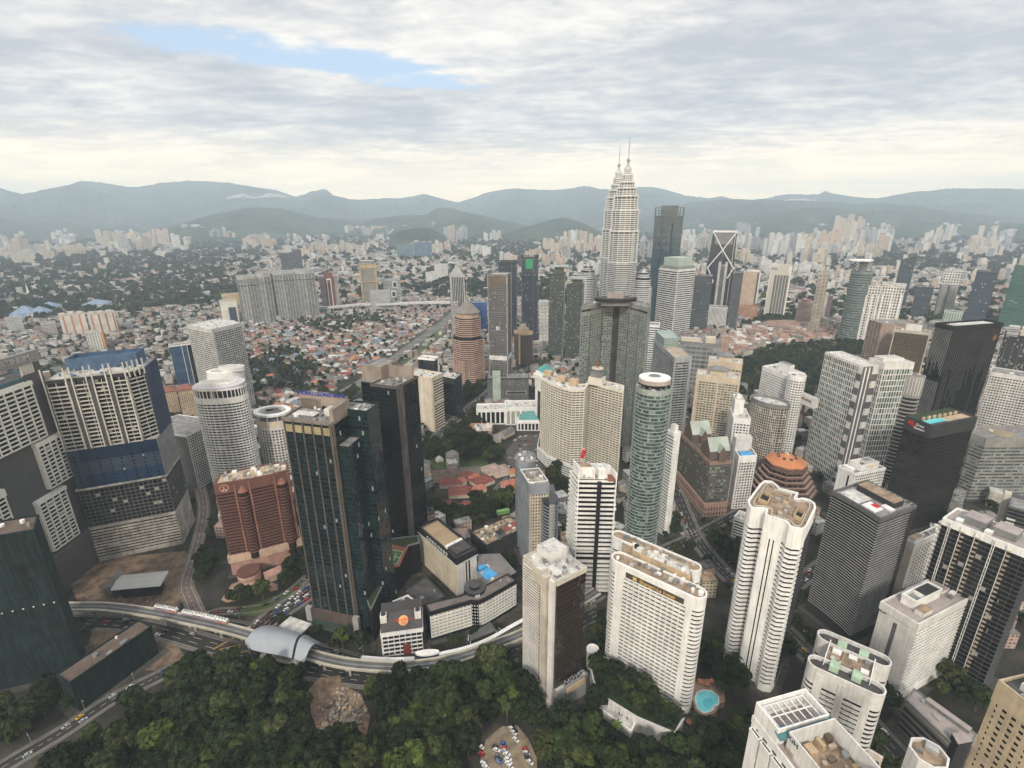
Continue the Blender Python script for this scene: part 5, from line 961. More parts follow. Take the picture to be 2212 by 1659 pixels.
    for i in range(int(h/3.5)-8): c, d, L = wallpt(p, 3, .02, .6, 12+i*3.5); its.append((c, (1.0, .4, 1.6), atan2(d[1], d[0])))
    many('pale_window', GREY, r, its); panel(r, p, 0, 0, h, plain('weathered_strip', (.13, .12, .11), streak=.5), 'weathered_strip', .5, .12, .28)
bank_tower()
def oval_towers():
    q, h = ellP((417.5, 826), (527, 822), 1052, .55, 36, pw=2.3); p2, hb = q, h
    r = tower('white_oval_tower', 'white oval apartment tower with balcony bands and a tilted open ring roof', 'apartment tower', q, h-16, GDARK, WHITE, fh=3.15, bf=.40, proj=1.0, bay=9, pw=.35, pproj=.9, pane=GBLACK, panew=4.5, roof=ROOFL, par=1.2, units=6, top=3)
    b = MB(); b.prism(offs(q, -.8), h-14.8, h-5); b.build('crown_core', GDARK, r); its = []
    for e in range(36):
        w, d, L = wallpt(q, e, .5, .1, h-10.5)
        if facing(q[e], q[(e+1) % 36]): its.append((w, (.7, .9, 8.4), atan2(d[1], d[0])))
    many('crown_pier', WHITE, r, its); b = MB(); b.ring(offs(q, 1.0), offs(q, -1.2), h-6.2, h-4.6); b.build('crown_ring', WHITE, r)
    b = MB(); i_ = offs(q, -7); n = len(q); o_ = offs(q, .5)                      # ring roof tilted up to the right
    tz = lambda x, y: h-3+((x-q[18][0])/(q[0][0]-q[18][0]))*2+((y-cen(q)[1])*.10)
    for k in range(n): j = (k+1) % n; b.face([(*o_[k], tz(*o_[k])), (*o_[j], tz(*o_[j])), (*i_[j], tz(*i_[j])+1), (*i_[k], tz(*i_[k])+1)]); b.face([(*o_[k], h-5), (*o_[j], h-5), (*o_[j], tz(*o_[j])), (*o_[k], tz(*o_[k]))])
    b.build('ring_roof', plain('lilac_white_metal', (.50, .48, .49), var=.05), r); b = MB(); b.ring(i_, offs(i_, -1), h-4, h+.8); b.build('ring_kerb', WHITE, r); roofkit(r, offs(i_, -1), h-4.9, 12, mats=[TAN, STEEL, GREY])
    q, h2 = ellP((447, 802), (523, 797), 1010, .6, 32); b = MB()
    r = tower('white_oval_tower', 'second white oval tower with twin ring crowns, partly hidden behind the front one', 'apartment tower', q, h2-8, GDARK, WHITE, fh=3.15, bf=.4, proj=1, roof=ROOFL, units=4, top=2)
    b = MB(); b.ring(offs(q, .6), offs(q, -3.5), h2-9, h2); b.build('ring_roof', WHITE, r); c = cen(q); k = [(c[0]+9+15*cos(t*pi/12), c[1]+8*sin(t*pi/12)) for t in range(24)]; b = MB(); b.ring(k, offs(k, -2), h2, h2+5); b.build('upper_ring', OFFW, r)
    q, h3 = ellP((554, 885), (622, 887), 1010, .8, 32)
    r = tower('ring_roof_tower', 'round grey and white tower with a wide open ring roof beside the bank tower', 'office tower', q, h3-14, plain('dark_bronze', (.06, .055, .05)), OFFW, fh=3.6, bf=.42, proj=.3, bay=4.5, pw=1.3, pproj=.8, pane=GDARK, roof=ROOFG, units=9, top=4)
    b = MB(); b.ring(offs(q, .8), offs(q, -.6), h3-16, h3-9); b.build('crown_drum', CREAM, r); b = MB(); b.ring(offs(q, 2.0), offs(q, -3.5), h3-2.5, h3); b.build('ring_roof', WHITE, r); b = MB(); b.prism(offs(q, -5), h3-12, h3-5); b.build('plant_drum', GREY, r)
    its = []
    for e in range(0, 32, 3): w, d, L = wallpt(q, e, .5, .5, h3-6); its.append((w, (.8, .8, 8), atan2(d[1], d[0])))
    many('crown_post', OFFW, r, its)
oval_towers()
def left_misc():
    p, h = rectP((403, 943), (383, 906), (428, 909), 1056); r = tower('hatched_slab', 'grey slab with a hatched white balcony front between the unfinished tower and the white oval tower', 'apartment block', p, h, MGREY, OFFW, fh=3.1, bf=.45, proj=.4, bay=2.8, pw=.7, pproj=.5, pane=GBLACK, edges=[0], roof=ROOFG, units=2, par=1)
    p, h = rectP((456.6, 713), (409, 702), (518, 697.5), 905)
    r = tower('pale_balcony_slab', 'tall pale grey apartment slab with fine balcony rows behind the white oval towers', 'apartment block', p, h, GDARK, plain('pale_grey_wall', (.50, .50, .47)), fh=3.3, bf=.42, proj=.7, bay=4.2, pw=.6, pproj=.7, pane=GDARK, roof=ROOFL, units=10, par=1, top=5); panel(r, p, 0, 0, h, plain('pale_grey_wall', (.50, .50, .47)), 'corner_pier', .9, 0, .05)
    p, h = faceP((365.5, 749), (418, 744), 858, 18); r = tower('blue_glass_slab', 'blue glass slab with two white vertical strips left of the pale balcony slab', 'office tower', p, h, facade('steel_blue_glass', (.03, .06, .11), (.035, .075, .14), 3.6, 1.8, .9, .93, rough=.1, var=.5, pale=0), None, units=3, top=1, crown=OFFW)
    for t in (.48, .70): panel(r, p, 0, 0, h, OFFW, 'white_strip', .7, t, t+.025)
    panel(r, p, 0, 0, h, GBLACK, 'dark_bay', .3, .72, 1)
    for k, (x0, x1, y0, by) in enumerate(((345, 381, 850, 895), (384, 420, 845, 905))):
        p, h = faceP((x0, y0), (x1, y0-4), by, 26); r = simple('red_roofed_flats', ('left' if k == 0 else 'right')+' one of two cream flats with red roofs between the towers', 'apartment block', p, h, facade('cream_flats', (.50, .38, .26), (.10, .07, .05), 3, 2.6, .5, .6), TERRA); q = offs(p, 1); b = MB(); c = cen(p); b.prism(q, h+.3, h+5, poly2=[tuple(np.array(c)+(np.array(t)-np.array(c))*.3) for t in q]); b.build('hip_roof', TERRA, r)
    # netted towers, bottom left
    net = plain('green_netting', (.006, .020, .021), var=.5, scale=.12, streak=.6); p, h = rectP((73.5, 1146), (-140, 1178), (77.6, 1115.4), 1446)
    r = tower('netted_tower', 'building wrapped in dark green netting in the lower left corner', 'construction site', p, h, net, None, roof=BRN2, units=8, par=1, top=1, crown=net, corename='netting')
    for i in range(5): panel(r, p, 3, h*(.17+.17*i), h*(.17+.17*i)+.5, plain('net_seam', (.008, .015, .015)), 'net_seam', .3)
    its = []
    for k in range(9): c, d, L = wallpt(p, 3, (k+.5)/9, .4, h*.52); its.append((c, (.8, .5, .8), 0))
    many('work_lamp', OFFW, r, its)
    p, h = faceP((150, 1476), (327, 1354), 1452, 14, h=24); r = tower('netted_low_block', 'low block wrapped in dark green netting beside the excavated plot', 'construction site', p, h, net, None, roof=BRN2, units=4, par=.8, top=.5, crown=net, corename='netting')
    # grey pavilion, left middle
    q = polyD([zc('B1', 1160, 1412), zc('B1', 1690, 1365), zc('B1', 1780, 1215), zc('B1', 1290, 1262)], 14); r = setorg(thing('grey_roof_pavilion', 'dark pavilion with a folded pale grey roof beside the curved track', 'pavilion', (*cen(q), 0))); occupy(q)
    b = MB(); b.prism(offs(q, -4), 0, 11.5); b.build('wall', BLK, r); m0, m1 = tuple(np.array(q[0])*.45+np.array(q[3])*.55), tuple(np.array(q[1])*.45+np.array(q[2])*.55); m1 = tuple(np.array(m0)+(np.array(m1)-np.array(m0))*.86)
    b = MB(); b.face([(*q[0], 12), (*q[1], 12), (*m1, 14.5), (*m0, 14.5)]); b.face([(*q[1], 12), (*q[2], 13), (*m1, 14.5)]); b.face([(*q[2], 13), (*q[3], 13), (*m0, 14.5), (*m1, 14.5)]); b.face([(*q[3], 13), (*q[0], 12), (*m0, 14.5)]); b.face([(*t, 11.6) for t in reversed(q)]); b.build('roof', plain('pale_grey_sheet', (.42, .42, .39), var=.06, streak=.03), r)
    q = polyD([zc('B1', 1085, 1405), zc('B1', 1180, 1420), zc('B1', 1340, 1300), zc('B1', 1260, 1215)], 9); b = MB(); b.prism(q, 0, 9); b.build('side_wing', MGREY, r)
left_misc()
# ================================================================ centre, middle distance
def mid_centre():
    p, h = faceP((883, 800), (931, 818), 926, 20); p2 = rectP((931, 818), (897, 803), (941, 806), 932)
    q, h = p2
    r = tower('fan_balcony_office', 'cream office with fan shaped white balcony bands on its right face', 'office tower', q, h, GBLACK, CREAM, fh=4.2, bf=.42, proj=.9, roof=ROOFL, units=6, par=1.5, top=2); panel(r, q, 3, 0, h, CREAM, 'side_wall', 1.2); panel(r, q, 0, 0, h+1, CREAM, 'end_pier', 1.6, 0, .1); panel(r, q, 0, h*.5, h*.53, CREAM, 'mid_band', 1.6)
    for t in (.3, .6): panel(r, q, 3, 0, h, OFFW, 'rib', 1.5, t, t+.06)
    p, h = rectP((938, 777.8), (903, 774.7), (946.5, 771.6), 905); r = tower('black_slab_white_trim', 'black glass slab edged with a white rounded frame', 'office tower', p, h, facade('ink_glass', (.014, .016, .02), (.012, .016, .022), 3.6, 1.6, .9, .9, rough=.1, pale=0), None, units=3, par=1.5, top=1, crown=WHITE, roof=ROOFL); panel(r, p, 0, 0, h+1, WHITE, 'white_edge', .8, .8, 1)
    p, h = rectP((983, 820), (947, 812), (995, 808), 900); r = tower('low_black_office', 'lower black office block with arched fins under its roof, by the roadside trees', 'office tower', p, h, facade('ink_glass', (.014, .016, .02), (.012, .016, .022)), None, units=14, par=1, top=1, crown=DKG, roof=ROOFL)
    for k in range(7): panel(r, p, 3, h-9, h-1, MGREY, 'arched_fin', .6, .06+k*.13, .06+k*.13+.04)
    p, h = rectP((1003, 782), (985, 778), (1040, 772), 838); tower('rose_podium', 'rose coloured square-windowed podium under the pyramid roofed tower', 'podium', p, h, facade('rose_windows', (.48, .33, .25), (.09, .06, .05), 4, 4, .6, .6, pale=0), None, units=0, crown=PINK)
    # pyramid-roofed banded tower
    cpx = 1010; h = ht((983, 676), 812); c = P(cpx, 684, h); R = hypot(*np.subtract(P(1036, 676, h), P(983, 676, h)))/2; d0 = hypot(*c); sg = lambda k, ex=0.0: [(c[0]+R*k*(1+.07*(i % 2))*cos(i*pi/8), c[1]+R*k*(1+.07*(i % 2))*sin(i*pi/8)) for i in range(16)]
    r = setorg(thing('pyramid_roofed_tower', 'rose and black banded round tower with a grey pyramid roof and mast', 'office tower', (*c, 0))); rs = plain('rose_band', (.50, .34, .26)); occupy(sg(1.5))
    b = MB(); b.prism(sg(1.18), 0, h*.72); b.prism(sg(.96), h*.72, h); b.build('glazing', GBLACK, r); nfl = 34; fh = h/nfl
    for kk, z0, z1 in ((1.27, 0, .36), (1.22, .36, .72), (1.0, .72, 1.0)):
        me = MB(); me.prism(sg(kk), 0, fh*.48, bot=True); mm = me.mesh('floor_band', rs, (c[0], c[1], 0))
        for i in range(int(nfl*z0), int(nfl*z1)): o = bpy.data.objects.new('floor_band', mm); link(o, r); o.location = (0, 0, i*fh)
    b = MB(); b.prism(sg(.86), h, h+9); b.build('crown_drum', rs, r); zt = zat(cpx, 647, d0); b = MB(); b.prism(sg(.98), h+9, zt, poly2=sg(.04), bot=True); b.build('pyramid_roof', plain('slate_pyramid', (.22, .20, .18)), r); b = MB(); b.tube((*c, zt), (*c, zat(cpx, 615, d0)), .9, 6, r2=.3); b.build('mast', STEEL, r)
    p, h = rectP((1094.8, 595.3), (1053, 594.3), (1109.5, 587.5), 868, rw=30)
    gg = facade('grey_grid_office', (.13, .125, .12), (.055, .052, .05), 3.6, 2.6, .5, .6, var=.5, pale=.05); r = tower('grey_framed_tower', 'tall dark grey office tower with pale edge frames in the centre', 'office tower', p, h, gg, None, roof=ROOFL, units=4, par=2, top=1, crown=GREY)
    for e, t in ((3, .0), (3, .975), (0, .0), (0, .93)): panel(r, p, e, 0, h+1, plain('silver_grey_panel', (.33, .34, .34)), 'edge_frame', .9, t, t+.028 if e == 3 else t+.07)
    for z in (.86, .72, .58): panel(r, p, 3, h*z, h*z+.8, GREY, 'band_course', .5); panel(r, p, 0, h*z, h*z+.8, GREY, 'band_course', .5)
    panel(r, p, 3, h-16, h-1, plain('bronze_top', (.15, .115, .09)), 'bronze_band', .4, .03, .97); panel(r, p, 3, h*.345, h*.38, OFFW, 'white_louvre_band', .7); panel(r, p, 0, h*.345, h*.38, OFFW, 'white_louvre_band', .7)
    c, d, L = wallpt(p, 3, .5, .6, h*.60); b = MB()
    for s in (-2.2, 0, 2.2): b.box((c[0]+d[0]*s, c[1]+d[1]*s), c[2]-3, c[2]+3, 1.2, .5, atan2(d[1], d[0]))
    b.build('white_emblem', WHITE, r)
    q = polyD([(1054, 868), (1120, 874), (1146, 868), (1146, 858)], 0); p, h = faceP((1053, 842), (1142, 845), 873, 30); r2 = tower('lettered_mall_block', 'dark mall block with pale roof letters at the foot of the grey framed tower', 'building', p, 44, MGREY, None, units=8, par=1, top=1, crown=DKG, corename='wall')
    c, d, L = wallpt(p, 0, .70, .3, 36); text('sign_letters', 'AVENUE', 9, GREY, r2, c, d, .2) if 0 else text('sign_letters', 'ETIQA', 9, GREY, r2, c, d, .2); panel(r2, p, 0, 17, 23, plain('silver_grey_panel', (.33, .34, .34)), 'white_frame', .5, .45, .95); panel(r2, p, 0, 18, 22, DKG, 'window_band', .7, .47, .93); panel(r2, p, 0, 0, 58, plain('pale_mint_panel', (.38, .45, .38)), 'mint_panel', 1.0, .13, .32)
    # silver gabled tower and bronze hotel
    p, h = faceP((970.5, 598), (1004, 597.5), 760, 30); r = tower('gabled_silver_tower', 'slender silver and black striped tower with a pointed gable top', 'office tower', p, h, GBLACK, None, units=0, par=1, top=1, crown=STEEL)
    for k in range(9): panel(r, p, 0, 4, h, plain('silver_rib', (.42, .42, .41)), 'silver_rib', .8, .02+k*.108, .02+k*.108+(.09 if k in (0, 8) else .045))
    a_, b_ = p[0], p[1]; m = ((a_[0]+b_[0])/2, (a_[1]+b_[1])/2); b = MB(); n = np.subtract(p[3], a_)
    for o_ in (0, 1): pass
    t = lambda v, s: (v[0]+n[0]*s, v[1]+n[1]*s); b.face([(*a_, h), (*b_, h), (*m, h+24)]); b.face([(*b_, h), (*t(b_, 1), h), (*t(m, 1), h+24), (*m, h+24)]); b.face([(*t(a_, 1), h), (*a_, h), (*m, h+24), (*t(m, 1), h+24)]); b.face([(*t(b_, 1), h), (*t(a_, 1), h), (*t(m, 1), h+24)]); b.build('gable_roof', plain('silver_rib', (.42, .42, .41)), r)
    p, h = faceP((974, 655), (990, 655), 765, 20); tower('silver_side_wing', 'lower silver wing of grid windows left of the gabled silver tower', 'office tower', p, h, facade('silver_grid', (.40, .40, .39), (.07, .07, .07), 3.5, 2.4, .6, .6), None, units=2, crown=STEEL)
    p, h = rectP((1133, 718.5), (1109.4, 714.5), (1151.3, 716.5), 790); br = plain('gold_trim', (.48, .36, .20)); r = tower('bronze_hotel', 'bronze ribbed hotel with a gold cornice and stepped roof', 'hotel', p, h, facade('bronze_ribs', (.11, .085, .065), (.05, .04, .035), 100, 1.8, .98, .5, pale=0), None, units=0, par=1.5, top=6, crown=br); panel(r, p, 3, 0, h, br, 'gold_pier', .8, .45, .6)
    block(r, sub(p, .2, .8, .2, .8), h, h+8, TAN, TAN); block(r, sub(p, .35, .65, .35, .65), h+8, h+14, TAN, SAND, 'plant_room')
    # teal-roofed group
    p, h = faceP((1030, 888), (1100, 886), 906, 26, h=22); r = tower('white_colonnade_hall', 'long white colonnaded hall beside the teal roofed pavilion', 'building', p, 22, GBLACK, WHITE, fh=20, bf=.08, proj=.8, bay=7, pw=2, pproj=.8, roof=ROOFL, par=1.8, top=1.5, units=8, crown=WHITE)
    p, h = faceP((1092, 883), (1158, 882), 902, 30, h=26); r = tower('white_colonnade_wing', 'taller white colonnaded wing behind the teal roofed pavilion', 'building', p, 26, GBLACK, WHITE, fh=22, bf=.06, proj=.8, bay=8, pw=2.4, pproj=.8, roof=ROOFL, par=1.8, top=3, units=5, crown=WHITE)
    p, h = faceP((1117, 911), (1172, 911), 922, 24, h=14); r = tower('teal_roofed_pavilion', 'white pavilion with a teal pyramid roof', 'pavilion', p, 12, GBLACK, WHITE, fh=11, bf=.1, proj=.5, bay=5, pw=1.8, pproj=.6, roof=WHITE, par=1, top=.8, units=0, crown=WHITE)
    for k, (s, z0, z1) in enumerate(((.92, 12, 16), (.85, 16, 26))):
        c = cen(p); q = [tuple(np.array(c)+(np.array(v)-np.array(c))*s) for v in p]; b = MB(); b.prism(q, z0, z1, poly2=[tuple(np.array(c)+(np.array(v)-np.array(c))*(.86 if k == 0 else .08)) for v in p]); b.build('roof' if k else 'roof_skirt', TEAL if k else WHITE, r)
    p, h = rectP((1176, 806), (1157, 797), (1201, 800), 935); r = tower('teal_topped_tower', 'white tower with a dark vertical slot and a teal hipped roof on top', 'office tower', p, h-12, WHITE, None, units=0, par=1.5, top=14, crown=WHITE, corename='wall'); panel(r, p, 3, 8, h-30, GBLACK, 'dark_slot', .3, .3, .75)
    b = MB(); q = offs(p, 2.2); b.prism(q, h-12, h-6, bot=True); b.build('cornice', WHITE, r); c = cen(p)
    for s, z0, z1, m in ((1.0, h-6, h-1, WHITE), (.95, h-1, h+8, TEAL)): b = MB(); b.prism([tuple(np.array(c)+(np.array(v)-np.array(c))*s) for v in p], z0, z1, poly2=[tuple(np.array(c)+(np.array(v)-np.array(c))*(s*.95 if m == WHITE else .15)) for v in p]); b.build('hip_roof' if m == TEAL else 'attic', m, r)
    # dark pair, star towers, thin white
    for (x0, x1, y0, by, lab) in ((1187, 1222, 592, 772, 'left and taller of two dark green towers with slab roofs'), (1224, 1262, 618, 772, 'right and lower of two dark green towers with slab roofs')):
        p, h = faceP((x0, y0), (x1, y0), by, 34); r = tower('dark_green_tower', lab, 'apartment tower', p, h, facade('mossy_glass', (.075, .085, .075), (.03, .038, .034), 3.3, 2.2, .6, .7, var=.7, pale=.08), None, units=2, par=1, top=1, crown=DKG)
        block(r, sub(p, .3, .9, .2, .8), h, h+14, plain('olive_crown', (.10, .11, .06)), DKG); b = MB(); b.prism(sub(p, .02, 1.12, 0, 1.05), h+14, h+16, bot=True); b.build('slab_roof', plain('pale_slab_roof', (.38, .40, .36)), r); panel(r, p, 0, 0, h, GREY, 'corner_rib', .7, .93, .97)
    for (x0, x1, y0, by, lab) in ((1126.5, 1163.5, 556, 738, 'right one of two dark blue glass towers, with a green billboard near its top'), (1076, 1117, 568, 735, 'left one of two dark blue glass towers, behind the grey framed tower')):
        p, h = faceP((x0, y0), (x1, y0), by, 40); r = tower('dark_blue_tower', lab, 'apartment tower', p, h, facade('indigo_glass', (.04, .045, .06), (.03, .036, .055), 3.4, 2.0, .8, .85, rough=.1, var=.6, pale=.02), None, units=9, par=3, top=1, crown=DKG)
        for t in (.0, .68, .95): panel(r, p, 0, 0, h, plain('steel_blue_strip', (.10, .11, .14)), 'corner_strip', .8, t, t+.04)
        if x0 > 1100:
            panel(r, p, 0, h-26, h-4, plain('billboard_green', (.04, .30, .14)), 'billboard', 1.2, .25, .66); c, d, L = wallpt(p, 0, .45, 1.0, h+4); text('sign_letters', 'STAR', 10, OFFW, r, c, d, .4)
    p, h = faceP((1165, 652), (1189, 649), 748, 22); tower('thin_white_block', 'thin white grid block beside the dark green towers', 'apartment tower', p, h, facade('white_squares', (.66, .65, .61), (.07, .07, .07), 3.3, 3.3, .6, .65), None, units=2, crown=WHITE)
    q, h = ellP((1237, 592), (1292, 592), 690, .5, 24); tower('round_hotel_block', 'grey rounded hotel block left of the twin spires', 'hotel', q, h, facade('grey_round_facade', (.33, .34, .33), (.06, .065, .065), 4, 5, .6, .7), None, units=3, crown=OFFW)
    p, h = faceP((1018, 655), (1052, 655), 720, 30); tower('blue_netted_block', 'building wrapped in bright blue sheeting beside the pyramid roofed tower', 'construction site', p, h, facade('blue_sheet', (.03, .09, .28), (.05, .10, .22), 6, 4, .4, .5, pale=.1), None, units=2, crown=plain('blue_sheeting', (.03, .10, .30)))
mid_centre()
# ================================================================ twin spires and the tall group around them
def spire(axis_px, tipy, dist, label):
    c = pd(axis_px, tipy, dist); k = dist/1192.0
    r = setorg(thing('spired_tower', label, 'skyscraper', (*c, 0), 'twin spired towers')); occupy([(c[0]+60*cos(t), c[1]+60*sin(t)) for t in (0, 1.05, 2.1, 3.14, 4.2, 5.2)])
    ss = plain('pale_steel_band', (.68, .685, .67), rough=.45, var=.08, streak=.05, metal=.2)
    def star(R):
        out = []
        for i in range(32):
            a = i*2*pi/32; m = i % 4; out.append((c[0]+R*(1.0 if m == 0 else .93 if m in (1, 3) else .955)*cos(a+.2), c[1]+R*(1.0 if m == 0 else .93 if m in (1, 3) else .955)*sin(a+.2)))
        return out
    tiers = ((0, 300, 33.5), (300, 352, 32), (352, 391, 29), (391, 413, 25)); z1 = 0; tz = [(0, 196, 33.5), (196, 262, 32.3), (262, 305, 29.5), (305, 334, 26), (334, 350, 21), (350, 362, 16), (362, 376, 11.5), (376, 389, 7.5)]
    S_ = lambda z: z*(452/452.0)
    for z0, z1, R in tz:
        b = MB(); b.prism(star(R-.9), z0, z1, 0, 1); b.build('glazing', [GDARK, STEEL], r)
        fh = 4.15; me = MB(); me.prism(star(R), 0, fh*.52, bot=True); me.prism(star(R+.8), fh*.36, fh*.46, bot=True); mm = me.mesh('floor_band', ss, (c[0], c[1], 0))
        for i in range(int((z1-z0)/fh)): o = bpy.data.objects.new('floor_band', mm); link(o, r); o.location = (0, 0, z0+i*fh)
        its = []
        for i in range(0, 32, 2): a = i*2*pi/32+.2; its.append(((c[0]+R*.985*cos(a), c[1]+R*.985*sin(a), (z0+z1)/2+1.5), (1.1, .9, z1-z0+3), a))
        if z0 >= 100: many('vertical_rib', ss, r, its)
        b = MB(); b.ring(star(R+.9), star(R-2.5), z1-1.6, z1+1.2); b.build('tier_cornice', ss, r)
    b = MB()
    for z0, z1, r0, r1 in ((389, 396, 5, 3), (396, 402, 2.6, 1.6), (408, 452, 1.1, .4)): b.cone(c, z0, z1, r0, r1, 12)
    b.build('pinnacle', plain('spire_steel', (.35, .35, .34), metal=.3, rough=.4), r)
    b = MB(); cc = Vector((*c, 405)); R = 3.8
    for i in range(6):
        a0, a1 = -pi/2+pi*i/6, -pi/2+pi*(i+1)/6; b.cone(c, cc.z+R*sin(a0), cc.z+R*sin(a1), R*cos(a0), R*cos(a1), 14)
    b.build('ball', plain('spire_steel', (.35, .35, .34), metal=.3, rough=.4), r)
    return c, ss, r
def twin():
    zs = zat(1361, 293, 1192)
    res = []
    for px, ty, dist, lab, bx, by_ in ((1361, 293, 1192, 'nearer and taller looking of the twin spired steel towers', 48, -6), (1340, 310, 1310, 'farther of the twin spired steel towers, partly hidden by the other', -58, 30)):
        c, ss, r = spire(px, ty, dist, lab); w = (c[0]+bx, c[1]+by_)
        for z0, z1, R in ((0, 142, 21), (142, 162, 17), (162, 172, 12)):
            q = [(w[0]+R*cos(t*pi/12), w[1]+R*sin(t*pi/12)) for t in range(24)]; b = MB(); b.prism(q, z0, z1, 0, 1); b.build('annex_glazing', [GDARK, STEEL], r); me = MB(); me.prism(offs(q, .7), 0, 2.1, bot=True); mm = me.mesh('annex_band', ss, (c[0], c[1], 0))
            for i in range(int((z1-z0)/4.15)): o = bpy.data.objects.new('annex_band', mm); link(o, r); o.location = (0, 0, z0+i*4.15)
        b = MB(); b.cone(w, 172, 179, 8, 5, 16); b.build('annex_cap', STEEL, r)
twin()
def tall_group():
    p, h = faceP((1416, 447.6), (1478.5, 449), 706, 45); r = tower('dark_navy_skyscraper', 'tall dark blue glass skyscraper with an open lattice crown right of the twin spires', 'skyscraper', p, h-22, facade('slate_blue_glass', (.035, .06, .075), (.035, .065, .085), 4, 2, .9, .93, rough=.12, var=.35, pale=0), None, units=0, par=1, top=1, crown=MGREY)
    panel(r, p, 0, 0, h-40, plain('dark_recess', (.022, .034, .042)), 'vertical_recess', .5, .62, .67); panel(r, p, 0, 0, h-24, plain('dark_recess', (.022, .034, .042)), 'vertical_recess', .5, .28, .30)
    b = MB()
    for e in range(4):
        for k in range(9): c, d, L = wallpt(p, e, k/8, -.5, 0); b.box(c[:2], h-22, h, 1.4, 1.4)
        for z in (h-15, h-8, h-1): a_, b_ = p[e], p[(e+1) % 4]; b.tube((*a_, z), (*b_, z), .9, 4)
    b.build('lattice_crown', plain('crown_lattice', (.15, .17, .17)), r); block(r, sub(p, .2, .8, .2, .8), h-22, h+4, plain('crown_lattice', (.15, .17, .17)), DKG, 'crown_core')
    p, h = rectP((1464, 584), (1431, 576), (1503.5, 574), 728, lw=60, rw=62); r = tower('striped_office_tower', 'white and black striped office tower with a pale green glass box on top', 'office tower', p, h, GBLACK, plain('bright_band', (.66, .65, .62)), fh=5.4, bf=.50, proj=.7, units=0, par=1.5, top=2)
    panel(r, p, 0, 4, h, plain('bright_band', (.66, .65, .62)), 'corner_fold', .9, 0, .03); b = MB(); q = sub(p, .1, .9, .12, .88); b.prism(q, h, h+28); b.build('glass_box', facade('mint_glass_box', (.42, .50, .43), (.33, .42, .36), 4, 5, .8, .85, var=.2, pale=.1), r); block(r, sub(p, .02, .98, .02, .98), h, h+8, plain('green_grey_terrace', (.22, .25, .21)), ROOFG, 'terrace_storey')
    p, h = faceP((1389, 702), (1424, 708), 838, 26); tower('white_banded_block', 'white and black banded block under the striped office tower', 'office tower', p, h, GBLACK, WHITE, fh=4, bf=.52, proj=.5, units=3)
    # tower with the white X braces
    p, h = faceP((1541, 500), (1592.5, 499.5), 680, 60); dk = facade('violet_slate_glass', (.03, .03, .042), (.025, .027, .04), 4, 2.2, .85, .9, rough=.1, var=.35, pale=0)
    bs = sub(p, -.10, 1.05, 0, 1); r = setorg(thing('braced_tower', 'dark glass tower braced with white diagonal X members', 'skyscraper', (*cen(p), 0))); b = MB(); b.prism(bs, 0, h*.45, poly2=offs(bs, 2)); b.prism(offs(bs, 2), h*.45, h, poly2=p); b.build('glazing', dk, r); occupy(p)
    wpt = lambda s, z: (np.array(p[0])+(np.array(p[1])-np.array(p[0]))*s)
    def br(s0, z0, s1, z1):
        ex = lambda s, z: tuple(np.array(p[0])+(np.array(p[1])-np.array(p[0]))*(s if z > h*.9 else s*1.12-.07))+(z,)
        a_, b_ = ex(s0, z0), ex(s1, z1); nv = np.subtract(p[0], p[3]); nv = nv/np.linalg.norm(nv)*4.0; b = MB(); b.tube((a_[0]+nv[0], a_[1]+nv[1], a_[2]), (b_[0]+nv[0], b_[1]+nv[1], b_[2]), 1.7, 6); b.build('diagonal_brace', WHITE, r)
    zz = lambda f: h*f
    br(0, zz(1), .5, zz(.79)); br(1, zz(1), .5, zz(.79)); br(.5, zz(.79), 0, zz(.58)); br(.5, zz(.79), 1, zz(.58)); br(0, zz(.58), .28, zz(.42)); br(1, zz(.58), .8, zz(.46)); br(.28, zz(.42), 0, zz(.25)); br(0, zz(.2), .12, zz(.1))
    panel(r, p, 0, h-2.5, h+3, WHITE, 'top_rail', 5, -.02, 1.02); panel(r, p, 0, h-36, h-3, GREY, 'louvre_top', 3.2, .12, .88); panel(r, p, 0, 0, h*.78, GREY, 'centre_rib', 3.4, .49, .515); panel(r, p, 0, h*.05, h, STEEL, 'edge_rib', 2, .93, .96)
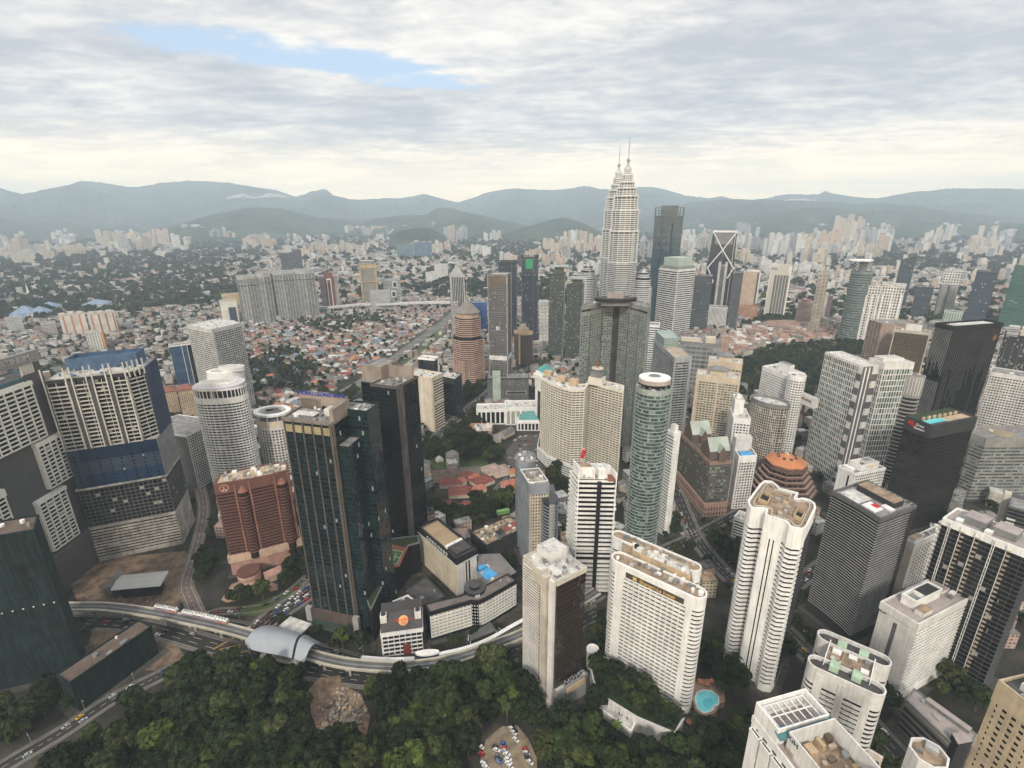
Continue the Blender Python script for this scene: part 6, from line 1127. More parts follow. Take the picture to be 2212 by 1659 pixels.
    # others to the right
    far = [('dark_slab', 'dark slab with a pale top left of the braced tower', (1498, 596), (1540, 596), 715, ('smoke_slab', (.10, .11, .12), (.04, .045, .05), 3.6, 3, .7, .8)),
           ('ribbed_white_block', 'low white block with black vertical ribs in front of the braced tower', (1514, 663), (1572, 664), 706, ('white_ribs', (.66, .65, .61), (.05, .05, .05), 200, 3.2, .98, .35)),
           ('horned_tower', 'dark tower with two white curved horns before the braced tower', (1552, 575), (1572, 575), 700, ('horn_facade', (.20, .20, .21), (.05, .05, .06), 3.6, 2, .7, .7)),
           ('slim_dark_tower', 'slim dark ribbed tower right of the braced tower', (1584, 590), (1606, 591), 710, ('dark_ribs', (.10, .10, .11), (.04, .042, .045), 3.6, 2.4, .6, .7)),
           ('peach_tower', 'peach tower with a terracotta podium', (1606, 590), (1637, 588), 688, ('peach_facade', (.56, .43, .32), (.13, .10, .08), 3.4, 2.4, .55, .45)),
           ('arched_white_tower', 'dark tower framed by a white arch', (1614, 585), (1645, 583), 680, ('arch_dark', (.13, .13, .14), (.06, .06, .065), 3.6, 2.4, .7, .7)),
           ('white_office_slab', 'broad white office slab with five black vertical window strips', (1665.5, 574), (1712, 574), 684, ('plain_white_slab', (.66, .63, .54), (.64, .61, .53), 300, 50, .9, .9)),
           ('octagonal_flats', 'pinkish banded octagonal block below the white office slab', (1724, 652), (1757, 652), 692, ('rose_bands', (.50, .39, .32), (.10, .08, .07), 3.4, 80, .5, .99)),
           ('tan_banded_tower', 'tall tan banded tower left of the grey cylinder', (1769, 592), (1791, 596), 714, ('tan_bands', (.47, .41, .32), (.12, .10, .08), 3.5, 9, .5, .85)),
           ('white_twin_condo', 'white twin condominium with dark square openings, left block', (1873, 618), (1905, 620), 740, ('white_condo_grid', (.68, .65, .60), (.06, .05, .045), 6.5, 5.5, .6, .55)),
           ('white_twin_condo', 'white twin condominium with dark square openings, right block', (1908, 615), (1956, 622), 744, ('white_condo_grid2', (.68, .65, .60), (.06, .05, .045), 6.5, 5.2, .6, .55)),
           ('slanted_dark_tower', 'dark tower with a slanted roof beyond the white condominiums', (1946, 562), (1979, 560), 662, ('slant_dark', (.07, .09, .10), (.05, .065, .075), 4, 3, .85, .9)),
           ('dark_box_block', 'wide dark block beyond the rose banded tower', (1980, 620), (2018, 620), 688, ('dark_box', (.055, .065, .075), (.045, .055, .065), 4, 3, .85, .9)),
           ('white_frame_tower', 'white framed tower with square openings and rounded grey shoulders', (2041, 585), (2080, 588), 690, ('white_frame', (.64, .62, .57), (.09, .09, .09), 7, 6, .6, .6)),
           ('tall_navy_tower', 'tall dark navy tower near the right edge', (2110, 587), (2158, 588), 712, ('navy_glass2', (.05, .065, .085), (.04, .055, .075), 4, 3, .88, .9)),
           ('green_netted_tower', 'tower wrapped in green netting at the right frame edge', (2192, 576), (2262, 570), 712, ('green_net_far', (.045, .11, .09), (.055, .125, .10), 4, 9, .5, .9)),
           ('striped_corner_block', 'green and cream glass block before the tall navy tower', (2040, 674), (2082, 672), 726, ('mint_stripes', (.44, .50, .43), (.17, .22, .18), 200, 5, .98, .5)),
           ('plum_tower', 'plum coloured slab between the tan tower and the grey cylinder', (1790, 640), (1800, 640), 690, ('plum', (.15, .10, .12), (.12, .08, .10), 4, 4, .5, .5)),
           ('pale_ridge_tower', 'pale grid tower between the tan tower and the plum slab', (1779, 636), (1790, 636), 695, ('pale_grid_small', (.56, .52, .47), (.14, .12, .11), 3.5, 2.5, .5, .5))]
    for nm, lab, L_, R_, by, fm in far:
        p, h = faceP(L_, R_, by, 34); r = tower(nm, lab, 'tower', p, h, facade(*fm, var=.5, pale=.02), None, units=5, par=2, top=1, crown=plain(fm[0]+'_trim', fm[1]))
        if nm == 'white_office_slab':
            for k in range(5): panel(r, p, 0, 10, h-26, BLK, 'black_strip', .8, .26+k*.14, .26+k*.14+.035)
            for k in range(5): panel(r, p, 0, 10, h-26, GREY, 'grey_strip', .7, .30+k*.14, .30+k*.14+.06)
            panel(r, p, 0, 0, 12, DKG, 'dark_base', 1, .1, .9); c, d, L = wallpt(p, 0, .18, .3, h-9); text('sign_letters', 'PNB', 9, MGREY, r, c, d, .2)
        if nm == 'horned_tower':
            for t in (.0, .72): panel(r, p, 0, 0, h+12, plain('horn_white', (.52, .50, .46)), 'white_horn', 4, t, t+.26)
        if nm == 'arched_white_tower':
            panel(r, p, 0, 0, h+3, WHITE, 'arch_leg', 2, .90, .99); panel(r, p, 0, h-3, h+4, WHITE, 'arch_top', 2); panel(r, p, 0, h-40, h, WHITE, 'arch_leg', 2, 0, .1)
        if nm == 'peach_tower':
            q = sub(p, -.1, 1.4, -.3, 1); block(r, q, 0, 42, facade('terracotta_podium', (.44, .24, .15), (.13, .08, .06), 4, 4, .5, .5), TERRA, 'podium')
        if nm == 'white_twin_condo':
            q = sub(p, .0, 1, -.2, 0)
            for t in (.05, .45, .85): panel(r, p, 0, 0, h-20, WHITE, 'white_pier', 3, t, t+.1)
        if nm == 'octagonal_flats': block(r, sub(p, .2, .8, .2, .8), h, h+6, GREY, RED)
        if nm == 'slanted_dark_tower': b = MB(); b.prism(p, h, h+1); a_, b_, c_, d_ = p; b.face([(*a_, h), (*b_, h), (*b_, h+14)]); b.face([(*a_, h), (*b_, h+14), (*c_, h+14), (*d_, h)]); b.face([(*b_, h), (*c_, h), (*c_, h+14), (*b_, h+14)]); b.build('slanted_roof', plain('slant_trim2', (.05, .065, .075)), r)
        if nm == 'white_frame_tower':
            for t in (.2, .7): c, d, L = wallpt(p, 0, t, 6, 0); q = [(c[0]+9*cos(w*pi/8), c[1]+9*sin(w*pi/8)) for w in range(16)]; b = MB(); b.prism(q, 0, h*.74); b.build('rounded_shoulder', facade('grey_shoulder', (.33, .32, .30), (.16, .16, .15), 4, 3, .5, .5), r)
    q, h = ellP((1842, 586), (1883, 590), 732, .9, 28); r = tower('grey_green_cylinder', 'grey green cylindrical tower with fine rings and a white disc held over its roof', 'office tower', q, h, facade('cyl_glass', (.13, .16, .15), (.055, .075, .07), 4.6, 3, .6, .9, pale=.05), plain('grey_green_ring', (.21, .25, .235)), fh=6.0, bf=.30, proj=1.2, units=4, par=2, top=1)
    c = cen(q); k = [(c[0]-8+26*cos(t*pi/12), c[1]+20*sin(t*pi/12)) for t in range(24)]; b = MB(); b.prism(k, h+26, h+29, bot=True); b.build('disc_roof', WHITE, r); b = MB()
    for t in range(0, 24, 2): b.tube((*q[t], h), (k[t][0], k[t][1], h+26), .8, 4)
    b.build('crown_strut', GREY, r); b = MB(); b.prism([(c[0]+9*cos(t), c[1]+9*sin(t)) for t in (0, 1.05, 2.1, 3.14, 4.2, 5.2)], h, h+26); b.build('crown_core', GREY, r)
    # dark strip tower and pale dotted block at the right edge, low grey block
    p, h = faceP(zc('A6', 1850, 250), zc('A6', 2290, 330), 858, 30); r = tower('black_ribbed_block', 'black block with pale vertical ribs at the right edge behind the black tower', 'office tower', p, h, facade('black_ribs', (.05, .05, .05), (.02, .02, .022), 3.6, 2, .8, .8), None, units=4, par=2, crown=DKG, top=1)
    for k in range(5): panel(r, p, 0, 0, h-14, GREY, 'pale_rib', 1, .12+k*.2, .13+k*.2)
    block(r, sub(p, .05, .35, -.1, .3), h, h+16, facade('louvred_head', (.50, .50, .48), (.06, .06, .06), 3, 60, .5, .99), ROOFL, 'louvred_head'); block(r, sub(p, .40, .9, .1, .8), h, h+14, CREAM, ROOFL, 'beige_penthouse')
    p, h = faceP(zc('A6', 1680, 690), zc('A6', 2250, 790), 985, 30); r = tower('dotted_white_block', 'white block pierced by rows of small square windows at the right edge', 'apartment block', p, h, OFFW, OFFW, fh=3.3, bf=.5, proj=.15, bay=2.7, pw=1.4, pproj=.12, pane=GBLACK, edges=[0], roof=ROOFG, units=6, corename='wall', top=2)
    h = 70; p = polyD([zc('A6', 1480, 1440), zc('A6', 1630, 1495), zc('A6', 2300, 1490), zc('A6', 2300, 1340), zc('A6', 1530, 1345)], h); r = tower('chamfered_grey_office', 'grey office with ribbon windows and a round roof marking at the right edge', 'office tower', p, h, GDARK, plain('warm_grey_wall', (.27, .255, .235)), fh=3.9, bf=.52, proj=.35, pane=GGREEN, panew=4, roof=ROOFG, units=5, par=3.5, top=5); c = P(*zc('A6', 1800, 1400), h); b = MB(); b.cone(c, h, h+.5, 11, 11, 24); b.build('round_pad', plain('pad_tan', (.34, .27, .18)), r)
    h = 66; a_, b_ = P(*zc('B6', 1900, 900), h), P(*zc('B6', 2250, 1000), h); p, _ = faceP(zc('B6', 1905, 800), zc('B6', 2260, 900), 0, 24, h=76); r = tower('dark_balcony_edge_tower', 'dark tower with pale balcony slabs and a beige fin cut by the right edge', 'apartment tower', p, 76, GBLACK, MGREY, fh=3.3, bf=.2, proj=.5, pane=GDARK, panew=4, units=2)
    for i in range(20): c, d, L = wallpt(p, 0, .18, 1.0, 4+i*3.3); bxo('balcony', OFFW, r, c, (5, 2.2, .8), atan2(d[1], d[0]))
    panel(r, p, 3, 0, 80, BEIGE, 'beige_fin', 4, .0, .3)
tall_group()
# ================================================================ middle background towers, left half
def back_left():
    cg = ('hazy_grid', (.36, .36, .34), (.10, .10, .10), 3.4, 3.2, .5, .7)
    secs = (((510, 600), (550, 594)), ((552, 593), (582, 588)), ((584, 590), (633, 585.5)), ((635, 586), (678, 585)))
    for k, (a, b) in enumerate(secs):
        p, h = faceP(a, b, (700, 696, 692, 688)[k], 45); n = np.subtract(p[3], p[0])/45.0
        c = ((p[0][0]+p[1][0])/2-n[0]*7, (p[0][1]+p[1][1])/2-n[1]*7); p = [p[0], c, p[1], p[2], p[3]]
        w = ['leftmost', 'second', 'third', 'rightmost'][k]
        r = tower('curved_condo_row', w+' section of the long curved grey condominium row in the middle distance', 'apartment block', p, h, GDARK, plain('hazy_grey_wall', (.38, .38, .355)), fh=3.5, bf=.45, proj=1.0, bay=9, pw=1.6, pproj=1.2, units=5, par=3, top=6)
        panel(r, p, 0, h*.82, h*.84, MGREY, 'refuge_floor', 1.6); panel(r, p, 1, h*.82, h*.84, MGREY, 'refuge_floor', 1.6); panel(r, p, 0, 0, h, GREY, 'lift_shaft', 2, 0, .07)
    far = [('dark_twin_block', 'left and wider of two dark blocks behind the curved condominium row', (604, 548), (634, 546), 592, 40, ('haze_dark', (.07, .075, .085), (.05, .055, .065), 4, 4, .7, .8)),
           ('dark_twin_block', 'right and taller of two dark blocks behind the curved condominium row', (632, 541), (650, 541), 592, 40, ('haze_dark2', (.08, .07, .08), (.05, .05, .06), 4, 4, .7, .8)),
           ('red_ridged_tower', 'red brown tower with a white vertical outline and banded wings', (689, 598), (729, 598), 676, 40, ('red_wing_bands', (.42, .36, .33), (.12, .10, .10), 3.6, 60, .5, .99)),
           ('gold_framed_tower', 'tall grey tower with gold frames in the middle distance', (775, 570), (812, 570), 658, 36, ('gold_frame_tower', (.33, .30, .24), (.12, .12, .11), 4, 5, .6, .7)),
           ('grid_box_block', 'pale grey grid box block in front of the gold framed tower', (799, 632), (842, 630), 672, 40, ('grid_box', (.46, .46, .43), (.16, .16, .15), 4, 4, .6, .6)),
           ('square_holed_block', 'banded block with white framed square holes behind the grid box', (826, 605), (864, 600), 652, 40, ('banded_hole', (.38, .38, .36), (.12, .12, .12), 5, 60, .5, .99)),
           ('white_slab_block', 'white slab with a blank end wall beyond the banded square-holed block', (919, 590), (946, 588), 614, 40, ('white_slab', (.60, .59, .55), (.2, .19, .18), 4, 5, .4, .5)),
           ('white_slab_block', 'white gridded slab rising behind the blank-ended white slab', (938, 572), (967, 570), 602, 40, ('white_slab_b', (.58, .57, .53), (.18, .18, .18), 5, 4, .5, .5)),
           ('sheeted_condo_row', 'row of condominiums wrapped in blue green sheeting, left half', (856, 529), (892, 525), 558, 60, ('blue_green_sheet', (.10, .16, .19), (.14, .20, .23), 8, 14, .5, .6)),
           ('sheeted_condo_row', 'row of condominiums wrapped in blue sheeting, right half', (893, 525), (932, 524), 558, 60, ('blue_sheet_far', (.08, .12, .19), (.11, .16, .23), 8, 14, .5, .6)),
           ('white_dark_tower', 'white tower with a dark glass panel left of the curved condominium row', (474, 652), (510, 650), 702, 26, ('white_plain_far', (.62, .60, .52), (.6, .58, .5), 200, 90, .2, .2)),
           ('yellow_arcaded_block', 'yellow arcaded block with red roof behind the white dark-panelled tower', (478, 638), (520, 634), 668, 30, ('yellow_arcade', (.56, .42, .22), (.2, .15, .09), 5, 6, .6, .5)),
           ('pink_striped_flats', 'left one of two white flats with pink stripes in the left middle distance', (126, 683), (183, 681), 732, 30, ('pink_stripe_flats', (.60, .55, .48), (.42, .20, .14), 200, 16, .98, .25)),
           ('pink_striped_flats', 'right one of two white flats with pink stripes in the left middle distance', (188, 680), (247, 677), 728, 30, ('pink_stripe_flats2', (.60, .55, .48), (.42, .20, .14), 200, 15, .98, .25)),
           ('white_frame_block', 'white block with an orange hoist mast left of the unfinished tower top', (184, 720), (216, 717), 760, 20, ('white_frame_far', (.60, .59, .54), (.16, .15, .14), 4, 5, .5, .6)),
           ('long_cream_slab', 'wide cream slab block at the far left edge', (20, 544), (72, 541), 574, 60, ('cream_haze', (.54, .50, .42), (.3, .28, .25), 4, 8, .5, .5)),
           ('teal_striped_block', 'pale block with a sawtooth white roof at the left edge', (10, 690), (46, 688), 720, 30, ('pale_saw', (.5, .5, .47), (.2, .2, .19), 4, 5, .5, .6)),
           ('grey_banded_block', 'grey banded office block with pale roof left of the pink striped flats', (88, 702), (120, 700), 728, 40, ('pale_band_blk', (.48, .46, .42), (.15, .14, .13), 4, 60, .45, .99))]
    for nm, lab, a, b, by, dp, fm in far:
        p, h = faceP(a, b, by, dp); r = tower(nm, lab, 'building', p, h, facade(*fm, var=.5, pale=.03), None, units=3, par=2, top=1, crown=plain(fm[0]+'_trim', fm[1]))
        if nm == 'red_ridged_tower':
            rd = plain('red_core', (.20, .075, .06)); panel(r, p, 0, 0, h+12, rd, 'red_core', 6, .28, .72); panel(r, p, 0, 20, h-6, WHITE, 'white_line', 7, .38, .42); panel(r, p, 0, 20, h-6, WHITE, 'white_line', 7, .58, .62); panel(r, p, 0, h-10, h-6, WHITE, 'white_line', 7, .38, .62)
        if nm == 'gold_framed_tower':
            gd = plain('gold_edge', (.44, .34, .18))
            for t in (0, .9): panel(r, p, 0, 0, h, gd, 'gold_edge', 3, t, t+.1)
            panel(r, p, 0, h-16, h-4, gd, 'gold_band', 2); panel(r, p, 0, h*.55, h*.58, gd, 'gold_band', 2); q = sub(p, .1, .9, .1, .9); block(r, q, h, h+9, GREY, ROOFL)
        if nm == 'square_holed_block':
            for t, z in ((.55, .78), (.45, .35)): panel(r, p, 0, h*z-11, h*z+11, WHITE, 'hole_frame', 2, t, t+.26); panel(r, p, 0, h*z-8, h*z+8, GDARK, 'hole', 2.6, t+.04, t+.22)
        if nm == 'white_dark_tower': panel(r, p, 0, 6, h-18, plain('dark_blue_panel', (.05, .055, .09)), 'dark_panel', 1, .45, .9)
        if nm == 'white_frame_block': bxo('hoist_mast', plain('orange_mast', (.55, .24, .05)), r, (p[1][0]+3, p[1][1]+2, h*.5), (4, 4, h))
        if nm == 'pink_striped_flats':
            for k in range(3): block(r, sub(p, .05+k*.33, .25+k*.33, .2, .7), h, h+5, CREAM, ROOFL, 'stair_head')
    c = P(66, 648); m = setorg(thing('minaret', 'tapering white minaret beside the mosque roofs at the far left', 'minaret', (*c, 0))); z = zat(56, 612, hypot(*c)); b = MB(); b.cone(c, 0, z, 7, .3, 8); b.build('shaft', WHITE, m)
    bl = plain('mosque_blue', (.20, .27, .36), rough=.5)
    for k, (x, y, w, hh) in enumerate(((58, 678, 60, 22), (90, 676, 46, 18), (40, 690, 36, 14), (110, 664, 50, 16), (210, 657, 70, 14))):
        c = P(x, y+6); q = [tuple(np.add(c, rot2(v, .4))) for v in ((-w/2, -w/2), (w/2, -w/2), (w/2, w/2), (-w/2, w/2))]; r = setorg(thing('mosque_hall', ['largest hall with a folded blue roof beside the white minaret', 'second blue roofed hall right of the minaret', 'small blue roofed hall at the left frame edge', 'pale blue roofed hall behind the minaret group', 'wide teal blue shed roof above the pink striped flats'][k], 'building', (*c, 0))); occupy(q)
        b = MB(); b.prism(q, 0, 12); b.build('wall', OFFW, r); b = MB(); b.prism(offs(q, 2), 12, 12+hh, poly2=[c]*4 if 0 else [tuple(np.array(c)+(np.array(v)-np.array(c))*.12) for v in q]); b.build('roof', bl, r)
back_left()
# ================================================================ ground, roads, water
TARM = plain('asphalt', (.034, .032, .030), var=.3, scale=.15, streak=0); PAVE = plain('pavement_slabs', (.15, .135, .115), var=.3, scale=.2, streak=0); MARK = plain('road_paint', (.60, .59, .55), var=.1, streak=0); MARKY = plain('yellow_road_paint', (.60, .36, .05), streak=0)
def ground():
    m, g = newmat('city_ground'); pos = g.n('ShaderNodeNewGeometry').outputs['Position']
    n1 = g.n('ShaderNodeTexNoise', {'Vector': pos, 'Scale': .0022, 'Detail': 5, 'Roughness': .6}).outputs[0]; n2 = g.n('ShaderNodeTexNoise', {'Vector': pos, 'Scale': .03, 'Detail': 6, 'Roughness': .7}).outputs[0]
    vo = g.n('ShaderNodeTexVoronoi', {'Vector': pos, 'Scale': .045, 'Randomness': .9}, distance='CHEBYCHEV').outputs['Color']; vr = g.n('ShaderNodeSeparateColor', {0: vo}).outputs
    roof = g.ramp(vr[0], [(0, (.07, .075, .06)), (.3, (.16, .15, .14)), (.5, (.24, .23, .21)), (.68, (.14, .115, .095)), (.82, (.22, .17, .13)), (.93, (.40, .39, .36))], 'CONSTANT')
    veg = g.ramp(n2, [(.3, (.014, .026, .010)), (.55, (.030, .048, .017)), (.75, (.055, .07, .028))])
    far = g.mr(g.n('ShaderNodeVectorMath', {0: pos}, operation='LENGTH').outputs['Value'], 900, 1500)
    mixv = g.mr(g.m('ADD', n1, g.m('MULTIPLY', n2, .30)), .55, .72)
    near = g.ramp(n2, [(.3, (.014, .018, .010)), (.47, (.030, .029, .024)), (.6, (.055, .05, .04)), (.75, (.10, .085, .062))])
    c = g.mix(far, near, g.mix(g.m('MULTIPLY', mixv, .8), g.mix(.45, roof, (.06, .065, .05)), veg)); fin(g, col=c, rough=.95, spec=.1)
    xs = [-26000, -12000, -6000, -3000, -1500, -700, 0, 700, 1500, 3000, 6000, 12000, 26000]; ys = [-600, 0, 400, 900, 1600, 3000, 6000, 10000, 21500]; b = MB()
    for i in range(len(xs)-1):
        for j in range(len(ys)-1): b.face([(xs[i], ys[j], 0), (xs[i+1], ys[j], 0), (xs[i+1], ys[j+1], 0), (xs[i], ys[j+1], 0)])
    tag(b.build('ground', m), kind='structure')
ground()
def smooth(pts, n=8):
    out = []; k = len(pts); q = [tuple(np.subtract(np.multiply(pts[0], 2), pts[1]))]+list(pts)+[tuple(np.subtract(np.multiply(pts[-1], 2), pts[-2]))]
    for i in range(1, k):
        p0, p1, p2, p3 = map(np.array, q[i-1:i+3])
        for s in range(n): t = s/n; out.append(tuple(.5*((2*p1)+(-p0+p2)*t+(2*p0-5*p1+4*p2-p3)*t*t+(-p0+3*p1-3*p2+p3)*t**3)))
    return out+[tuple(pts[-1])]
def side(pl, o):
    out = []
    for i in range(len(pl)):
        a, b = pl[max(0, i-1)], pl[min(len(pl)-1, i+1)]; d = np.subtract(b, a); L = np.linalg.norm(d) or 1; out.append((pl[i][0]-d[1]/L*o, pl[i][1]+d[0]/L*o))
    return out
def strip(b, l, r, z0, z1=None):
    for i in range(len(l)-1):
        z = z1 if z1 is not None else z0; b.face([(*r[i], z), (*r[i+1], z), (*l[i+1], z), (*l[i], z)])
        if z1 is not None: b.face([(*r[i], z0), (*r[i+1], z0), (*r[i+1], z1), (*r[i], z1)]); b.face([(*l[i+1], z0), (*l[i], z0), (*l[i], z1), (*l[i+1], z1)])
ROADS = {}; rz_ = [0.02]
def road(key, ptsD, w, pave=2.5, lanes=2, mark=True, m=None):
    pl = smooth([P(x, y) for x, y in ptsD]); ROADS[key] = (pl, w); z = rz_[0]; rz_[0] += .004
    b = MB(); strip(b, side(pl, w/2), side(pl, -w/2), z); tag(b.build('road', m or TARM), kind='structure')
    if pave:
        b = MB(); strip(b, side(pl, w/2+pave), side(pl, w/2), 0, .14+z*.2); strip(b, side(pl, -w/2), side(pl, -w/2-pave), 0, .14+z*.2); tag(b.build('pavement', PAVE), kind='structure')
    if mark:
        b = MB(); acc = 0
        for k in range(1, lanes):
            o = -w/2+w*k/lanes; l, r = side(pl, o+.12), side(pl, o-.12)
            for i in range(len(pl)-1):
                if (i % 2 == 0) or lanes < 2: b.face([(*r[i], z+.012), (*r[i+1], z+.012), (*l[i+1], z+.012), (*l[i], z+.012)])
        for o in (w/2-.5, -w/2+.5): strip(b, side(pl, o+.1), side(pl, o-.1), z+.012)
        tag(b.build('lane_marking', MARK), kind='structure')
    for i in range(len(pl)-1):
        a, c = np.array(pl[i]), np.array(pl[i+1]); n = int(np.linalg.norm(c-a)/3)+1
        for k in range(n):
            q = a+(c-a)*k/n; rr = w/2+1
            for ox in np.arange(-rr, rr+.1, 3):
                for oy in np.arange(-rr, rr+.1, 3): OCC[(int((q[0]+ox)//CELL), int((q[1]+oy)//CELL))] = 1
road('main_a', [(120, 1342), (250, 1346), (345, 1362), (480, 1400), (560, 1420), (640, 1440), (760, 1462), (870, 1468), (980, 1448), (1080, 1420), (1130, 1402), (1200, 1370), (1300, 1318)], 12, 2.5, 3)
road('main_b', [(120, 1312), (300, 1322), (420, 1345), (500, 1352), (560, 1368), (700, 1408), (760, 1425), (830, 1440), (930, 1432), (1040, 1402), (1130, 1366), (1250, 1308), (1300, 1280)], 9, 2, 3)
road('traffic', [(548, 1366), (590, 1332), (640, 1298), (690, 1262), (740, 1215)], 16, 2.5, 4)
road('loop', [(432, 1335), (468, 1322), (520, 1318), (575, 1310), (625, 1280), (665, 1245)], 6, 1.5, 2)
road('loop2', [(475, 1318), (452, 1295), (450, 1270), (475, 1245), (500, 1225)], 7, 0, 2, False)
road('side', [(430, 1335), (415, 1300), (402, 1262), (415, 1215), (430, 1160), (440, 1100), (432, 1050)], 8, 2, 2, True, plain('worn_pink_asphalt', (.15, .115, .10), var=.3, streak=0))
road('park_lane', [(-60, 1696), (60, 1625), (143, 1576), (240, 1512), (320, 1472), (372, 1446)], 9, 2, 2)
road('ampang', [(935, 955), (965, 922), (1000, 893), (1056, 848), (1092, 812), (1150, 795), (1200, 785)], 14, 3, 4)
road('highway', [(640, 908), (700, 868), (770, 832), (800, 812), (850, 775), (900, 738), (964, 692), (985, 668)], 22, 1, 5, True, plain('pale_worn_asphalt', (.13, .125, .115), var=.25, streak=0))
road('right_road', [(1440, 1015), (1462, 1065), (1482, 1115), (1506, 1166), (1545, 1215), (1583, 1254), (1640, 1312), (1700, 1366), (1745, 1412), (1830, 1500)], 12, 3, 3)
road('cross', [(1300, 1255), (1380, 1215), (1440, 1185), (1500, 1158), (1600, 1105)], 9, 2, 2)
road('right_street', [(1690, 1290), (1730, 1255), (1765, 1228), (1830, 1180)], 10, 2, 2)
road('low_street', [(1700, 1380), (1800, 1470), (1900, 1580), (1990, 1680)], 10, 2, 2)
road('campus_lane', [(1050, 1080), (1120, 1010), (1160, 975), (1200, 1000), (1225, 1050)], 6, 1, 2)
def patch(name, ptsD, m, z=.012, raw=None):
    p = raw or polyD(ptsD, 0.0); b = MB(); p = p if sum(p[i-1][0]*p[i][1]-p[i][0]*p[i-1][1] for i in range(len(p))) > 0 else p[::-1]
    b.face([(*q, z) for q in p]); return tag(b.build(name, m), kind='structure'), p
_, CPARK = patch('car_park', [(1050, 1598), (1038, 1640), (1045, 1700), (1160, 1700), (1160, 1640), (1142, 1598), (1118, 1568), (1085, 1570)], plain('sandy_gravel', (.24, .19, .13), var=.35, scale=.2, streak=0), .5)
_, CLEAR = patch('clearing', [(668, 1490), (672, 1540), (690, 1590), (740, 1612), (790, 1600), (800, 1550), (780, 1500), (740, 1480), (735, 1460), (690, 1465)], plain('bare_earth', (.22, .15, .10), var=.5, scale=.2, streak=0), .5)
patch('canal_bank', [(690, 905), (780, 850), (870, 790), (968, 715), (962, 700), (850, 786), (760, 842), (672, 890)], plain('grassy_bank', (.075, .10, .035), var=.4, scale=.06, streak=0), .016); patch('canal', [(858, 799), (962, 722), (969, 738), (888, 800)], plain('canal_concrete', (.38, .33, .26), streak=0), .02)
patch('plaza', [(478, 1296), (500, 1262), (540, 1248), (600, 1262), (600, 1275), (560, 1282), (520, 1296), (490, 1302)], plain('peach_paving', (.36, .23, .165), streak=0), .15); patch('turf', [(540, 1308), (600, 1285), (650, 1262), (655, 1270), (610, 1300), (560, 1330), (500, 1332)], plain('lawn', (.055, .08, .025), streak=0), .10)
patch('building_site', [(1565, 735), (1600, 712), (1660, 692), (1730, 690), (1810, 712), (1800, 738), (1720, 742), (1640, 752), (1590, 768)], plain('red_earth', (.36, .24, .18), var=.5, scale=.05, streak=0), .02); patch('earthworks', [(190, 1210), (400, 1190), (430, 1240), (400, 1290), (380, 1318), (170, 1305), (150, 1260)], plain('site_earth', (.16, .11, .075), var=.6, scale=.12, streak=0), .012); patch('earthworks', [(200, 1352), (370, 1372), (400, 1420), (340, 1450), (240, 1440), (190, 1400)], plain('site_earth', (.16, .11, .075)), .012)
patch('parking_lot', [(1108, 1010), (1085, 985), (1120, 940), (1180, 935), (1200, 985), (1165, 1018)], plain('lot_asphalt', (.085, .075, .068), streak=0), .014); patch('lawn', [(925, 985), (1050, 985), (1060, 1025), (925, 1010)], plain('lawn', (.055, .08, .025)), .012); patch('tiled_court', [(985, 1010), (1080, 1005), (1095, 1025), (1000, 1022)], PAVE, .05)
patch('box_junction', [(470, 1395), (500, 1372), (545, 1385), (520, 1412)], plain('junction_asphalt', (.06, .058, .055), streak=0), .09)
b = MB()
for (x0, y0, x1, y1) in ((460, 1403, 512, 1374), (474, 1403, 528, 1390), (514, 1404, 527, 1378), (520, 1410, 545, 1400), (535, 1413, 548, 1404)):
    a_, b_ = P(x0, y0), P(x1, y1); b.box(((a_[0]+b_[0])/2, (a_[1]+b_[1])/2), .095, .11, hypot(b_[0]-a_[0], b_[1]-a_[1]), .7, atan2(b_[1]-a_[1], b_[0]-a_[0]))
tag(b.build('junction_marking', MARKY), kind='structure')
b = MB()
for k in range(9): a_ = P(1473+k*3.4, 1154-k*.8); b.box(a_, .12, .13, .8, 5, .4)
tag(b.build('zebra_crossing', MARK), kind='structure')
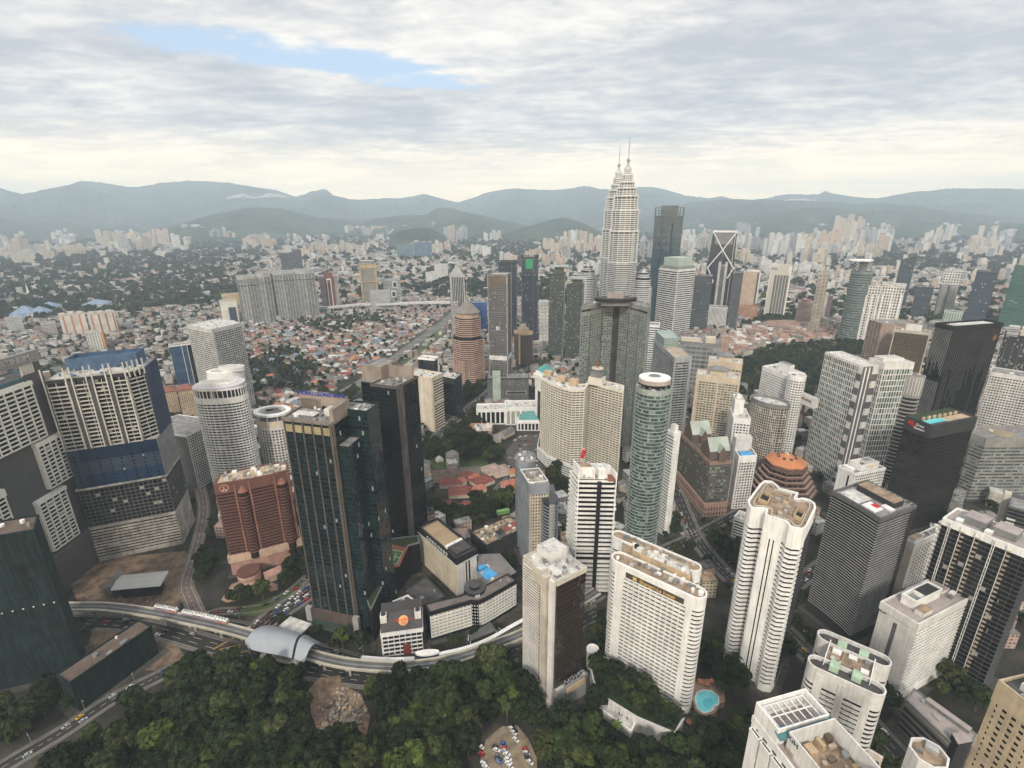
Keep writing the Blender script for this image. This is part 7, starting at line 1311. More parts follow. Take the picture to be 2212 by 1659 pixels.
# ================================================================ elevated track, trains, station
def track():
    ptsD = [(60, 1303), (148, 1308), (224, 1309), (324, 1321), (406, 1337), (474, 1352), (541, 1370), (600, 1390), (675, 1414), (742, 1430), (813, 1437), (880, 1438), (970, 1424), (1060, 1394), (1131, 1366), (1210, 1325), (1290, 1275)]
    Z = 11.0; pl = smooth([P(x, y, Z) for x, y in ptsD], 6); r = setorg(thing('elevated_track', 'long curved elevated monorail track on concrete piers above the road', 'rail viaduct', (*pl[40], 0)))
    bm = plain('cream_concrete', (.46, .42, .34), var=.2); b = MB(); strip(b, side(pl, 4.4), side(pl, 3.2), Z-1.6, Z); b.build('beam', bm, r); b = MB(); strip(b, side(pl, -3.2), side(pl, -4.4), Z-1.6, Z); b.build('beam', bm, r); b = MB(); strip(b, side(pl, 3.2), side(pl, -3.2), Z-1.9, Z-1.1); b.build('deck', MGREY, r)
    b = MB(); strip(b, side(pl, .5), side(pl, -.5), Z-1.09, Z-.5); b.build('cable_tray', GREY, r); acc = 0
    for i in range(0, len(pl)-1, 5):
        b = MB(); q = pl[i]; b.cone(q, 0, Z-3, 1.0, .9, 10); d = np.subtract(pl[i+1], q); b.box(q, Z-3, Z-1.7, 1.8, 8.4, atan2(d[1], d[0])); b.build('pier', CONC, r)
    def along(x0, y0): return min(range(len(pl)), key=lambda i: hypot(*np.subtract(pl[i], P(x0, y0, Z))))
    dense = smooth(pl, 4); cum = [0]
    for i in range(1, len(dense)): cum.append(cum[-1]+hypot(*np.subtract(dense[i], dense[i-1])))
    def at(s, o):
        i = max(1, min(len(cum)-1, next((k for k in range(len(cum)) if cum[k] > s), len(cum)-1))); a, c = np.array(dense[i-1]), np.array(dense[i]); d = (c-a)/np.linalg.norm(c-a); q = a+d*(s-cum[i-1]); return (q[0]-d[1]*o, q[1]+d[0]*o), atan2(d[1], d[0])
    def s_of(x, y): w = P(x, y, Z); return cum[min(range(len(dense)), key=lambda i: hypot(*np.subtract(dense[i], w)))]
    stripe = [plain('train_purple', (.14, .05, .22)), plain('train_red', (.50, .03, .04))]
    for k, (s0, n, o, lab) in enumerate(((s_of(326, 1322), 2, 3.8, 'two pale monorail cars following behind the longer train'), (s_of(385, 1333), 4, 3.8, 'four car monorail train with white roofs and red and purple flanks'))):
        c, a = at(s0, o); t = setorg(thing('monorail_train', lab, 'train', (*c, Z)))
        for j in range(n):
            c, a = at(s0+j*10.4+4.8, o); cr = MB(); cr.box(c, Z+.3, Z+2.6, 9.6, 2.9, a); bd = cr.build('car', WHITE, t); q = MB(); q.box(c, Z+2.6, Z+3.4, 9.2, 2.4, a); q.build('roof', WHITE, t)
            bxo('window_band', GBLACK, t, (*c, Z+1.9), (8.6, 3.0, .8), a); bxo('side_stripe', stripe[(j == n-1) or k == 0 and 0], t, (*c, Z+.75), (9.62, 3.02, .8), a)
            for u in (-2.5, 0, 2.5): w = np.add(c, rot2((u, 0), a)); bxo('roof_unit', GREY, t, (w[0], w[1], Z+3.55), (1.4, 1.6, .3), a)
    # station roof: two edges lofted into a shallow vault
    e1 = smooth([P(x, y, 14) for x, y in ((531, 1388), (566, 1352), (612, 1357), (653, 1369), (693, 1389))], 6); e2 = smooth([P(x, y, 14) for x, y in ((530, 1391), (545, 1404), (590, 1413), (630, 1422), (657, 1432))], 6)
    st = setorg(thing('station_roof', 'vaulted silver station roof straddling the elevated track', 'station', (*e1[12], 0))); b = MB(); n = len(e1); K = 10
    f = lambda i, k: (e1[i][0]+(e2[i][0]-e1[i][0])*k/K, e1[i][1]+(e2[i][1]-e1[i][1])*k/K, 14+5.5*sin(pi*k/K)*min(1, .45+i/8)+(.4 if i > 18 else 0))
    for i in range(n-1):
        if i == 18: continue
        for k in range(K): b.face([f(i, k), f(i, k+1), f(i+1, k+1), f(i+1, k)])
    o = b.build('vault', plain('blue_grey_metal', (.31, .33, .35), rough=.5, var=.10, streak=.02), st, smooth=False); md = o.modifiers.new('t', 'SOLIDIFY'); md.thickness = .5; md.offset = -1
    b = MB()
    for k in range(K): b.face([tuple(np.add(f(18, k), (0, 0, -.3))), tuple(np.add(f(18, k+1), (0, 0, -.3))), tuple(np.add(f(19, k+1), (0, 0, -.3))), tuple(np.add(f(19, k), (0, 0, -.3)))])
    b.build('expansion_gap', BLK, st); b = MB(); pf = [e1[8], e1[20], e2[20], e2[8]]; pf = pf if sum(pf[i-1][0]*pf[i][1]-pf[i][0]*pf[i-1][1] for i in range(4)) > 0 else pf[::-1]; b.prism(pf, 8, 9.2, bot=True); b.build('platform', CONC, st); occupy(pf, 0)
    for i in (4, 12, 20):
        for e in (e1, e2): b = MB(); b.tube((*e[i], 0), (*e[i], 14.5), .6, 8); b.build('column', STEEL, st)
    q = polyD([zc('C2', 870, 290), zc('C2', 1095, 360), zc('C2', 1190, 265), zc('C2', 985, 195)], 9); t = setorg(thing('entrance_canopy', 'flat cream canopy roof between the silver vault and the green glass tower', 'canopy', (*cen(q), 0))); b = MB(); b.prism(q, 8.2, 9, bot=True); b.build('roof', ROOFL, t)
    for v in q: b = MB(); b.tube((*v, 0), (*v, 8.3), .35, 6); b.build('post', STEEL, t)
    q = polyD([zc('C2', 715, 715), zc('C2', 770, 715), zc('C2', 890, 590), zc('C2', 770, 575)], 7); t = setorg(thing('stair_canopy', 'small pale canopy roof below the silver vault at the forest edge', 'canopy', (*cen(q), 0))); b = MB(); b.prism(q, 6.4, 7, bot=True); b.build('roof', ROOFL, t); b = MB(); b.prism(offs(q, -1), 0, 6.3); b.build('wall', MGREY, t)
    # long white footbridge canopy in front of the hotel wing
    pts = smooth([P(x, y, 7) for x, y in ((780, 1420), (840, 1424), (895, 1422))], 6); t = setorg(thing('walkway_roof', 'long white walkway roof with navy edge beside the track, left part', 'canopy', (*pts[3], 0))); b = MB(); strip(b, side(pts, 1.5), side(pts, -1.5), 6.6, 7.1); b.build('roof', WHITE, t); b = MB(); strip(b, side(pts, 1.3), side(pts, -1.3), 5.6, 6.5); b.build('fascia', plain('navy_fascia', (.04, .04, .14)), t)
    pts = smooth([P(x, y, 7) for x, y in ((948, 1413), (1010, 1398), (1060, 1378), (1100, 1355), (1131, 1338))], 6); t = setorg(thing('walkway_roof', 'long white walkway roof with navy edge beside the track, right part', 'canopy', (*pts[3], 0))); b = MB(); strip(b, side(pts, 1.5), side(pts, -1.5), 6.6, 7.1); b.build('roof', WHITE, t); b = MB(); strip(b, side(pts, 1.3), side(pts, -1.3), 5.6, 6.5); b.build('fascia', plain('navy_fascia', (.04, .04, .14)), t)
    q, _ = ellP((897, 1411), (949, 1407), 0, .30, 24, h=10); t = setorg(thing('oval_bridge_roof', 'white oval roof of the footbridge in front of the guitar cafe', 'canopy', (*cen(q), 0))); b = MB(); b.prism(q, 9, 10.2, bot=True); b.build('roof', WHITE, t); b = MB(); b.prism(offs(q, -.6), 6.6, 8.95, bot=True); b.build('enclosure', plain('navy_fascia', (.04, .04, .14)), t)
    for i in (2, 10, 14, 22): b = MB(); b.tube((*offs(q, -1)[i], 0), (*offs(q, -1)[i], 6.6), .4, 6); b.build('column', STEEL, t)
    pv = smooth([P(x, y, 22) for x, y in ((660, 664), (720, 662), (790, 656), (830, 656), (900, 653), (985, 652))], 5); t = setorg(thing('white_viaduct', 'long white road viaduct crossing behind the red roofed quarter', 'viaduct', (*pv[0], 0))); b = MB(); strip(b, side(pv, 9), side(pv, -9), 17, 23); b.build('deck', plain('viaduct_white', (.56, .55, .52)), t)
    for i in range(1, len(pv), 2): b = MB(); b.box(pv[i], 0, 17, 4, 10, 0); b.build('pier', CONC, t)
track()
b = MB()
for i, q in enumerate(APR): z = .006+i*.0004; q = [(x, y) for x, y in q]; b.face([(*v, z) for v in q])
tag(b.build('pavement', plain('apron_paving', (.065, .06, .052), var=.5, scale=.25, streak=0)), kind='structure')
lp = MB(); lp.tube((0, 0, 0), (0, 0, 9), .11, 6, r2=.07); lp_ = lp.mesh('pole', STEEL); la = MB(); la.tube((0, 0, 8.9), (0, 2.6, 9.5), .06, 5); la_ = la.mesh('arm', STEEL); lh = MB(); lh.box((0, 2.9), 9.4, 9.6, .35, 1.0); lh_ = lh.mesh('lamp_head', OFFW)
for key, lab in (('main_a', 'along the curved road beside the forest'), ('main_b', 'behind the elevated track'), ('traffic', 'over the dense traffic queue'), ('right_road', 'along the street right of the gold lettered hotel'), ('park_lane', 'on the lane in the lower left corner')):
    pl, w = ROADS[key]; sd_ = side(pl, w/2+1); acc = 0
    for i in range(1, len(pl)):
        acc += hypot(*np.subtract(pl[i], pl[i-1])); px, py = pr(*sd_[i])
        if acc < 24 or not (0 < px < 2212 and py < 1659): continue
        acc = 0; d = np.subtract(pl[i], pl[i-1]); t = thing('street_lamp', 'thin steel street lamp '+lab, 'street lamp', (*sd_[i], .1), 'street lamps '+lab, atan2(d[1], d[0])+pi)
        for nm, me in (('pole', lp_), ('arm', la_), ('lamp_head', lh_)): link(bpy.data.objects.new(nm, me), t)
# ================================================================ vehicles
def car_meshes(col, van=False):
    m = plain('car_paint_'+col[0], col[1], rough=.3, var=.05, streak=0, spec=.5); L, Wd = (4.4, 1.8) if not van else (5.2, 2.0); h1, h2 = (.85, 1.45) if not van else (1.1, 2.2)
    b = MB(); lo = [(-L/2, -Wd/2), (L/2, -Wd/2), (L/2, Wd/2), (-L/2, Wd/2)]; b.prism(offs(lo, -.06), .28, .55, bot=True, poly2=lo); b.prism(lo, .55, h1, poly2=offs(lo, -.10)); body = b.mesh('body', m)
    x0, x1 = (-L*.36, L*.22) if not van else (-L*.46, L*.36); b = MB(); c0 = [(x0, -Wd*.44), (x1, -Wd*.44), (x1, Wd*.44), (x0, Wd*.44)]; c1 = [(x0+.35, -Wd*.38), (x1-.55, -Wd*.38), (x1-.55, Wd*.38), (x0+.35, Wd*.38)]; b.prism(c0, h1, h2-.05, poly2=c1); win = b.mesh('window', GBLACK)
    b = MB(); b.prism(offs(c1, .02), h2-.05, h2+.03); roof = b.mesh('roof', m)
    b = MB(); b.tube((0, -.1, 0), (0, .1, 0), .31, 10); wh = b.mesh('wheel', BLK); return body, win, roof, wh, L, Wd
CARC = [('white', (.72, .72, .70)), ('white', (.72, .72, .70)), ('white', (.72, .72, .70)), ('silver', (.42, .43, .44)), ('silver', (.42, .43, .44)), ('black', (.015, .015, .017)), ('black', (.015, .015, .017)), ('grey', (.13, .13, .14)), ('red', (.42, .03, .03)), ('blue', (.04, .09, .24)), ('maroon', (.12, .02, .025)), ('yellow', (.62, .38, .04))]
_cars = {}
def car(x, y, rz, ci, z=.03, label=None, group=None, parts=True):
    col = CARC[ci]; 
    if col[0] not in _cars: _cars[col[0]] = car_meshes(col)
    body, win, roof, wh, L, Wd = _cars[col[0]]; t = thing('car', label or col[0]+' car on the road', 'car', (x, y, z), group, rz)
    for nm, me in (('body', body), ('window', win), ('roof', roof)): o = bpy.data.objects.new(nm, me); link(o, t)
    if parts:
        for sx in (-.3, .3):
            for sy in (-.46, .46): o = bpy.data.objects.new('wheel', wh); link(o, t); o.location = (L*sx, Wd*sy, .31)
NTH = ('', 'second ', 'third ')
def traffic(key, name, n, lanes, jam=0.0, s0=0.0, s1=1.0, both=True):
    pl, w = ROADS[key]; cum = [0]
    for i in range(1, len(pl)): cum.append(cum[-1]+hypot(*np.subtract(pl[i], pl[i-1])))
    T = cum[-1]; used = []; k = 0
    for _ in range(n*6):
        if k >= n: break
        s = T*rnd.uniform(s0, s1); ln = rnd.randrange(lanes)
        if any(abs(s-a) < 6.2 and ln == b_ for a, b_ in used): continue
        i = next(j for j in range(1, len(cum)) if cum[j] >= s); a, c = np.array(pl[i-1]), np.array(pl[i]); d = (c-a)/(np.linalg.norm(c-a) or 1); o = -w/2+w*(ln+.5)/lanes; q = a+d*(s-cum[i-1]); px, py = pr(*q)
        if not (-10 < px < 2222 and py < 1670): continue
        used.append((s, ln)); k += 1; ci = rnd.randrange(len(CARC)); cn = CARC[ci][0]
        car(q[0]-d[1]*o, q[1]+d[0]*o, atan2(d[1], d[0])+(pi if o > 0 else 0), ci, .12 if key in ('traffic',) else .10, cn+' car '+name, cn+' cars '+name, parts=hypot(*q) < 520)
traffic('traffic', 'in the dense queue beside the green glass tower', 46, 4, s1=.72)
traffic('main_a', 'on the curved main road along the forest edge', 26, 3); traffic('main_b', 'on the far lanes behind the elevated track', 26, 3); traffic('park_lane', 'on the lane in the lower left corner', 8, 2)
traffic('ampang', 'on the tree lined avenue in the centre', 30, 4); traffic('highway', 'on the highway along the canal', 26, 4); traffic('right_road', 'on the street right of the gold lettered hotel', 26, 3); traffic('right_street', 'in the street below the black louvred tower', 22, 2); traffic('loop', 'on the hotel driveway loop', 9, 2); traffic('low_street', 'on the dim street at the lower right', 5, 2)
CP = [(1005, 1455, 0), (1018, 1530, 8), (1035, 1620, 0), (1052, 1652, 0), (1160, 1490, 0), (1150, 1462, 5), (1170, 1550, 7), (1185, 1600, 9), (1178, 1575, 5), (1225, 1432, 9), (1237, 1475, 8), (1258, 1530, 0), (1270, 1580, 0), (1275, 1615, 0), (1290, 1650, 0), (1240, 1500, 3), (1298, 1256, 5), (1305, 1286, 0), (1325, 1322, 0), (1345, 1390, 0), (1330, 1300, 5), (1435, 1490, 8), (1450, 1522, 0), (1455, 1545, 7), (1462, 1574, 5), (1482, 1606, 0)]
for x, y, ci in CP:
    w = P(*zc('C3', x, y), .5); a = -.35 if 1100 < x < 1290 else (.9 if x < 1100 else -.75); cn = CARC[ci][0]; car(w[0], w[1], a+(pi/2 if x < 1100 else 0), ci, .52, cn+' car parked in the sandy clearing among the trees', cn+' cars parked in the sandy clearing')
n = 0
for i in range(9):
    for j in range(8):
        w = P(1100+i*11.5+rnd.uniform(-2, 2), 944+j*9+rnd.uniform(-1.5, 1.5))
        if free(*w) and rnd.random() < .55: ci = rnd.randrange(9); cn = CARC[ci][0]; car(w[0], w[1], .55+(pi if rnd.random() < .5 else 0), ci, .05, cn+' car parked in the lot below the teal roofed pavilion', cn+' cars in the lot below the teal roof', False)
occupy(CPARK if sum(CPARK[i-1][0]*CPARK[i][1]-CPARK[i][0]*CPARK[i-1][1] for i in range(len(CPARK))) > 0 else CPARK[::-1], 5); occupy(CLEAR if sum(CLEAR[i-1][0]*CLEAR[i][1]-CLEAR[i][0]*CLEAR[i-1][1] for i in range(len(CLEAR))) > 0 else CLEAR[::-1], 4)
for q in ([(1108, 1010), (1085, 985), (1120, 940), (1180, 935), (1200, 985), (1165, 1018)], [(1565, 735), (1600, 712), (1660, 692), (1730, 690), (1810, 712), (1800, 738), (1720, 742), (1640, 752), (1590, 768)], [(478, 1296), (500, 1262), (540, 1248), (600, 1262), (600, 1275), (560, 1282), (520, 1296)], [(200, 1352), (370, 1372), (400, 1420), (340, 1450), (240, 1440), (190, 1400)], [(190, 1210), (400, 1190), (430, 1240), (400, 1290), (380, 1318), (170, 1305), (150, 1260)], [(530, 1388), (566, 1352), (693, 1389), (657, 1432)], [(1455, 1540), (1500, 1500), (1585, 1490), (1605, 1570), (1500, 1612), (1450, 1590)], [(690, 905), (780, 850), (870, 790), (968, 715), (985, 705), (900, 775), (800, 850), (720, 905)]):
    p = polyD(q, 0.0); occupy(p if sum(p[i-1][0]*p[i][1]-p[i][0]*p[i-1][1] for i in range(len(p))) > 0 else p[::-1], 0)
# ================================================================ houses
def house_mesh(w, d, h, rh, hip, wallm, roofm):
    q = [(-w/2, -d/2), (w/2, -d/2), (w/2, d/2), (-w/2, d/2)]; b = MB(); b.prism(q, 0, h, top=False)
    e = w/2-(d*.45 if hip else 0); ev = offs(q, .7)
    if not hip: b.face([(w/2, -d/2, h), (w/2, d/2, h), (w/2, 0, h+rh)]); b.face([(-w/2, d/2, h), (-w/2, -d/2, h), (-w/2, 0, h+rh)])
    wm = b.mesh('wall', wallm); b = MB(); A, B = (-e-(0 if hip else .7), 0, h+rh), (e+(0 if hip else .7), 0, h+rh); z = h-.25
    b.face([(*ev[0], z), (*ev[1], z), B, A]); b.face([(*ev[2], z), (*ev[3], z), A, B])
    if hip: b.face([(*ev[1], z), (*ev[2], z), B]); b.face([(*ev[3], z), (*ev[0], z), A])
    return wm, b.mesh('roof', roofm)
RF = [('terracotta', TERRA), ('orange', TERRO), ('maroon', MAROON), ('grey', plain('grey_roof_sheet', (.17, .167, .16), var=.3, scale=.2)), ('white', plain('white_roof_sheet', (.48, .48, .46), var=.2, scale=.2)), ('pink', plain('faded_pink_roof', (.34, .25, .21), var=.3, scale=.2)), ('blue', plain('faded_blue_roof', (.17, .22, .30), var=.3)), ('rusty', plain('rusty_roof', (.14, .095, .07), var=.5, scale=.2))]
WL = [WHITE, OFFW, CREAM, BEIGE]
def big_house(x, y, w, d, rz, ri, lab, h=5, rh=4.5, hip=True):
    c = P(x, y); wm, rm = house_mesh(w, d, h, rh, hip, CREAM, plain('compound_red', (.40, .15, .105), var=.3, scale=.3) if ri == 0 else RF[ri][1]); t = thing('house', lab, 'house', (*c, 0), None, rz); link(bpy.data.objects.new('wall', wm), t); link(bpy.data.objects.new('roof', rm), t)
    occupy([tuple(np.add(c, rot2(v, rz))) for v in ((-w/2, -d/2), (w/2, -d/2), (w/2, d/2), (-w/2, d/2))], 1)
for x, y, w, d, ri, lab, rz in ((740, 215, 34, 22, 7, 'largest villa of the walled red roofed compound, with a wide rusty brown hip roof', .15), (790, 298, 26, 13, 2, 'maroon roofed villa just below the wide rusty brown roof', .1), (960, 222, 15, 15, 2, 'square maroon roofed house between the two red porches', .75), (1115, 275, 23, 20, 2, 'maroon roofed villa at the right of the walled compound', .7), (885, 392, 25, 18, 2, 'maroon roofed villa with cream arcaded front in the middle of the compound', .1), (1040, 245, 14, 9, 0, 'terracotta porch roof between two maroon roofed villas', .7), (895, 285, 12, 9, 0, 'terracotta link roof left of the courtyard', .3), (1085, 368, 15, 9, 0, 'terracotta annex roof in front of the right villa', .5), (690, 528, 30, 11, 2, 'long maroon roof at the lower left of the compound', -.15), (870, 568, 17, 10, 0, 'terracotta roofed gatehouse between two maroon roofs', -.1), (1005, 548, 19, 17, 2, 'maroon hip roofed hall above the gravel roofed hotel', .0), (1220, 150, 20, 18, 5, 'faded pink roof terrace house behind the compound', .6), (1310, 165, 22, 20, 5, 'second faded pink roofed house behind the compound', .5), (1445, 185, 10, 10, 1, 'small orange roofed pavilion left of the grey curved office', .2), (1370, 320, 10, 9, 0, 'small red roofed house beside the green lawn', .4), (1455, 300, 11, 8, 0, 'red roofed house close to the grey curved office', .1), (1335, 400, 13, 8, 0, 'terracotta roofed house among dark trees', -.3), (1435, 360, 14, 10, 1, 'orange roofed house beside the grey curved office', .7)):
    X, Y = zc('B3', x, y); big_house(X, Y+5, w, d, rz, ri, lab)
big_house(*zc('A3', 1370, 1290), 24, 13, .9, 3, 'grey gable roofed shed beside the parking lot', 6, 5, False); big_house(*zc('B3', 665, 60), 9, 8, .4, 4, 'small white tent roof at the lawn edge', 3, 4)
def cream_hall():
    p, h = faceP(zc('A3', 985, 1245), zc('A3', 1215, 1250), 1000, 26, h=9); r = tower('cream_hall', 'cream hall with orange trimmed roof edge among the trees below the avenue', 'building', p, 9, facade('peach_hall', (.55, .40, .29), (.2, .14, .1), 4.5, 4, .5, .5), None, roof=ROOFL, par=1.6, crown=plain('peach_trim', (.52, .36, .26)), units=8); block(r, sub(p, -.12, .1, .2, .9), 0, 12, TERRO, TERRO, 'orange_wing'); block(r, sub(p, .7, 1, .2, .9), 9, 13, CREAM, ROOFL, 'upper_storey')
    p = polyD([zc('B3', 1165, 955), zc('B3', 1500, 800), zc('B3', 1500, 690), zc('B3', 1400, 655), zc('B3', 1000, 815)], 16); r = tower('gravel_roofed_hall', 'low hall with patchy tan roof and a red roof deck behind the black banded hotel', 'building', p, 16, DKG, None, roof=plain('patchy_tan_roof', (.36, .28, .18), var=.9, scale=.35), par=.5, units=18, crown=DKG, corename='wall')
    b = MB(); q = polyD([zc('B3', 1230, 845), zc('B3', 1490, 770), zc('B3', 1490, 690), zc('B3', 1330, 760)], 16.2); b.prism(q, 16, 16.3); b.build('red_deck', plain('court_red', (.30, .09, .06)), r); block(r, polyD([zc('B3', 1255, 840), zc('B3', 1300, 885), zc('B3', 1355, 840), zc('B3', 1310, 800)], 18), 16, 21, GREY, DKG, 'stair_head'); bxo('green_container', plain('container_green', (.16, .30, .10)), r, (*P(*zc('B3', 1340, 600), 12), 12), (13, 4, 4), .35)
cream_hall()
KAMP = [(525, 705), (560, 700), (640, 692), (690, 690), (960, 668), (962, 700), (830, 795), (800, 828), (700, 862), (640, 895), (560, 870), (528, 800)]
FOREST = [(150, 1670), (250, 1590), (372, 1492), (422, 1456), (545, 1446), (600, 1470), (690, 1484), (860, 1488), (1000, 1462), (1085, 1448), (1128, 1480), (1140, 1535), (1200, 1580), (1255, 1590), (1300, 1605), (1420, 1640), (1480, 1600), (1590, 1540), (1625, 1600), (1600, 1760), (100, 1760)]
GROVES = [([(-40, 1600), (90, 1500), (150, 1478), (225, 1492), (140, 1560), (20, 1650), (-40, 1680)], 8), ([(590, 1285), (640, 1228), (668, 1222), (668, 1262), (610, 1292)], 7), ([(920, 1000), (930, 925), (985, 930), (1060, 960), (1088, 990), (1080, 1004), (1010, 995)], 8), ([(985, 900), (1000, 850), (1040, 815), (1058, 825), (1030, 868)], 8), ([(1030, 1075), (1095, 1060), (1108, 1100), (1060, 1128), (960, 1135), (925, 1105), (930, 1085), (1010, 1098)], 8), ([(1495, 1180), (1600, 1150), (1612, 1292), (1590, 1285), (1520, 1215)], 9), ([(1418, 1175), (1455, 1150), (1462, 1200), (1425, 1205)], 8), ([(1285, 1300), (1314, 1300), (1312, 1432), (1280, 1440)], 9),
 ([(1495, 1405), (1580, 1400), (1602, 1500), (1570, 1560), (1556, 1500), (1540, 1470), (1505, 1468)], 9), ([(1835, 1500), (1900, 1480), (1990, 1570), (2060, 1680), (1880, 1720)], 9), ([(1995, 1470), (2060, 1440), (2120, 1525), (2095, 1570)], 9), ([(1590, 800), (1640, 760), (1700, 748), (1880, 735), (1888, 760), (1800, 790), (1740, 870), (1620, 850)], 11), ([(1600, 705), (1660, 680), (1770, 690), (1765, 706), (1680, 690)], 12), ([(402, 1245), (440, 1180), (470, 1205), (445, 1285), (415, 1280)], 7), ([(460, 1300), (540, 1300), (640, 1262), (640, 1275), (560, 1325), (480, 1322)], 8), ([(955, 905), (1000, 890), (1060, 900), (1050, 935), (960, 930)], 8), ([(1185, 1010), (1225, 1040), (1228, 1085), (1190, 1065)], 8), ([(690, 880), (770, 832), (780, 858), (720, 908)], 7), ([(1270, 1450), (1300, 1440), (1320, 1500), (1290, 1590), (1265, 1560)], 8), ([(695, 1395), (800, 1395), (815, 1420), (720, 1418)], 7), ([(1600, 1300), (1700, 1400), (1690, 1440), (1640, 1440)], 9), ([(1480, 1560), (1560, 1555), (1620, 1600), (1500, 1640)], 9)]
# ================================================================ trees
def leafmat(name, tint=False, gain=1.0):
    m, g = newmat(name); geo = g.n('ShaderNodeNewGeometry'); r = geo.outputs['Random Per Island']; o = g.n('ShaderNodeObjectInfo').outputs['Random']
    if tint: o = g.n('ShaderNodeAttribute', attribute_name='tint').outputs['Fac']
    n = g.n('ShaderNodeTexNoise', {'Vector': geo.outputs['Position'], 'Scale': .35, 'Detail': 2}).outputs[0]
    f = g.m('ADD', g.m('MULTIPLY', r, .45), g.mr(n, .3, .7, 0, .55))
    a = g.ramp(o, [(0, (.006, .012, .005)), (.35, (.009, .018, .006)), (.7, (.014, .022, .007)), (.9, (.022, .029, .010)), (1, (.030, .045, .009))]); b_ = g.ramp(o, [(0, (.016, .029, .011)), (.35, (.027, .048, .014)), (.6, (.040, .065, .019)), (.85, (.075, .088, .034)), (1, (.10, .15, .03))])
    fin(g, col=g.mix(1.0, g.mix(f, a, b_), (gain*.84, gain*.80, gain*.7), 'MULTIPLY'), rough=.7, spec=.15); return m
LEAF = leafmat('leaves'); LEAF2 = leafmat('fresh_leaves', gain=1.5); LEAFT = leafmat('leaves_mass', True); BARK = plain('bark', (.10, .075, .05), scale=1.5)
def crown_arrays(seed, nl, per, R, Hc, leaf, z0):
    r = np.random.RandomState(seed); th = r.uniform(0, 2*pi, nl); rad = np.sqrt(r.uniform(0, 1, nl))*.68; cz = r.uniform(.2, .92, nl); sh = np.sin(np.clip(cz, .12, .9)*pi)**.5
    cc = np.stack([np.cos(th)*rad*R*sh, np.sin(th)*rad*R*sh, z0+cz*Hc], 1); lr = R*r.uniform(.26, .46, nl)
    d = r.normal(size=(nl*per, 3)); d /= np.linalg.norm(d, axis=1)[:, None]; d[:, 2] = np.where(d[:, 2] < -.35, -d[:, 2], d[:, 2]); k = np.repeat(np.arange(nl), per); pos = cc[k]+d*lr[k][:, None]*r.uniform(.75, 1.05, nl*per)[:, None]*np.array([1, 1, .8])
    n = d+r.normal(size=d.shape)*.45; n /= np.linalg.norm(n, axis=1)[:, None]; t = np.cross(n, r.normal(size=n.shape)); t /= np.linalg.norm(t, axis=1)[:, None]; b = np.cross(n, t); s = leaf*r.uniform(.6, 1.3, nl*per)[:, None]
    V = np.stack([pos-t*s*.5-b*s*.35, pos+t*s*.5-b*s*.35, pos+t*s*.35+b*s*.4, pos-t*s*.35+b*s*.4], 1); return V.reshape(-1, 3)
def quadmesh(name, V, m, tint=None):
    me = bpy.data.meshes.new(name); n = len(V); q = n//4; me.vertices.add(n); me.vertices.foreach_set('co', V.astype(np.float32).ravel()); me.loops.add(n); me.loops.foreach_set('vertex_index', np.arange(n, dtype=np.int32)); me.polygons.add(q); me.polygons.foreach_set('loop_start', np.arange(0, n, 4, dtype=np.int32))
    if tint is not None: a = me.attributes.new('tint', 'FLOAT', 'FACE'); a.data.foreach_set('value', tint.astype(np.float32))
    me.materials.append(m); me.update(calc_edges=True); me.validate(); return me
KINDS = []
for s in range(7):
    R, Hc, z0 = ((6.2, 8, 6), (5.2, 9.5, 7), (7.2, 8, 7), (4.4, 7, 4.5), (5.6, 12, 7), (6.6, 7.5, 6), (3.2, 4.6, 3))[s]; V = crown_arrays(s+3, 15 if s < 6 else 8, 95 if s < 6 else 70, R, Hc, 1.25 if s < 6 else .9, z0)
    b = MB(); b.tube((0, 0, 0), (.2, .1, z0+Hc*.35), .42, 7, r2=.22)
    for k in range(5): a = k*1.26+s; b.tube((.1, .05, z0*.75+k*.4), (cos(a)*R*.55, sin(a)*R*.55, z0+Hc*(.35+.08*k)), .17, 5, r2=.06)
    KINDS.append((quadmesh('crown', V, LEAF), b.mesh('trunk', BARK), R))
for k in (0, 2, 5): V = crown_arrays(k+23, 17, 95, 6.4, 8.5, 1.2, 6); KINDS.append((quadmesh('crown', V, LEAF2), KINDS[k][1], 6.4))
spots = []                                                             # (x, y, scale, kind, zone)
def fill(zone, spacing, tagname, ignore=False, prob=1.0, rng=None, zbase=0.0, sc=(.75, 1.25)):
    r = rng or rnd; p = polyD(zone, 0.0); xs = [q[0] for q in p]; ys = [q[1] for q in p]; y = min(ys); row = 0
    while y < max(ys):
        x = min(xs)+(row % 2)*spacing*.5
        while x < max(xs):
            X, Y = x+r.uniform(-.35, .35)*spacing, y+r.uniform(-.35, .35)*spacing
            if inside(p, X, Y) and r.random() < prob and (ignore or free(X, Y)): spots.append((X, Y, r.uniform(*sc), r.choice((0, 0, 1, 2, 2, 3, 4, 5)), tagname, zbase))
            x += spacing
        y += spacing*.87; row += 1
fill(FOREST, 8.0, 'forest', sc=(.62, 1.6))
LZ = polyD([(960, 1480), (1090, 1455), (1140, 1540), (1260, 1590), (1200, 1640), (1150, 1590), (1080, 1560), (960, 1560)], 0.0); LZ = LZ if sum(LZ[i-1][0]*LZ[i][1]-LZ[i][0]*LZ[i-1][1] for i in range(len(LZ))) > 0 else LZ[::-1]
for z, s in GROVES: fill(z, s, 'grove', prob=.9)
for z, s in GROVES:
    p = polyD(z, 0.0); occupy(p if sum(p[i-1][0]*p[i][1]-p[i][0]*p[i-1][1] for i in range(len(p))) > 0 else p[::-1], 0)
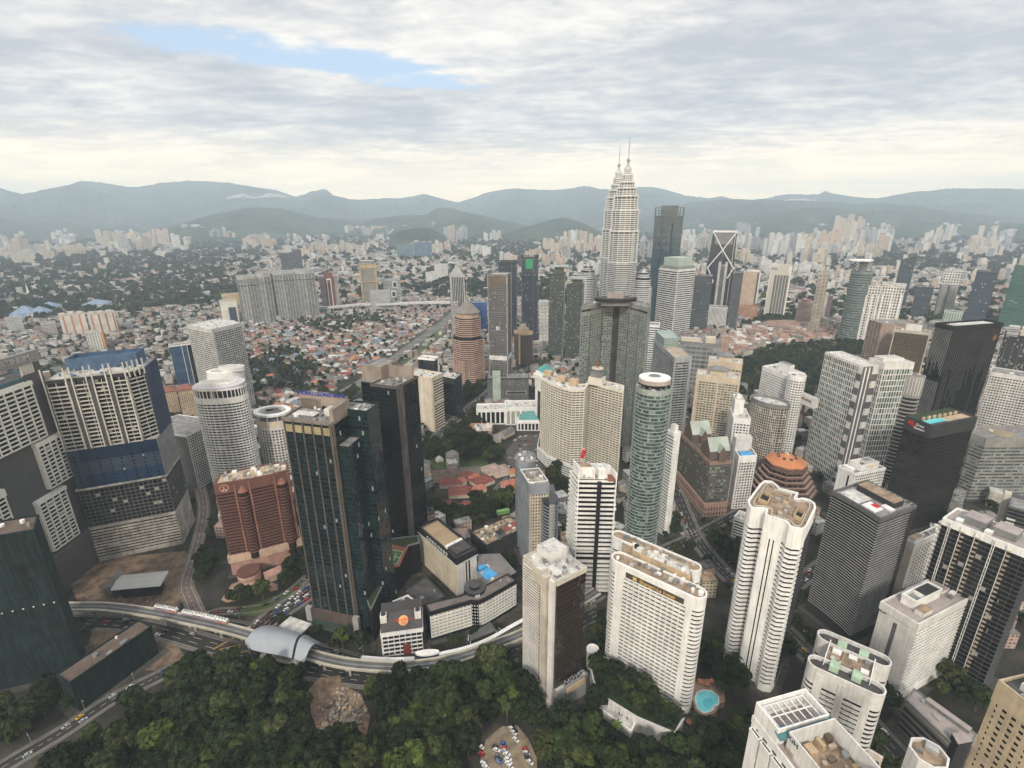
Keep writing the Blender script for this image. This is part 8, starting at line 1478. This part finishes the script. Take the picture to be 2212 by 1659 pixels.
for w in [P(*zc('C4', x, y), 11) for x, y in ((330, 640), (380, 700), (430, 760), (330, 800), (400, 840), (480, 860), (540, 900), (600, 960), (660, 1000), (720, 1040), (760, 960), (830, 1040), (900, 1080), (980, 1120), (1040, 1180), (860, 1120), (640, 900), (560, 820), (480, 780), (300, 720), (350, 740), (520, 960), (600, 1040), (700, 1110), (800, 1160), (900, 1220), (1000, 1250), (440, 900), (680, 960), (780, 1080))]: spots.append((w[0], w[1], rnd.uniform(.6, .95), rnd.choice((0, 2, 5, 3)), 'terrace', 9.0))
for key in ('ampang', 'right_road', 'side', 'main_b', 'right_street', 'cross', 'low_street', 'main_a'):
    pl, w = ROADS[key]
    for sgn in (1, -1):
        for q in side(pl, sgn*(w/2+6.5))[::1]:
            if rnd.random() < .55 and free(*q): spots.append((q[0]+rnd.uniform(-2, 2), q[1]+rnd.uniform(-2, 2), rnd.uniform(.5, .85), rnd.choice((0, 3, 5, 3)), 'street', 0.0))
# low-rise fabric between the towers: shophouses and houses on the free ground
low = []; hs = []
NEARZ = [(-200, 720), (520, 655), (1000, 645), (1600, 690), (2400, 720), (2400, 1420), (1900, 1400), (1750, 1300), (1300, 1270), (1100, 1240), (900, 1230), (690, 1200), (440, 1200), (150, 1180), (-200, 1150)]
nz = polyD(NEARZ, 0.0); kz = polyD(KAMP, 0.0)
xs = [p[0] for p in nz]; ys = [p[1] for p in nz]; y = min(ys)
while y < max(ys):
    x = min(xs)
    while x < max(xs):
        X, Y = x+rnd.uniform(-4, 4), y+rnd.uniform(-4, 4)
        if inside(kz, X, Y):
            if free(X, Y, 3): (hs if rnd.random() < .80 else spots).append((X, Y, rnd.choice((0, .3, -.5, .8, 1.57, 1.9)), rnd.choice((0, 0, 1, 2, 3, 3, 4, 4, 4, 5, 7, 7, 3, 6))) if rnd.random() < 2 else 0) if 0 else None
            if free(X, Y, 2) and (X*.8+Y*.6) % 96 > 9:
                if rnd.random() < (.80 if sin(X*.013+2)+sin(Y*.011+X*.005)+.6*sin(X*.03+Y*.021) < .8 else .22): hs.append((X, Y, .45*sin(X*.004+1)+.35*cos(Y*.005)+rnd.choice((0, 0, 1.57))+rnd.uniform(-.06, .06), rnd.choice((0, 1, 2, 2, 3, 3, 3, 4, 4, 5, 7, 7, 7, 7, 3, 6)), rnd.randrange(6)))
                else: spots.append((X, Y, rnd.uniform(.55, 1.0), rnd.randrange(6), 'quarter', 0.0))
        elif inside(nz, X, Y) and free(X, Y, 4) and rnd.random() < (.55 if X > -350 or Y < 700 else .36): low.append((X, Y, rnd.uniform(9, 17), rnd.uniform(8, 14), rnd.uniform(5, 17), .35+rnd.choice((0, 0, .5, 1.2))+rnd.uniform(-.1, .1), rnd.randrange(9)))
        elif inside(nz, X, Y) and free(X, Y, 2) and rnd.random() < .62: spots.append((X, Y, rnd.uniform(.55, 1.05), rnd.randrange(6), 'quarter', 0.0))
        x += 14 if not inside(kz, X, Y) else 12.5
    y += 14
def seen(x, y, z=4): a = pr(x, y, z); return -30 < a[0] < 2242 and a[1] < 1700
# trees: the 300 that show largest as things, the rest one mass
spots = [s for s in spots if seen(s[0], s[1], 10)]
spots.sort(key=lambda s: (s[0]**2+s[1]**2+90000)/(s[2]*KINDS[s[3]][2])**2)
TL = {'forest': ('broadleaf tree in the dark forest along the bottom of the view', 'trees of the forest at the bottom'), 'grove': ('broadleaf tree in a grove between the city towers', 'trees in groves between the towers'), 'terrace': ('tree on the terrace of the gold lettered hotel', 'trees on the hotel terrace'), 'street': ('street tree along a city road', 'street trees'), 'quarter': ('tree among the low houses', 'trees among the low houses')}
for X, Y, s, k, z, zb in spots[:300]:
    if z == 'forest' and rnd.random() < (.55 if inside(LZ, X, Y) else .12): k = rnd.choice((7, 8, 9))
    t = thing('tree', TL[z][0], 'tree', (X, Y, zb), TL[z][1], rnd.uniform(0, 6.28)); t.scale = (s*rnd.uniform(.9, 1.1), s*rnd.uniform(.9, 1.1), s*rnd.uniform(.85, 1.2)); link(bpy.data.objects.new('crown', KINDS[k][0]), t); link(bpy.data.objects.new('trunk', KINDS[k][1]), t)
pf = MB()
for k in range(15):
    a = k*2*pi/15+.2*(k % 2); up = .9 if k % 2 else .3; q = [(cos(a)*r, sin(a)*r, 9+up*r*.5-.16*r*r) for r in (0, 1.3, 2.6, 3.8)]
    for i in range(3):
        w0, w1 = (.18, .55, .45, .08)[i], (.18, .55, .45, .08)[i+1]; n_ = (-sin(a), cos(a)); A, B = q[i], q[i+1]; pf.face([(A[0]-n_[0]*w0, A[1]-n_[1]*w0, A[2]), (B[0]-n_[0]*w1, B[1]-n_[1]*w1, B[2]), (B[0]+n_[0]*w1, B[1]+n_[1]*w1, B[2]), (A[0]+n_[0]*w0, A[1]+n_[1]*w0, A[2])])
pt = MB(); pt.tube((0, 0, 0), (.3, .1, 9), .28, 7, r2=.18); pf_, pt_ = pf.mesh('fronds', LEAF2), pt.mesh('trunk', BARK)
for x, y, s in ((1585, 1452, 1.3), (1600, 1470, 1.1), (1560, 1512, 1.0), (1548, 1500, .9), (1096, 1560, 1.2), (1310, 1618, 1.2), (1385, 1630, 1.1), (1445, 1610, 1.0), (1500, 1575, 1.0), (1262, 1600, 1.1), (1330, 1592, 1.0), (985, 1500, 1.1)):
    w = P(x, y); t = thing('palm_tree', 'palm tree with drooping fronds near the gold lettered hotel and its pool', 'palm tree', (*w, 0), 'palm trees near the gold lettered hotel', rnd.uniform(0, 6)); t.scale = (s, s, s*1.25); link(bpy.data.objects.new('fronds', pf_), t); link(bpy.data.objects.new('trunk', pt_), t)
def mass(name, lst, m, variants, label_kind='stuff'):
    Vs = []; T = []; r = np.random.RandomState(5)
    for X, Y, s, k, zb in lst:
        V = variants[k % len(variants)]; a = r.uniform(0, 6.28); R = np.array([[cos(a), -sin(a), 0], [sin(a), cos(a), 0], [0, 0, 1]]); Vs.append(V@R.T*np.array([s, s, s*r.uniform(.85, 1.15)])+np.array([X, Y, zb])); T.append(np.full(len(V)//4, np.clip(r.normal(.45, .28), 0, 1)))
    if Vs: o = link(bpy.data.objects.new(name, quadmesh(name, np.concatenate(Vs), m, np.concatenate(T)))); tag(o, kind='stuff')
v1 = [crown_arrays(40+s, 12, 34, 6.2, 8.5, 2.0, 5) for s in range(5)]; v2 = [crown_arrays(60+s, 7, 9, 6.5, 8.5, 4.2, 3) for s in range(5)]
rest = spots[300:]; mass('tree_mass', [(a, b_, c, d, e) for a, b_, c, d, _, e in rest if hypot(a, b_) < 900], LEAFT, v1); mass('far_tree_mass', [(a, b_, c, d, e) for a, b_, c, d, _, e in rest if hypot(a, b_) >= 900], LEAFT, v2)
# bushes over the forest floor
V = [crown_arrays(80+s, 5, 16, 3.2, 3.2, 1.5, 0) for s in range(4)]; fz = polyD(FOREST, 0.0); bl_ = []
for _ in range(2600):
    x, y = rnd.uniform(-330, 330), rnd.uniform(120, 420)
    if inside(fz, x, y) and free(x, y): bl_.append((x, y, rnd.uniform(.7, 1.5), rnd.randrange(4), 0))
mass('undergrowth', bl_, LEAFT, V)
# houses of the red roofed quarter
hs = [h for h in hs if seen(h[0], h[1])]; hs.sort(key=lambda h: hypot(h[0], h[1])); HM = {}; SZ = ((11, 8, 4, 3), (13, 9, 5, 3.2), (16, 8, 4, 2.6), (9, 8, 6, 2.6), (18, 10, 5, 3), (12, 12, 5, 3.5))
for X, Y, rz, ri, si in hs[:300]:
    if (ri, si) not in HM: HM[(ri, si)] = house_mesh(*SZ[si], si in (1, 5), WL[(ri+si) % 4], RF[ri][1])
    wm, rm = HM[(ri, si)]; t = thing('house', 'low '+RF[ri][0]+' roofed house in the crowded low quarter left of the canal', 'house', (X, Y, 0), RF[ri][0]+' roofed houses of the low quarter', rz); link(bpy.data.objects.new('wall', wm), t); link(bpy.data.objects.new('roof', rm), t)
def tintmat(name, vary=.3):
    m, g = newmat(name); c = g.n('ShaderNodeAttribute', attribute_name='tint').outputs['Color']; pos = g.n('ShaderNodeNewGeometry').outputs['Position']; n = g.n('ShaderNodeTexNoise', {'Vector': pos, 'Scale': .2, 'Detail': 3}).outputs[0]; k = g.mr(n, .3, .7, 1-vary, 1+vary*.5)
    fin(g, col=g.mix(1.0, c, g.n('ShaderNodeCombineXYZ', {0: k, 1: k, 2: k}).outputs[0], 'MULTIPLY'), rough=.85, spec=.2); return m
TM = tintmat('tinted_buildings'); RCOL = [(.25, .11, .08), (.34, .17, .11), (.15, .065, .055), (.20, .195, .19), (.46, .46, .44), (.33, .25, .21), (.17, .22, .30), (.19, .12, .085), (.45, .43, .40), (.13, .13, .13)]
def house_mass(name, lst):
    vs, fs, cs = [], [], []
    for X, Y, rz, w, d, h, rh, rc, wc in lst:
        k = len(vs); ca, sa = cos(rz), sin(rz); f = lambda x, y, z: (X+x*ca-y*sa, Y+x*sa+y*ca, z)
        for z in (0, h):
            for x, y in ((-w/2, -d/2), (w/2, -d/2), (w/2, d/2), (-w/2, d/2)): vs.append(f(x, y, z))
        vs += [f(-w/2, 0, h+rh), f(w/2, 0, h+rh)]
        for q, c in (((0, 1, 5, 4), wc), ((1, 2, 6, 9, 5), wc), ((2, 3, 7, 6), wc), ((3, 0, 4, 8, 7), wc), ((4, 5, 9, 8), rc), ((6, 7, 8, 9), rc)): fs.append(tuple(k+i for i in q)); cs.append((*c, 1))
    me = bpy.data.meshes.new(name); me.from_pydata(vs, [], fs); a = me.attributes.new('tint', 'FLOAT_COLOR', 'FACE'); a.data.foreach_set('color', np.array(cs, dtype=np.float32).ravel()); me.materials.append(TM); me.update(); tag(link(bpy.data.objects.new(name, me)), kind='stuff')
WC = [(.52, .50, .46), (.42, .38, .32), (.30, .29, .27), (.36, .28, .22), (.44, .40, .34)]
house_mass('house_mass', [(X, Y, rz, *SZ[si], RCOL[ri], WC[si % 5]) for X, Y, rz, ri, si in hs[300:]])
# flat-roofed shophouses and small blocks
low = [l for l in low if seen(l[0], l[1])]; low.sort(key=lambda l: hypot(l[0], l[1])/l[2]); LW = [('white', facade('shop_white', (.58, .56, .51), (.10, .10, .10), 3.2, 3, .45, .6)), ('cream', facade('shop_cream', (.52, .45, .34), (.10, .09, .08), 3.2, 3.2, .45, .6)), ('grey', facade('shop_grey', (.30, .30, .29), (.07, .07, .07), 3.2, 3, .5, .7)), ('pink', facade('shop_pink', (.48, .34, .28), (.10, .08, .07), 3.2, 3, .45, .6)), ('tan', facade('shop_tan', (.42, .35, .27), (.10, .09, .08), 3.2, 3, .45, .6))]
LR = [ROOFG, ROOFL, TERRA, RF[3][1], RF[5][1], ROOFB, RF[4][1], ROOFG, ROOFD]; LRN = ['grey', 'pale', 'terracotta', 'dull grey', 'faded pink', 'brown', 'white', 'grey', 'dark']; LM = {}
for X, Y, w, d, h, rz, ri in low[:300]:
    wi = (int(X*7)+int(Y)) % 5; w, d, h = round(w/4)*4, round(d/3)*3, round(h/3.2)*3.2; key = (w, d, h, ri, wi)
    if key not in LM:
        q = [(-w/2, -d/2), (w/2, -d/2), (w/2, d/2), (-w/2, d/2)]; b = MB(); b.prism(q, 0, h); a_ = b.mesh('wall', LW[wi][1]); b = MB()
        if ri in (2, 4, 3): e = offs(q, .6); b.prism(e, h+.02, h+3.2, poly2=[(x*.55, y*.06) for x, y in q], bot=True)
        else: b.prism(offs(q, -.2), h+.02, h+.2); b.ring(offs(q, .15), offs(q, -.3), h-.3, h+.9); b.box((w*.2, d*.1), h+.2, h+2.4, 3, 2.4)
        LM[key] = (a_, b.mesh('roof', LR[ri]))
    t = thing('low_building', 'low '+LW[wi][0]+' building with '+LRN[ri]+' roof in the streets between the towers', 'building', (X, Y, 0), LW[wi][0]+' low buildings with '+LRN[ri]+' roofs', rz); link(bpy.data.objects.new('wall', LM[key][0]), t); link(bpy.data.objects.new('roof', LM[key][1]), t)
house_mass('low_building_mass', [(X, Y, rz, w, d, h, .6 if ri in (0, 1, 5, 6, 7, 8) else 3, RCOL[(3, 8, 0, 3, 9, 7, 4, 3, 9)[ri]], WC[(int(X*7)+int(Y)) % 5]) for X, Y, w, d, h, rz, ri in low[300:]])
# debris in the clearing
b = MB()
for k in range(260):
    x, y = rnd.gauss(0, 7.5), rnd.gauss(0, 9); c = P(735, 1552); X, Y = c[0]+x, c[1]+y
    if inside(CLEAR, X, Y): b.box((X, Y), .4, rnd.uniform(.8, 2.2), rnd.uniform(.6, 3), rnd.uniform(.4, 1.4), rnd.uniform(0, 3.1), rnd.choice((0, 0, 1, 2)))
tag(b.build('debris_heap', [plain('weathered_board', (.36, .33, .28), var=.4), SAND, plain('mixed_scrap', (.16, .14, .12), var=.6)]), kind='stuff')
b = MB()
for k in range(260):
    X, Y = P(rnd.uniform(1570, 1805), rnd.uniform(698, 760)); w = rnd.uniform(4, 22); b.box((X, Y), 0, rnd.uniform(2, 9), w, rnd.uniform(4, 14), rnd.uniform(0, 3), rnd.choice((0, 0, 1, 2, 3)))
tag(b.build('site_sheds', [plain('shed_pink', (.42, .28, .22)), OFFW, GREY, plain('red_earth', (.36, .24, .18))]), kind='stuff')
# ================================================================ far city: carpet of roofs and trees, then apartment blocks
far_h, far_t = [], []
for _ in range(26000):
    v = rnd.random(); D = 1500*(8200/1500)**(v**.75); az = rnd.uniform(-.86, .86); X, Y = D*sin(az), D*cos(az)
    if (D < 2600 and (inside(nz, X, Y) or not free(X, Y, 4))): continue
    px, py = pr(X, Y); gr = sin(X*.0021+1.3)+sin(Y*.0017+X*.0009)+.6*sin(X*.006+Y*.004)+(1.3 if px < 560 and 545 < py < 720 else 0)+(.5 if px > 1750 and py > 560 else 0)
    if rnd.random() < ((.80 if gr > .6 else .42 if gr > -.4 else .24)*(1 if D < 2600 else .62)): far_t.append((X, Y, rnd.uniform(.9, 1.9)*(1+D/5200), rnd.randrange(5), 0))
    else:
        k = 1+D/6500; ri = rnd.choice((0, 1, 3, 3, 3, 4, 4, 4, 5, 5, 8, 8, 7, 9, 9)); w = rnd.uniform(11, 24)*k*(2.0 if rnd.random() < .08 else 1); far_h.append((X, Y, rnd.choice((.2, .2, .35, -.6, .9)), w, rnd.uniform(8, 14)*k, rnd.uniform(5, 13), rnd.uniform(1, 4), RCOL[ri], rnd.choice(WC)))
house_mass('far_house_mass', far_h); mass('distant_tree_mass', far_t, LEAFT, [crown_arrays(90+s, 6, 5, 7, 7, 6.0, 1) for s in range(5)])
FA = [('cream', facade('apt_cream', (.56, .48, .36), (.16, .14, .12), 3.4, 4, .5, .55, orand=.18)), ('white', facade('apt_white', (.62, .61, .57), (.15, .15, .15), 3.4, 4, .5, .55, orand=.15)), ('peach', facade('apt_peach', (.54, .41, .31), (.18, .13, .10), 3.4, 4, .5, .5, orand=.15)), ('grey', facade('apt_grey', (.34, .345, .345), (.12, .12, .13), 3.4, 4, .55, .6, orand=.2)), ('dark', facade('apt_dark', (.08, .085, .10), (.06, .065, .08), 4, 4, .8, .85, orand=.2)), ('pinkish', facade('apt_pink', (.52, .41, .34), (.18, .15, .13), 3.4, 4, .5, .5, orand=.15))]
CL = [(40, 550, 4, 26, 0), (110, 556, 5, 16, 0), (165, 552, 6, 18, 0), (245, 532, 7, 24, 0), (300, 540, 8, 24, 0), (345, 530, 6, 30, 5), (385, 545, 2, 34, 4), (425, 515, 5, 24, 1), (470, 520, 6, 24, 3), (500, 520, 5, 18, 2), (525, 497, 7, 22, 5), (560, 535, 8, 20, 2), (585, 500, 3, 14, 1), (640, 497, 5, 12, 1), (725, 500, 2, 18, 0), (690, 540, 3, 16, 0), (680, 550, 6, 16, 2), (740, 547, 8, 18, 0), (770, 508, 6, 20, 3), (800, 510, 6, 20, 2), (840, 508, 4, 16, 1), (890, 505, 5, 22, 0), (925, 498, 6, 34, 1), (950, 505, 6, 28, 3), (985, 520, 6, 32, 3), (1010, 505, 5, 26, 1), (900, 545, 3, 20, 0), (955, 545, 5, 20, 0), (1035, 555, 4, 24, 1), (1060, 520, 5, 22, 1), (1095, 570, 4, 26, 1), (1150, 560, 4, 22, 0), (1215, 545, 10, 26, 0), (1195, 575, 6, 26, 2), (1240, 530, 6, 30, 0), (1275, 550, 6, 28, 2), (1225, 572, 2, 38, 3), (1265, 590, 5, 26, 1), (1290, 530, 4, 22, 5), (1390, 560, 5, 46, 3), (1505, 490, 3, 14, 0), (1520, 540, 6, 34, 3), (1480, 545, 5, 30, 1), (1600, 510, 3, 26, 3), (1625, 545, 5, 36, 3), (1600, 570, 4, 26, 0), (1665, 555, 6, 44, 1), (1700, 555, 8, 42, 1), (1735, 553, 5, 38, 1), (1660, 590, 5, 28, 1), (1760, 575, 6, 30, 0), (1740, 590, 6, 22, 1), (1790, 545, 5, 34, 2), (1815, 525, 5, 44, 0), (1838, 520, 3, 44, 4), (1865, 530, 5, 36, 3), (1880, 560, 4, 26, 0), (1900, 545, 3, 40, 1), (1920, 545, 1, 40, 4), (1960, 545, 4, 16, 0), (2000, 535, 5, 16, 5), (2040, 530, 5, 20, 5), (2080, 540, 8, 20, 5), (2120, 548, 5, 16, 5), (1780, 620, 6, 24, 1), (1740, 630, 5, 18, 0), (1690, 610, 4, 20, 1), (2170, 620, 4, 30, 0), (2030, 600, 4, 20, 1), (1990, 590, 5, 16, 1), (1940, 600, 4, 14, 1), (2060, 480, 5, 9, 1), (2150, 490, 4, 9, 1), (1850, 498, 3, 8, 1), (1460, 590, 3, 30, 1), (30, 600, 5, 14, 1), (200, 620, 6, 12, 1), (330, 640, 6, 14, 0), (430, 660, 6, 14, 1), (250, 590, 4, 12, 1), (450, 600, 5, 12, 1), (600, 620, 4, 14, 1), (720, 625, 5, 16, 1), (880, 620, 6, 16, 1), (900, 650, 4, 14, 2), (760, 600, 6, 14, 1)]
nb = 0; FM = {}
for x, by, n, hp, ci in CL:
    for k in range(n):
        if nb >= 296: break
        px = x+(k-(n-1)/2)*rnd.uniform(6.5, 9.5)+rnd.uniform(-2, 2); py = by+rnd.uniform(-4, 4); w = P(px, py); D = hypot(*w)
        if not free(*w, 8): continue
        c = ci if rnd.random() < .72 else rnd.choice((0, 1, 2, 3, 5)); hh = D*hp/1150*rnd.uniform(.75, 1.12); ww = max(16, D*rnd.uniform(5, 10)/1150); nb += 1; key = (c, rnd.randrange(3)); nm, m = FA[c]; th = atan2(w[1], w[0])-pi/2+rnd.uniform(-.5, .5); dd = rnd.uniform(.5, .9)*ww
        q = [tuple(rot2(v, th)) for v in ((-ww/2, -dd/2), (ww/2, -dd/2), (ww/2, dd/2), (-ww/2, dd/2))]; b = MB(); b.prism(q, 0, hh)
        if rnd.random() < .7: s = rnd.uniform(.3, .6); b.prism([(a*s, e*s) for a, e in q], hh, hh+rnd.uniform(3, 8))
        if rnd.random() < .4: f_ = rnd.uniform(.75, .95); b.prism([tuple(np.add(v, rot2((ww*.95, 0), th))) for v in q], 0, hh*f_)
        o = link(bpy.data.objects.new('apartment_block', b.mesh('apartment_block', m))); o.location = (*w, 0); side_ = 'left' if px < 800 else 'centre' if px < 1500 else 'right'
        tag(o, nm+' apartment block in the far hazy city, '+side_+' part of the skyline', 'apartment block', nm+' apartment blocks of the far '+side_+' skyline')
fb = []; APC = [(.54, .48, .38), (.60, .59, .55), (.50, .38, .29), (.40, .40, .40), (.50, .43, .36), (.60, .56, .48), (.30, .31, .33)]
for _ in range(3600):
    px = rnd.uniform(-20, 2232); py = rnd.choice((rnd.uniform(503, 560), rnd.uniform(512, 640))); w = P(px, py); D = hypot(*w)
    cl = sin(px*.021+1)+sin(px*.047+py*.05)+.5*sin(px*.011)
    if cl < (.25 if px < 1450 else -.25) or (D < 2600 and (inside(nz, *w) or not free(*w, 8))) or (px < 500 and py > 560 and rnd.random() < .8): continue
    ww = max(14, D*rnd.uniform(3.5, 8)/1150); fb.append((*w, atan2(w[1], w[0])-pi/2+rnd.uniform(-.6, .6), ww, ww*rnd.uniform(.4, .8), D*rnd.uniform(4, 15)/1150*(1.5 if px > 1450 else 1), .5, (.5, .48, .45), rnd.choice(APC)))
house_mass('far_block_mass', fb)
# ================================================================ mountains
def mmat(name, c1, c2):
    m, g = newmat(name); pos = g.n('ShaderNodeNewGeometry').outputs['Position']; n = g.n('ShaderNodeTexNoise', {'Vector': pos, 'Scale': .0022, 'Detail': 9, 'Roughness': .75}).outputs[0]; fin(g, col=g.mix(g.mr(n, .38, .62), c1, c2), rough=1.0, spec=0.0); return m
MM = mmat('forested_slopes', (.014, .026, .014), (.06, .075, .04))
def vnoise(x, y, seed):
    r = 0; a = 1; f = 1
    for o in range(5): r += a*(sin(x*f*1.7+seed+o*1.3+1.9*sin(y*f*1.1+o))*cos(y*f*1.4-seed*.7+1.3*sin(x*f*.9+o*2.1))); a *= .52; f *= 2.03
    return r
def ridge(name, pts, dist, depth, seed, rough=1.0, fwd=.35):
    xs = np.arange(pts[0][0], pts[-1][0]+1, 4.0); ys = np.interp(xs, [p[0] for p in pts], [p[1] for p in pts]); jit = np.array([vnoise(x*.045, 3.3, seed) for x in xs])*.7*rough+np.array([vnoise(x*.31, 7.1, seed) for x in xs])*.35; ys = ys+jit; rows = 34; b = MB(); grid = []
    for x, y in zip(xs, ys):
        D = dist*(1+.05*vnoise(x*.006, 1.0, seed)); hc = zat(x, y, D); r = ray(x, y); L = hypot(r[0], r[1]); ux, uy = r[0]/L, r[1]/L; col = []
        for k in range(rows):
            t = k/(rows-1)*1.35; d = D-depth*(1-t) if t <= 1 else D+depth*(t-1)*1.2; s = min(t, 1.0); e = s*s*(3-2*s)*.55+s*.45 if t <= 1 else max(0, 1-(t-1)*2.6)
            wx, wy = ux*d, uy*d; n = (vnoise(wx*.0011, wy*.0011, seed)*.12-abs(vnoise(wx*.0034, wy*.0034, seed+3))*.10+.06)*hc*rough*sin(pi*min(1, max(0, s)))**.7
            if t <= 1: n = min(n, (1-s)*hc*.6)
            col.append((wx, wy, max(-3.0, hc*e+n-3*(1-s))))
        grid.append(col)
    vs = [v for c in grid for v in c]; fs = [(i*rows+k, (i+1)*rows+k, (i+1)*rows+k+1, i*rows+k+1) for i in range(len(grid)-1) for k in range(rows-1)]
    me = bpy.data.meshes.new(name); me.from_pydata(vs, [], fs); me.materials.append(MM); me.update(); me.shade_smooth(); tag(link(bpy.data.objects.new(name, me)), kind='structure')
ridge('mountains', [(-140, 400), (-60, 412), (0, 408), (45, 420), (100, 411), (140, 402), (175, 393), (215, 396), (255, 403), (300, 405), (322, 402), (345, 396), (395, 392), (450, 391), (500, 396), (560, 405), (600, 411), (640, 424), (668, 416), (690, 410), (703, 408), (722, 424), (760, 431), (820, 430), (870, 426), (918, 419), (950, 427), (990, 438), (1050, 417), (1110, 405), (1150, 408), (1200, 410), (1235, 408), (1265, 402), (1300, 409), (1345, 412), (1378, 404), (1395, 405), (1420, 407), (1450, 414), (1480, 424), (1530, 427), (1560, 424), (1600, 433), (1650, 428), (1700, 419), (1745, 421), (1768, 420), (1782, 413), (1800, 419), (1850, 425), (1890, 428), (1940, 420), (2000, 413), (2060, 407), (2130, 409), (2212, 407), (2360, 404)], 17000, 6500, 2.0)
ridge('hills', [(1290, 486), (1350, 470), (1400, 455), (1450, 444), (1500, 437), (1560, 431), (1640, 431), (1720, 433), (1800, 436), (1850, 441), (1900, 438), (1980, 445), (2060, 456), (2140, 465), (2212, 469), (2340, 474)], 12000, 4200, 5.0, .9)
ridge('hills', [(-160, 452), (-40, 462), (60, 474), (140, 478), (240, 484), (330, 490)], 11800, 4000, 8.0, .8)
ridge('hills', [(330, 496), (380, 486), (430, 471), (480, 459), (520, 451), (560, 447), (600, 449), (645, 459), (690, 470), (735, 473), (780, 478), (815, 470), (870, 465), (922, 462), (942, 449), (978, 450), (1015, 460), (1070, 471), (1130, 485), (1170, 492)], 9300, 2600, 11.0, .9)
ridge('hills', [(1380, 496), (1450, 486), (1540, 476), (1620, 466), (1690, 456), (1750, 447), (1800, 450), (1880, 460), (1980, 470), (2080, 478), (2212, 483), (2330, 486)], 9600, 2800, 14.0, .9)
ridge('hills', [(1088, 506), (1120, 494), (1155, 485), (1195, 473), (1222, 470), (1250, 478), (1280, 492), (1305, 506)], 6800, 1300, 17.0, .6)
ridge('hills', [(840, 508), (870, 497), (900, 491), (930, 492), (950, 503), (965, 510)], 6000, 800, 19.0, .6)
wm_ = plain('cloud_white', (.52, .50, .48), rough=1, var=.05, streak=0, spec=0)
for k, (x0, x1, y0, n, lab) in enumerate(((492, 552, 430, 70, 'larger low white cloud lying on the far left mountain slope'), (558, 624, 428, 70, 'right hand low white cloud on the far left mountain slope'), (1695, 1762, 434, 40, 'low white cloud strip on the far mountains right of the spires'))):
    b = MB(); r = random.Random(k+3)
    for i in range(n):
        t = r.random(); w = pd(x0+(x1-x0)*t, y0, 11200); z0 = zat(x0+(x1-x0)*t, y0, 11200); R = r.uniform(14, 46)*(1-abs(t-.5)*1.2)*(.6 if k == 2 else 1)+9; cz = z0+R*.35+r.uniform(0, 95)*r.random()*(1-abs(t-.5)*2)*(.4 if k == 2 else 1)
        for j in range(5): a0, a1 = -pi/2+pi*j/5, -pi/2+pi*(j+1)/5; b.cone(w, cz+R*.55*sin(a0), cz+R*.55*sin(a1), max(.1, R*1.5*cos(a0)), max(.1, R*1.5*cos(a1)), 10)
    o = b.build('low_cloud', wm_, smooth=True); tag(o, lab, 'cloud')
# ================================================================ air
b = MB(); b.prism([(-26500, -700), (26500, -700), (26500, 21800), (-26500, 21800)], -4.5, 1400, bot=True); hz_, g = newmat('haze_air')
pv = g.n('ShaderNodeVolumePrincipled', {'Color': (.74, .88, 1.0, 1), 'Density': 8.0e-5, 'Anisotropy': .0}); g.n('ShaderNodeOutputMaterial', {1: pv.outputs[0]}); tag(b.build('haze', hz_), kind='stuff')
for o in bpy.data.objects:
    if '_o' in o: del o['_o']
print('OBJECTS', len(bpy.data.objects), 'trees', len(spots), 'houses', len(hs), 'low', len(low), 'blocks', nb)
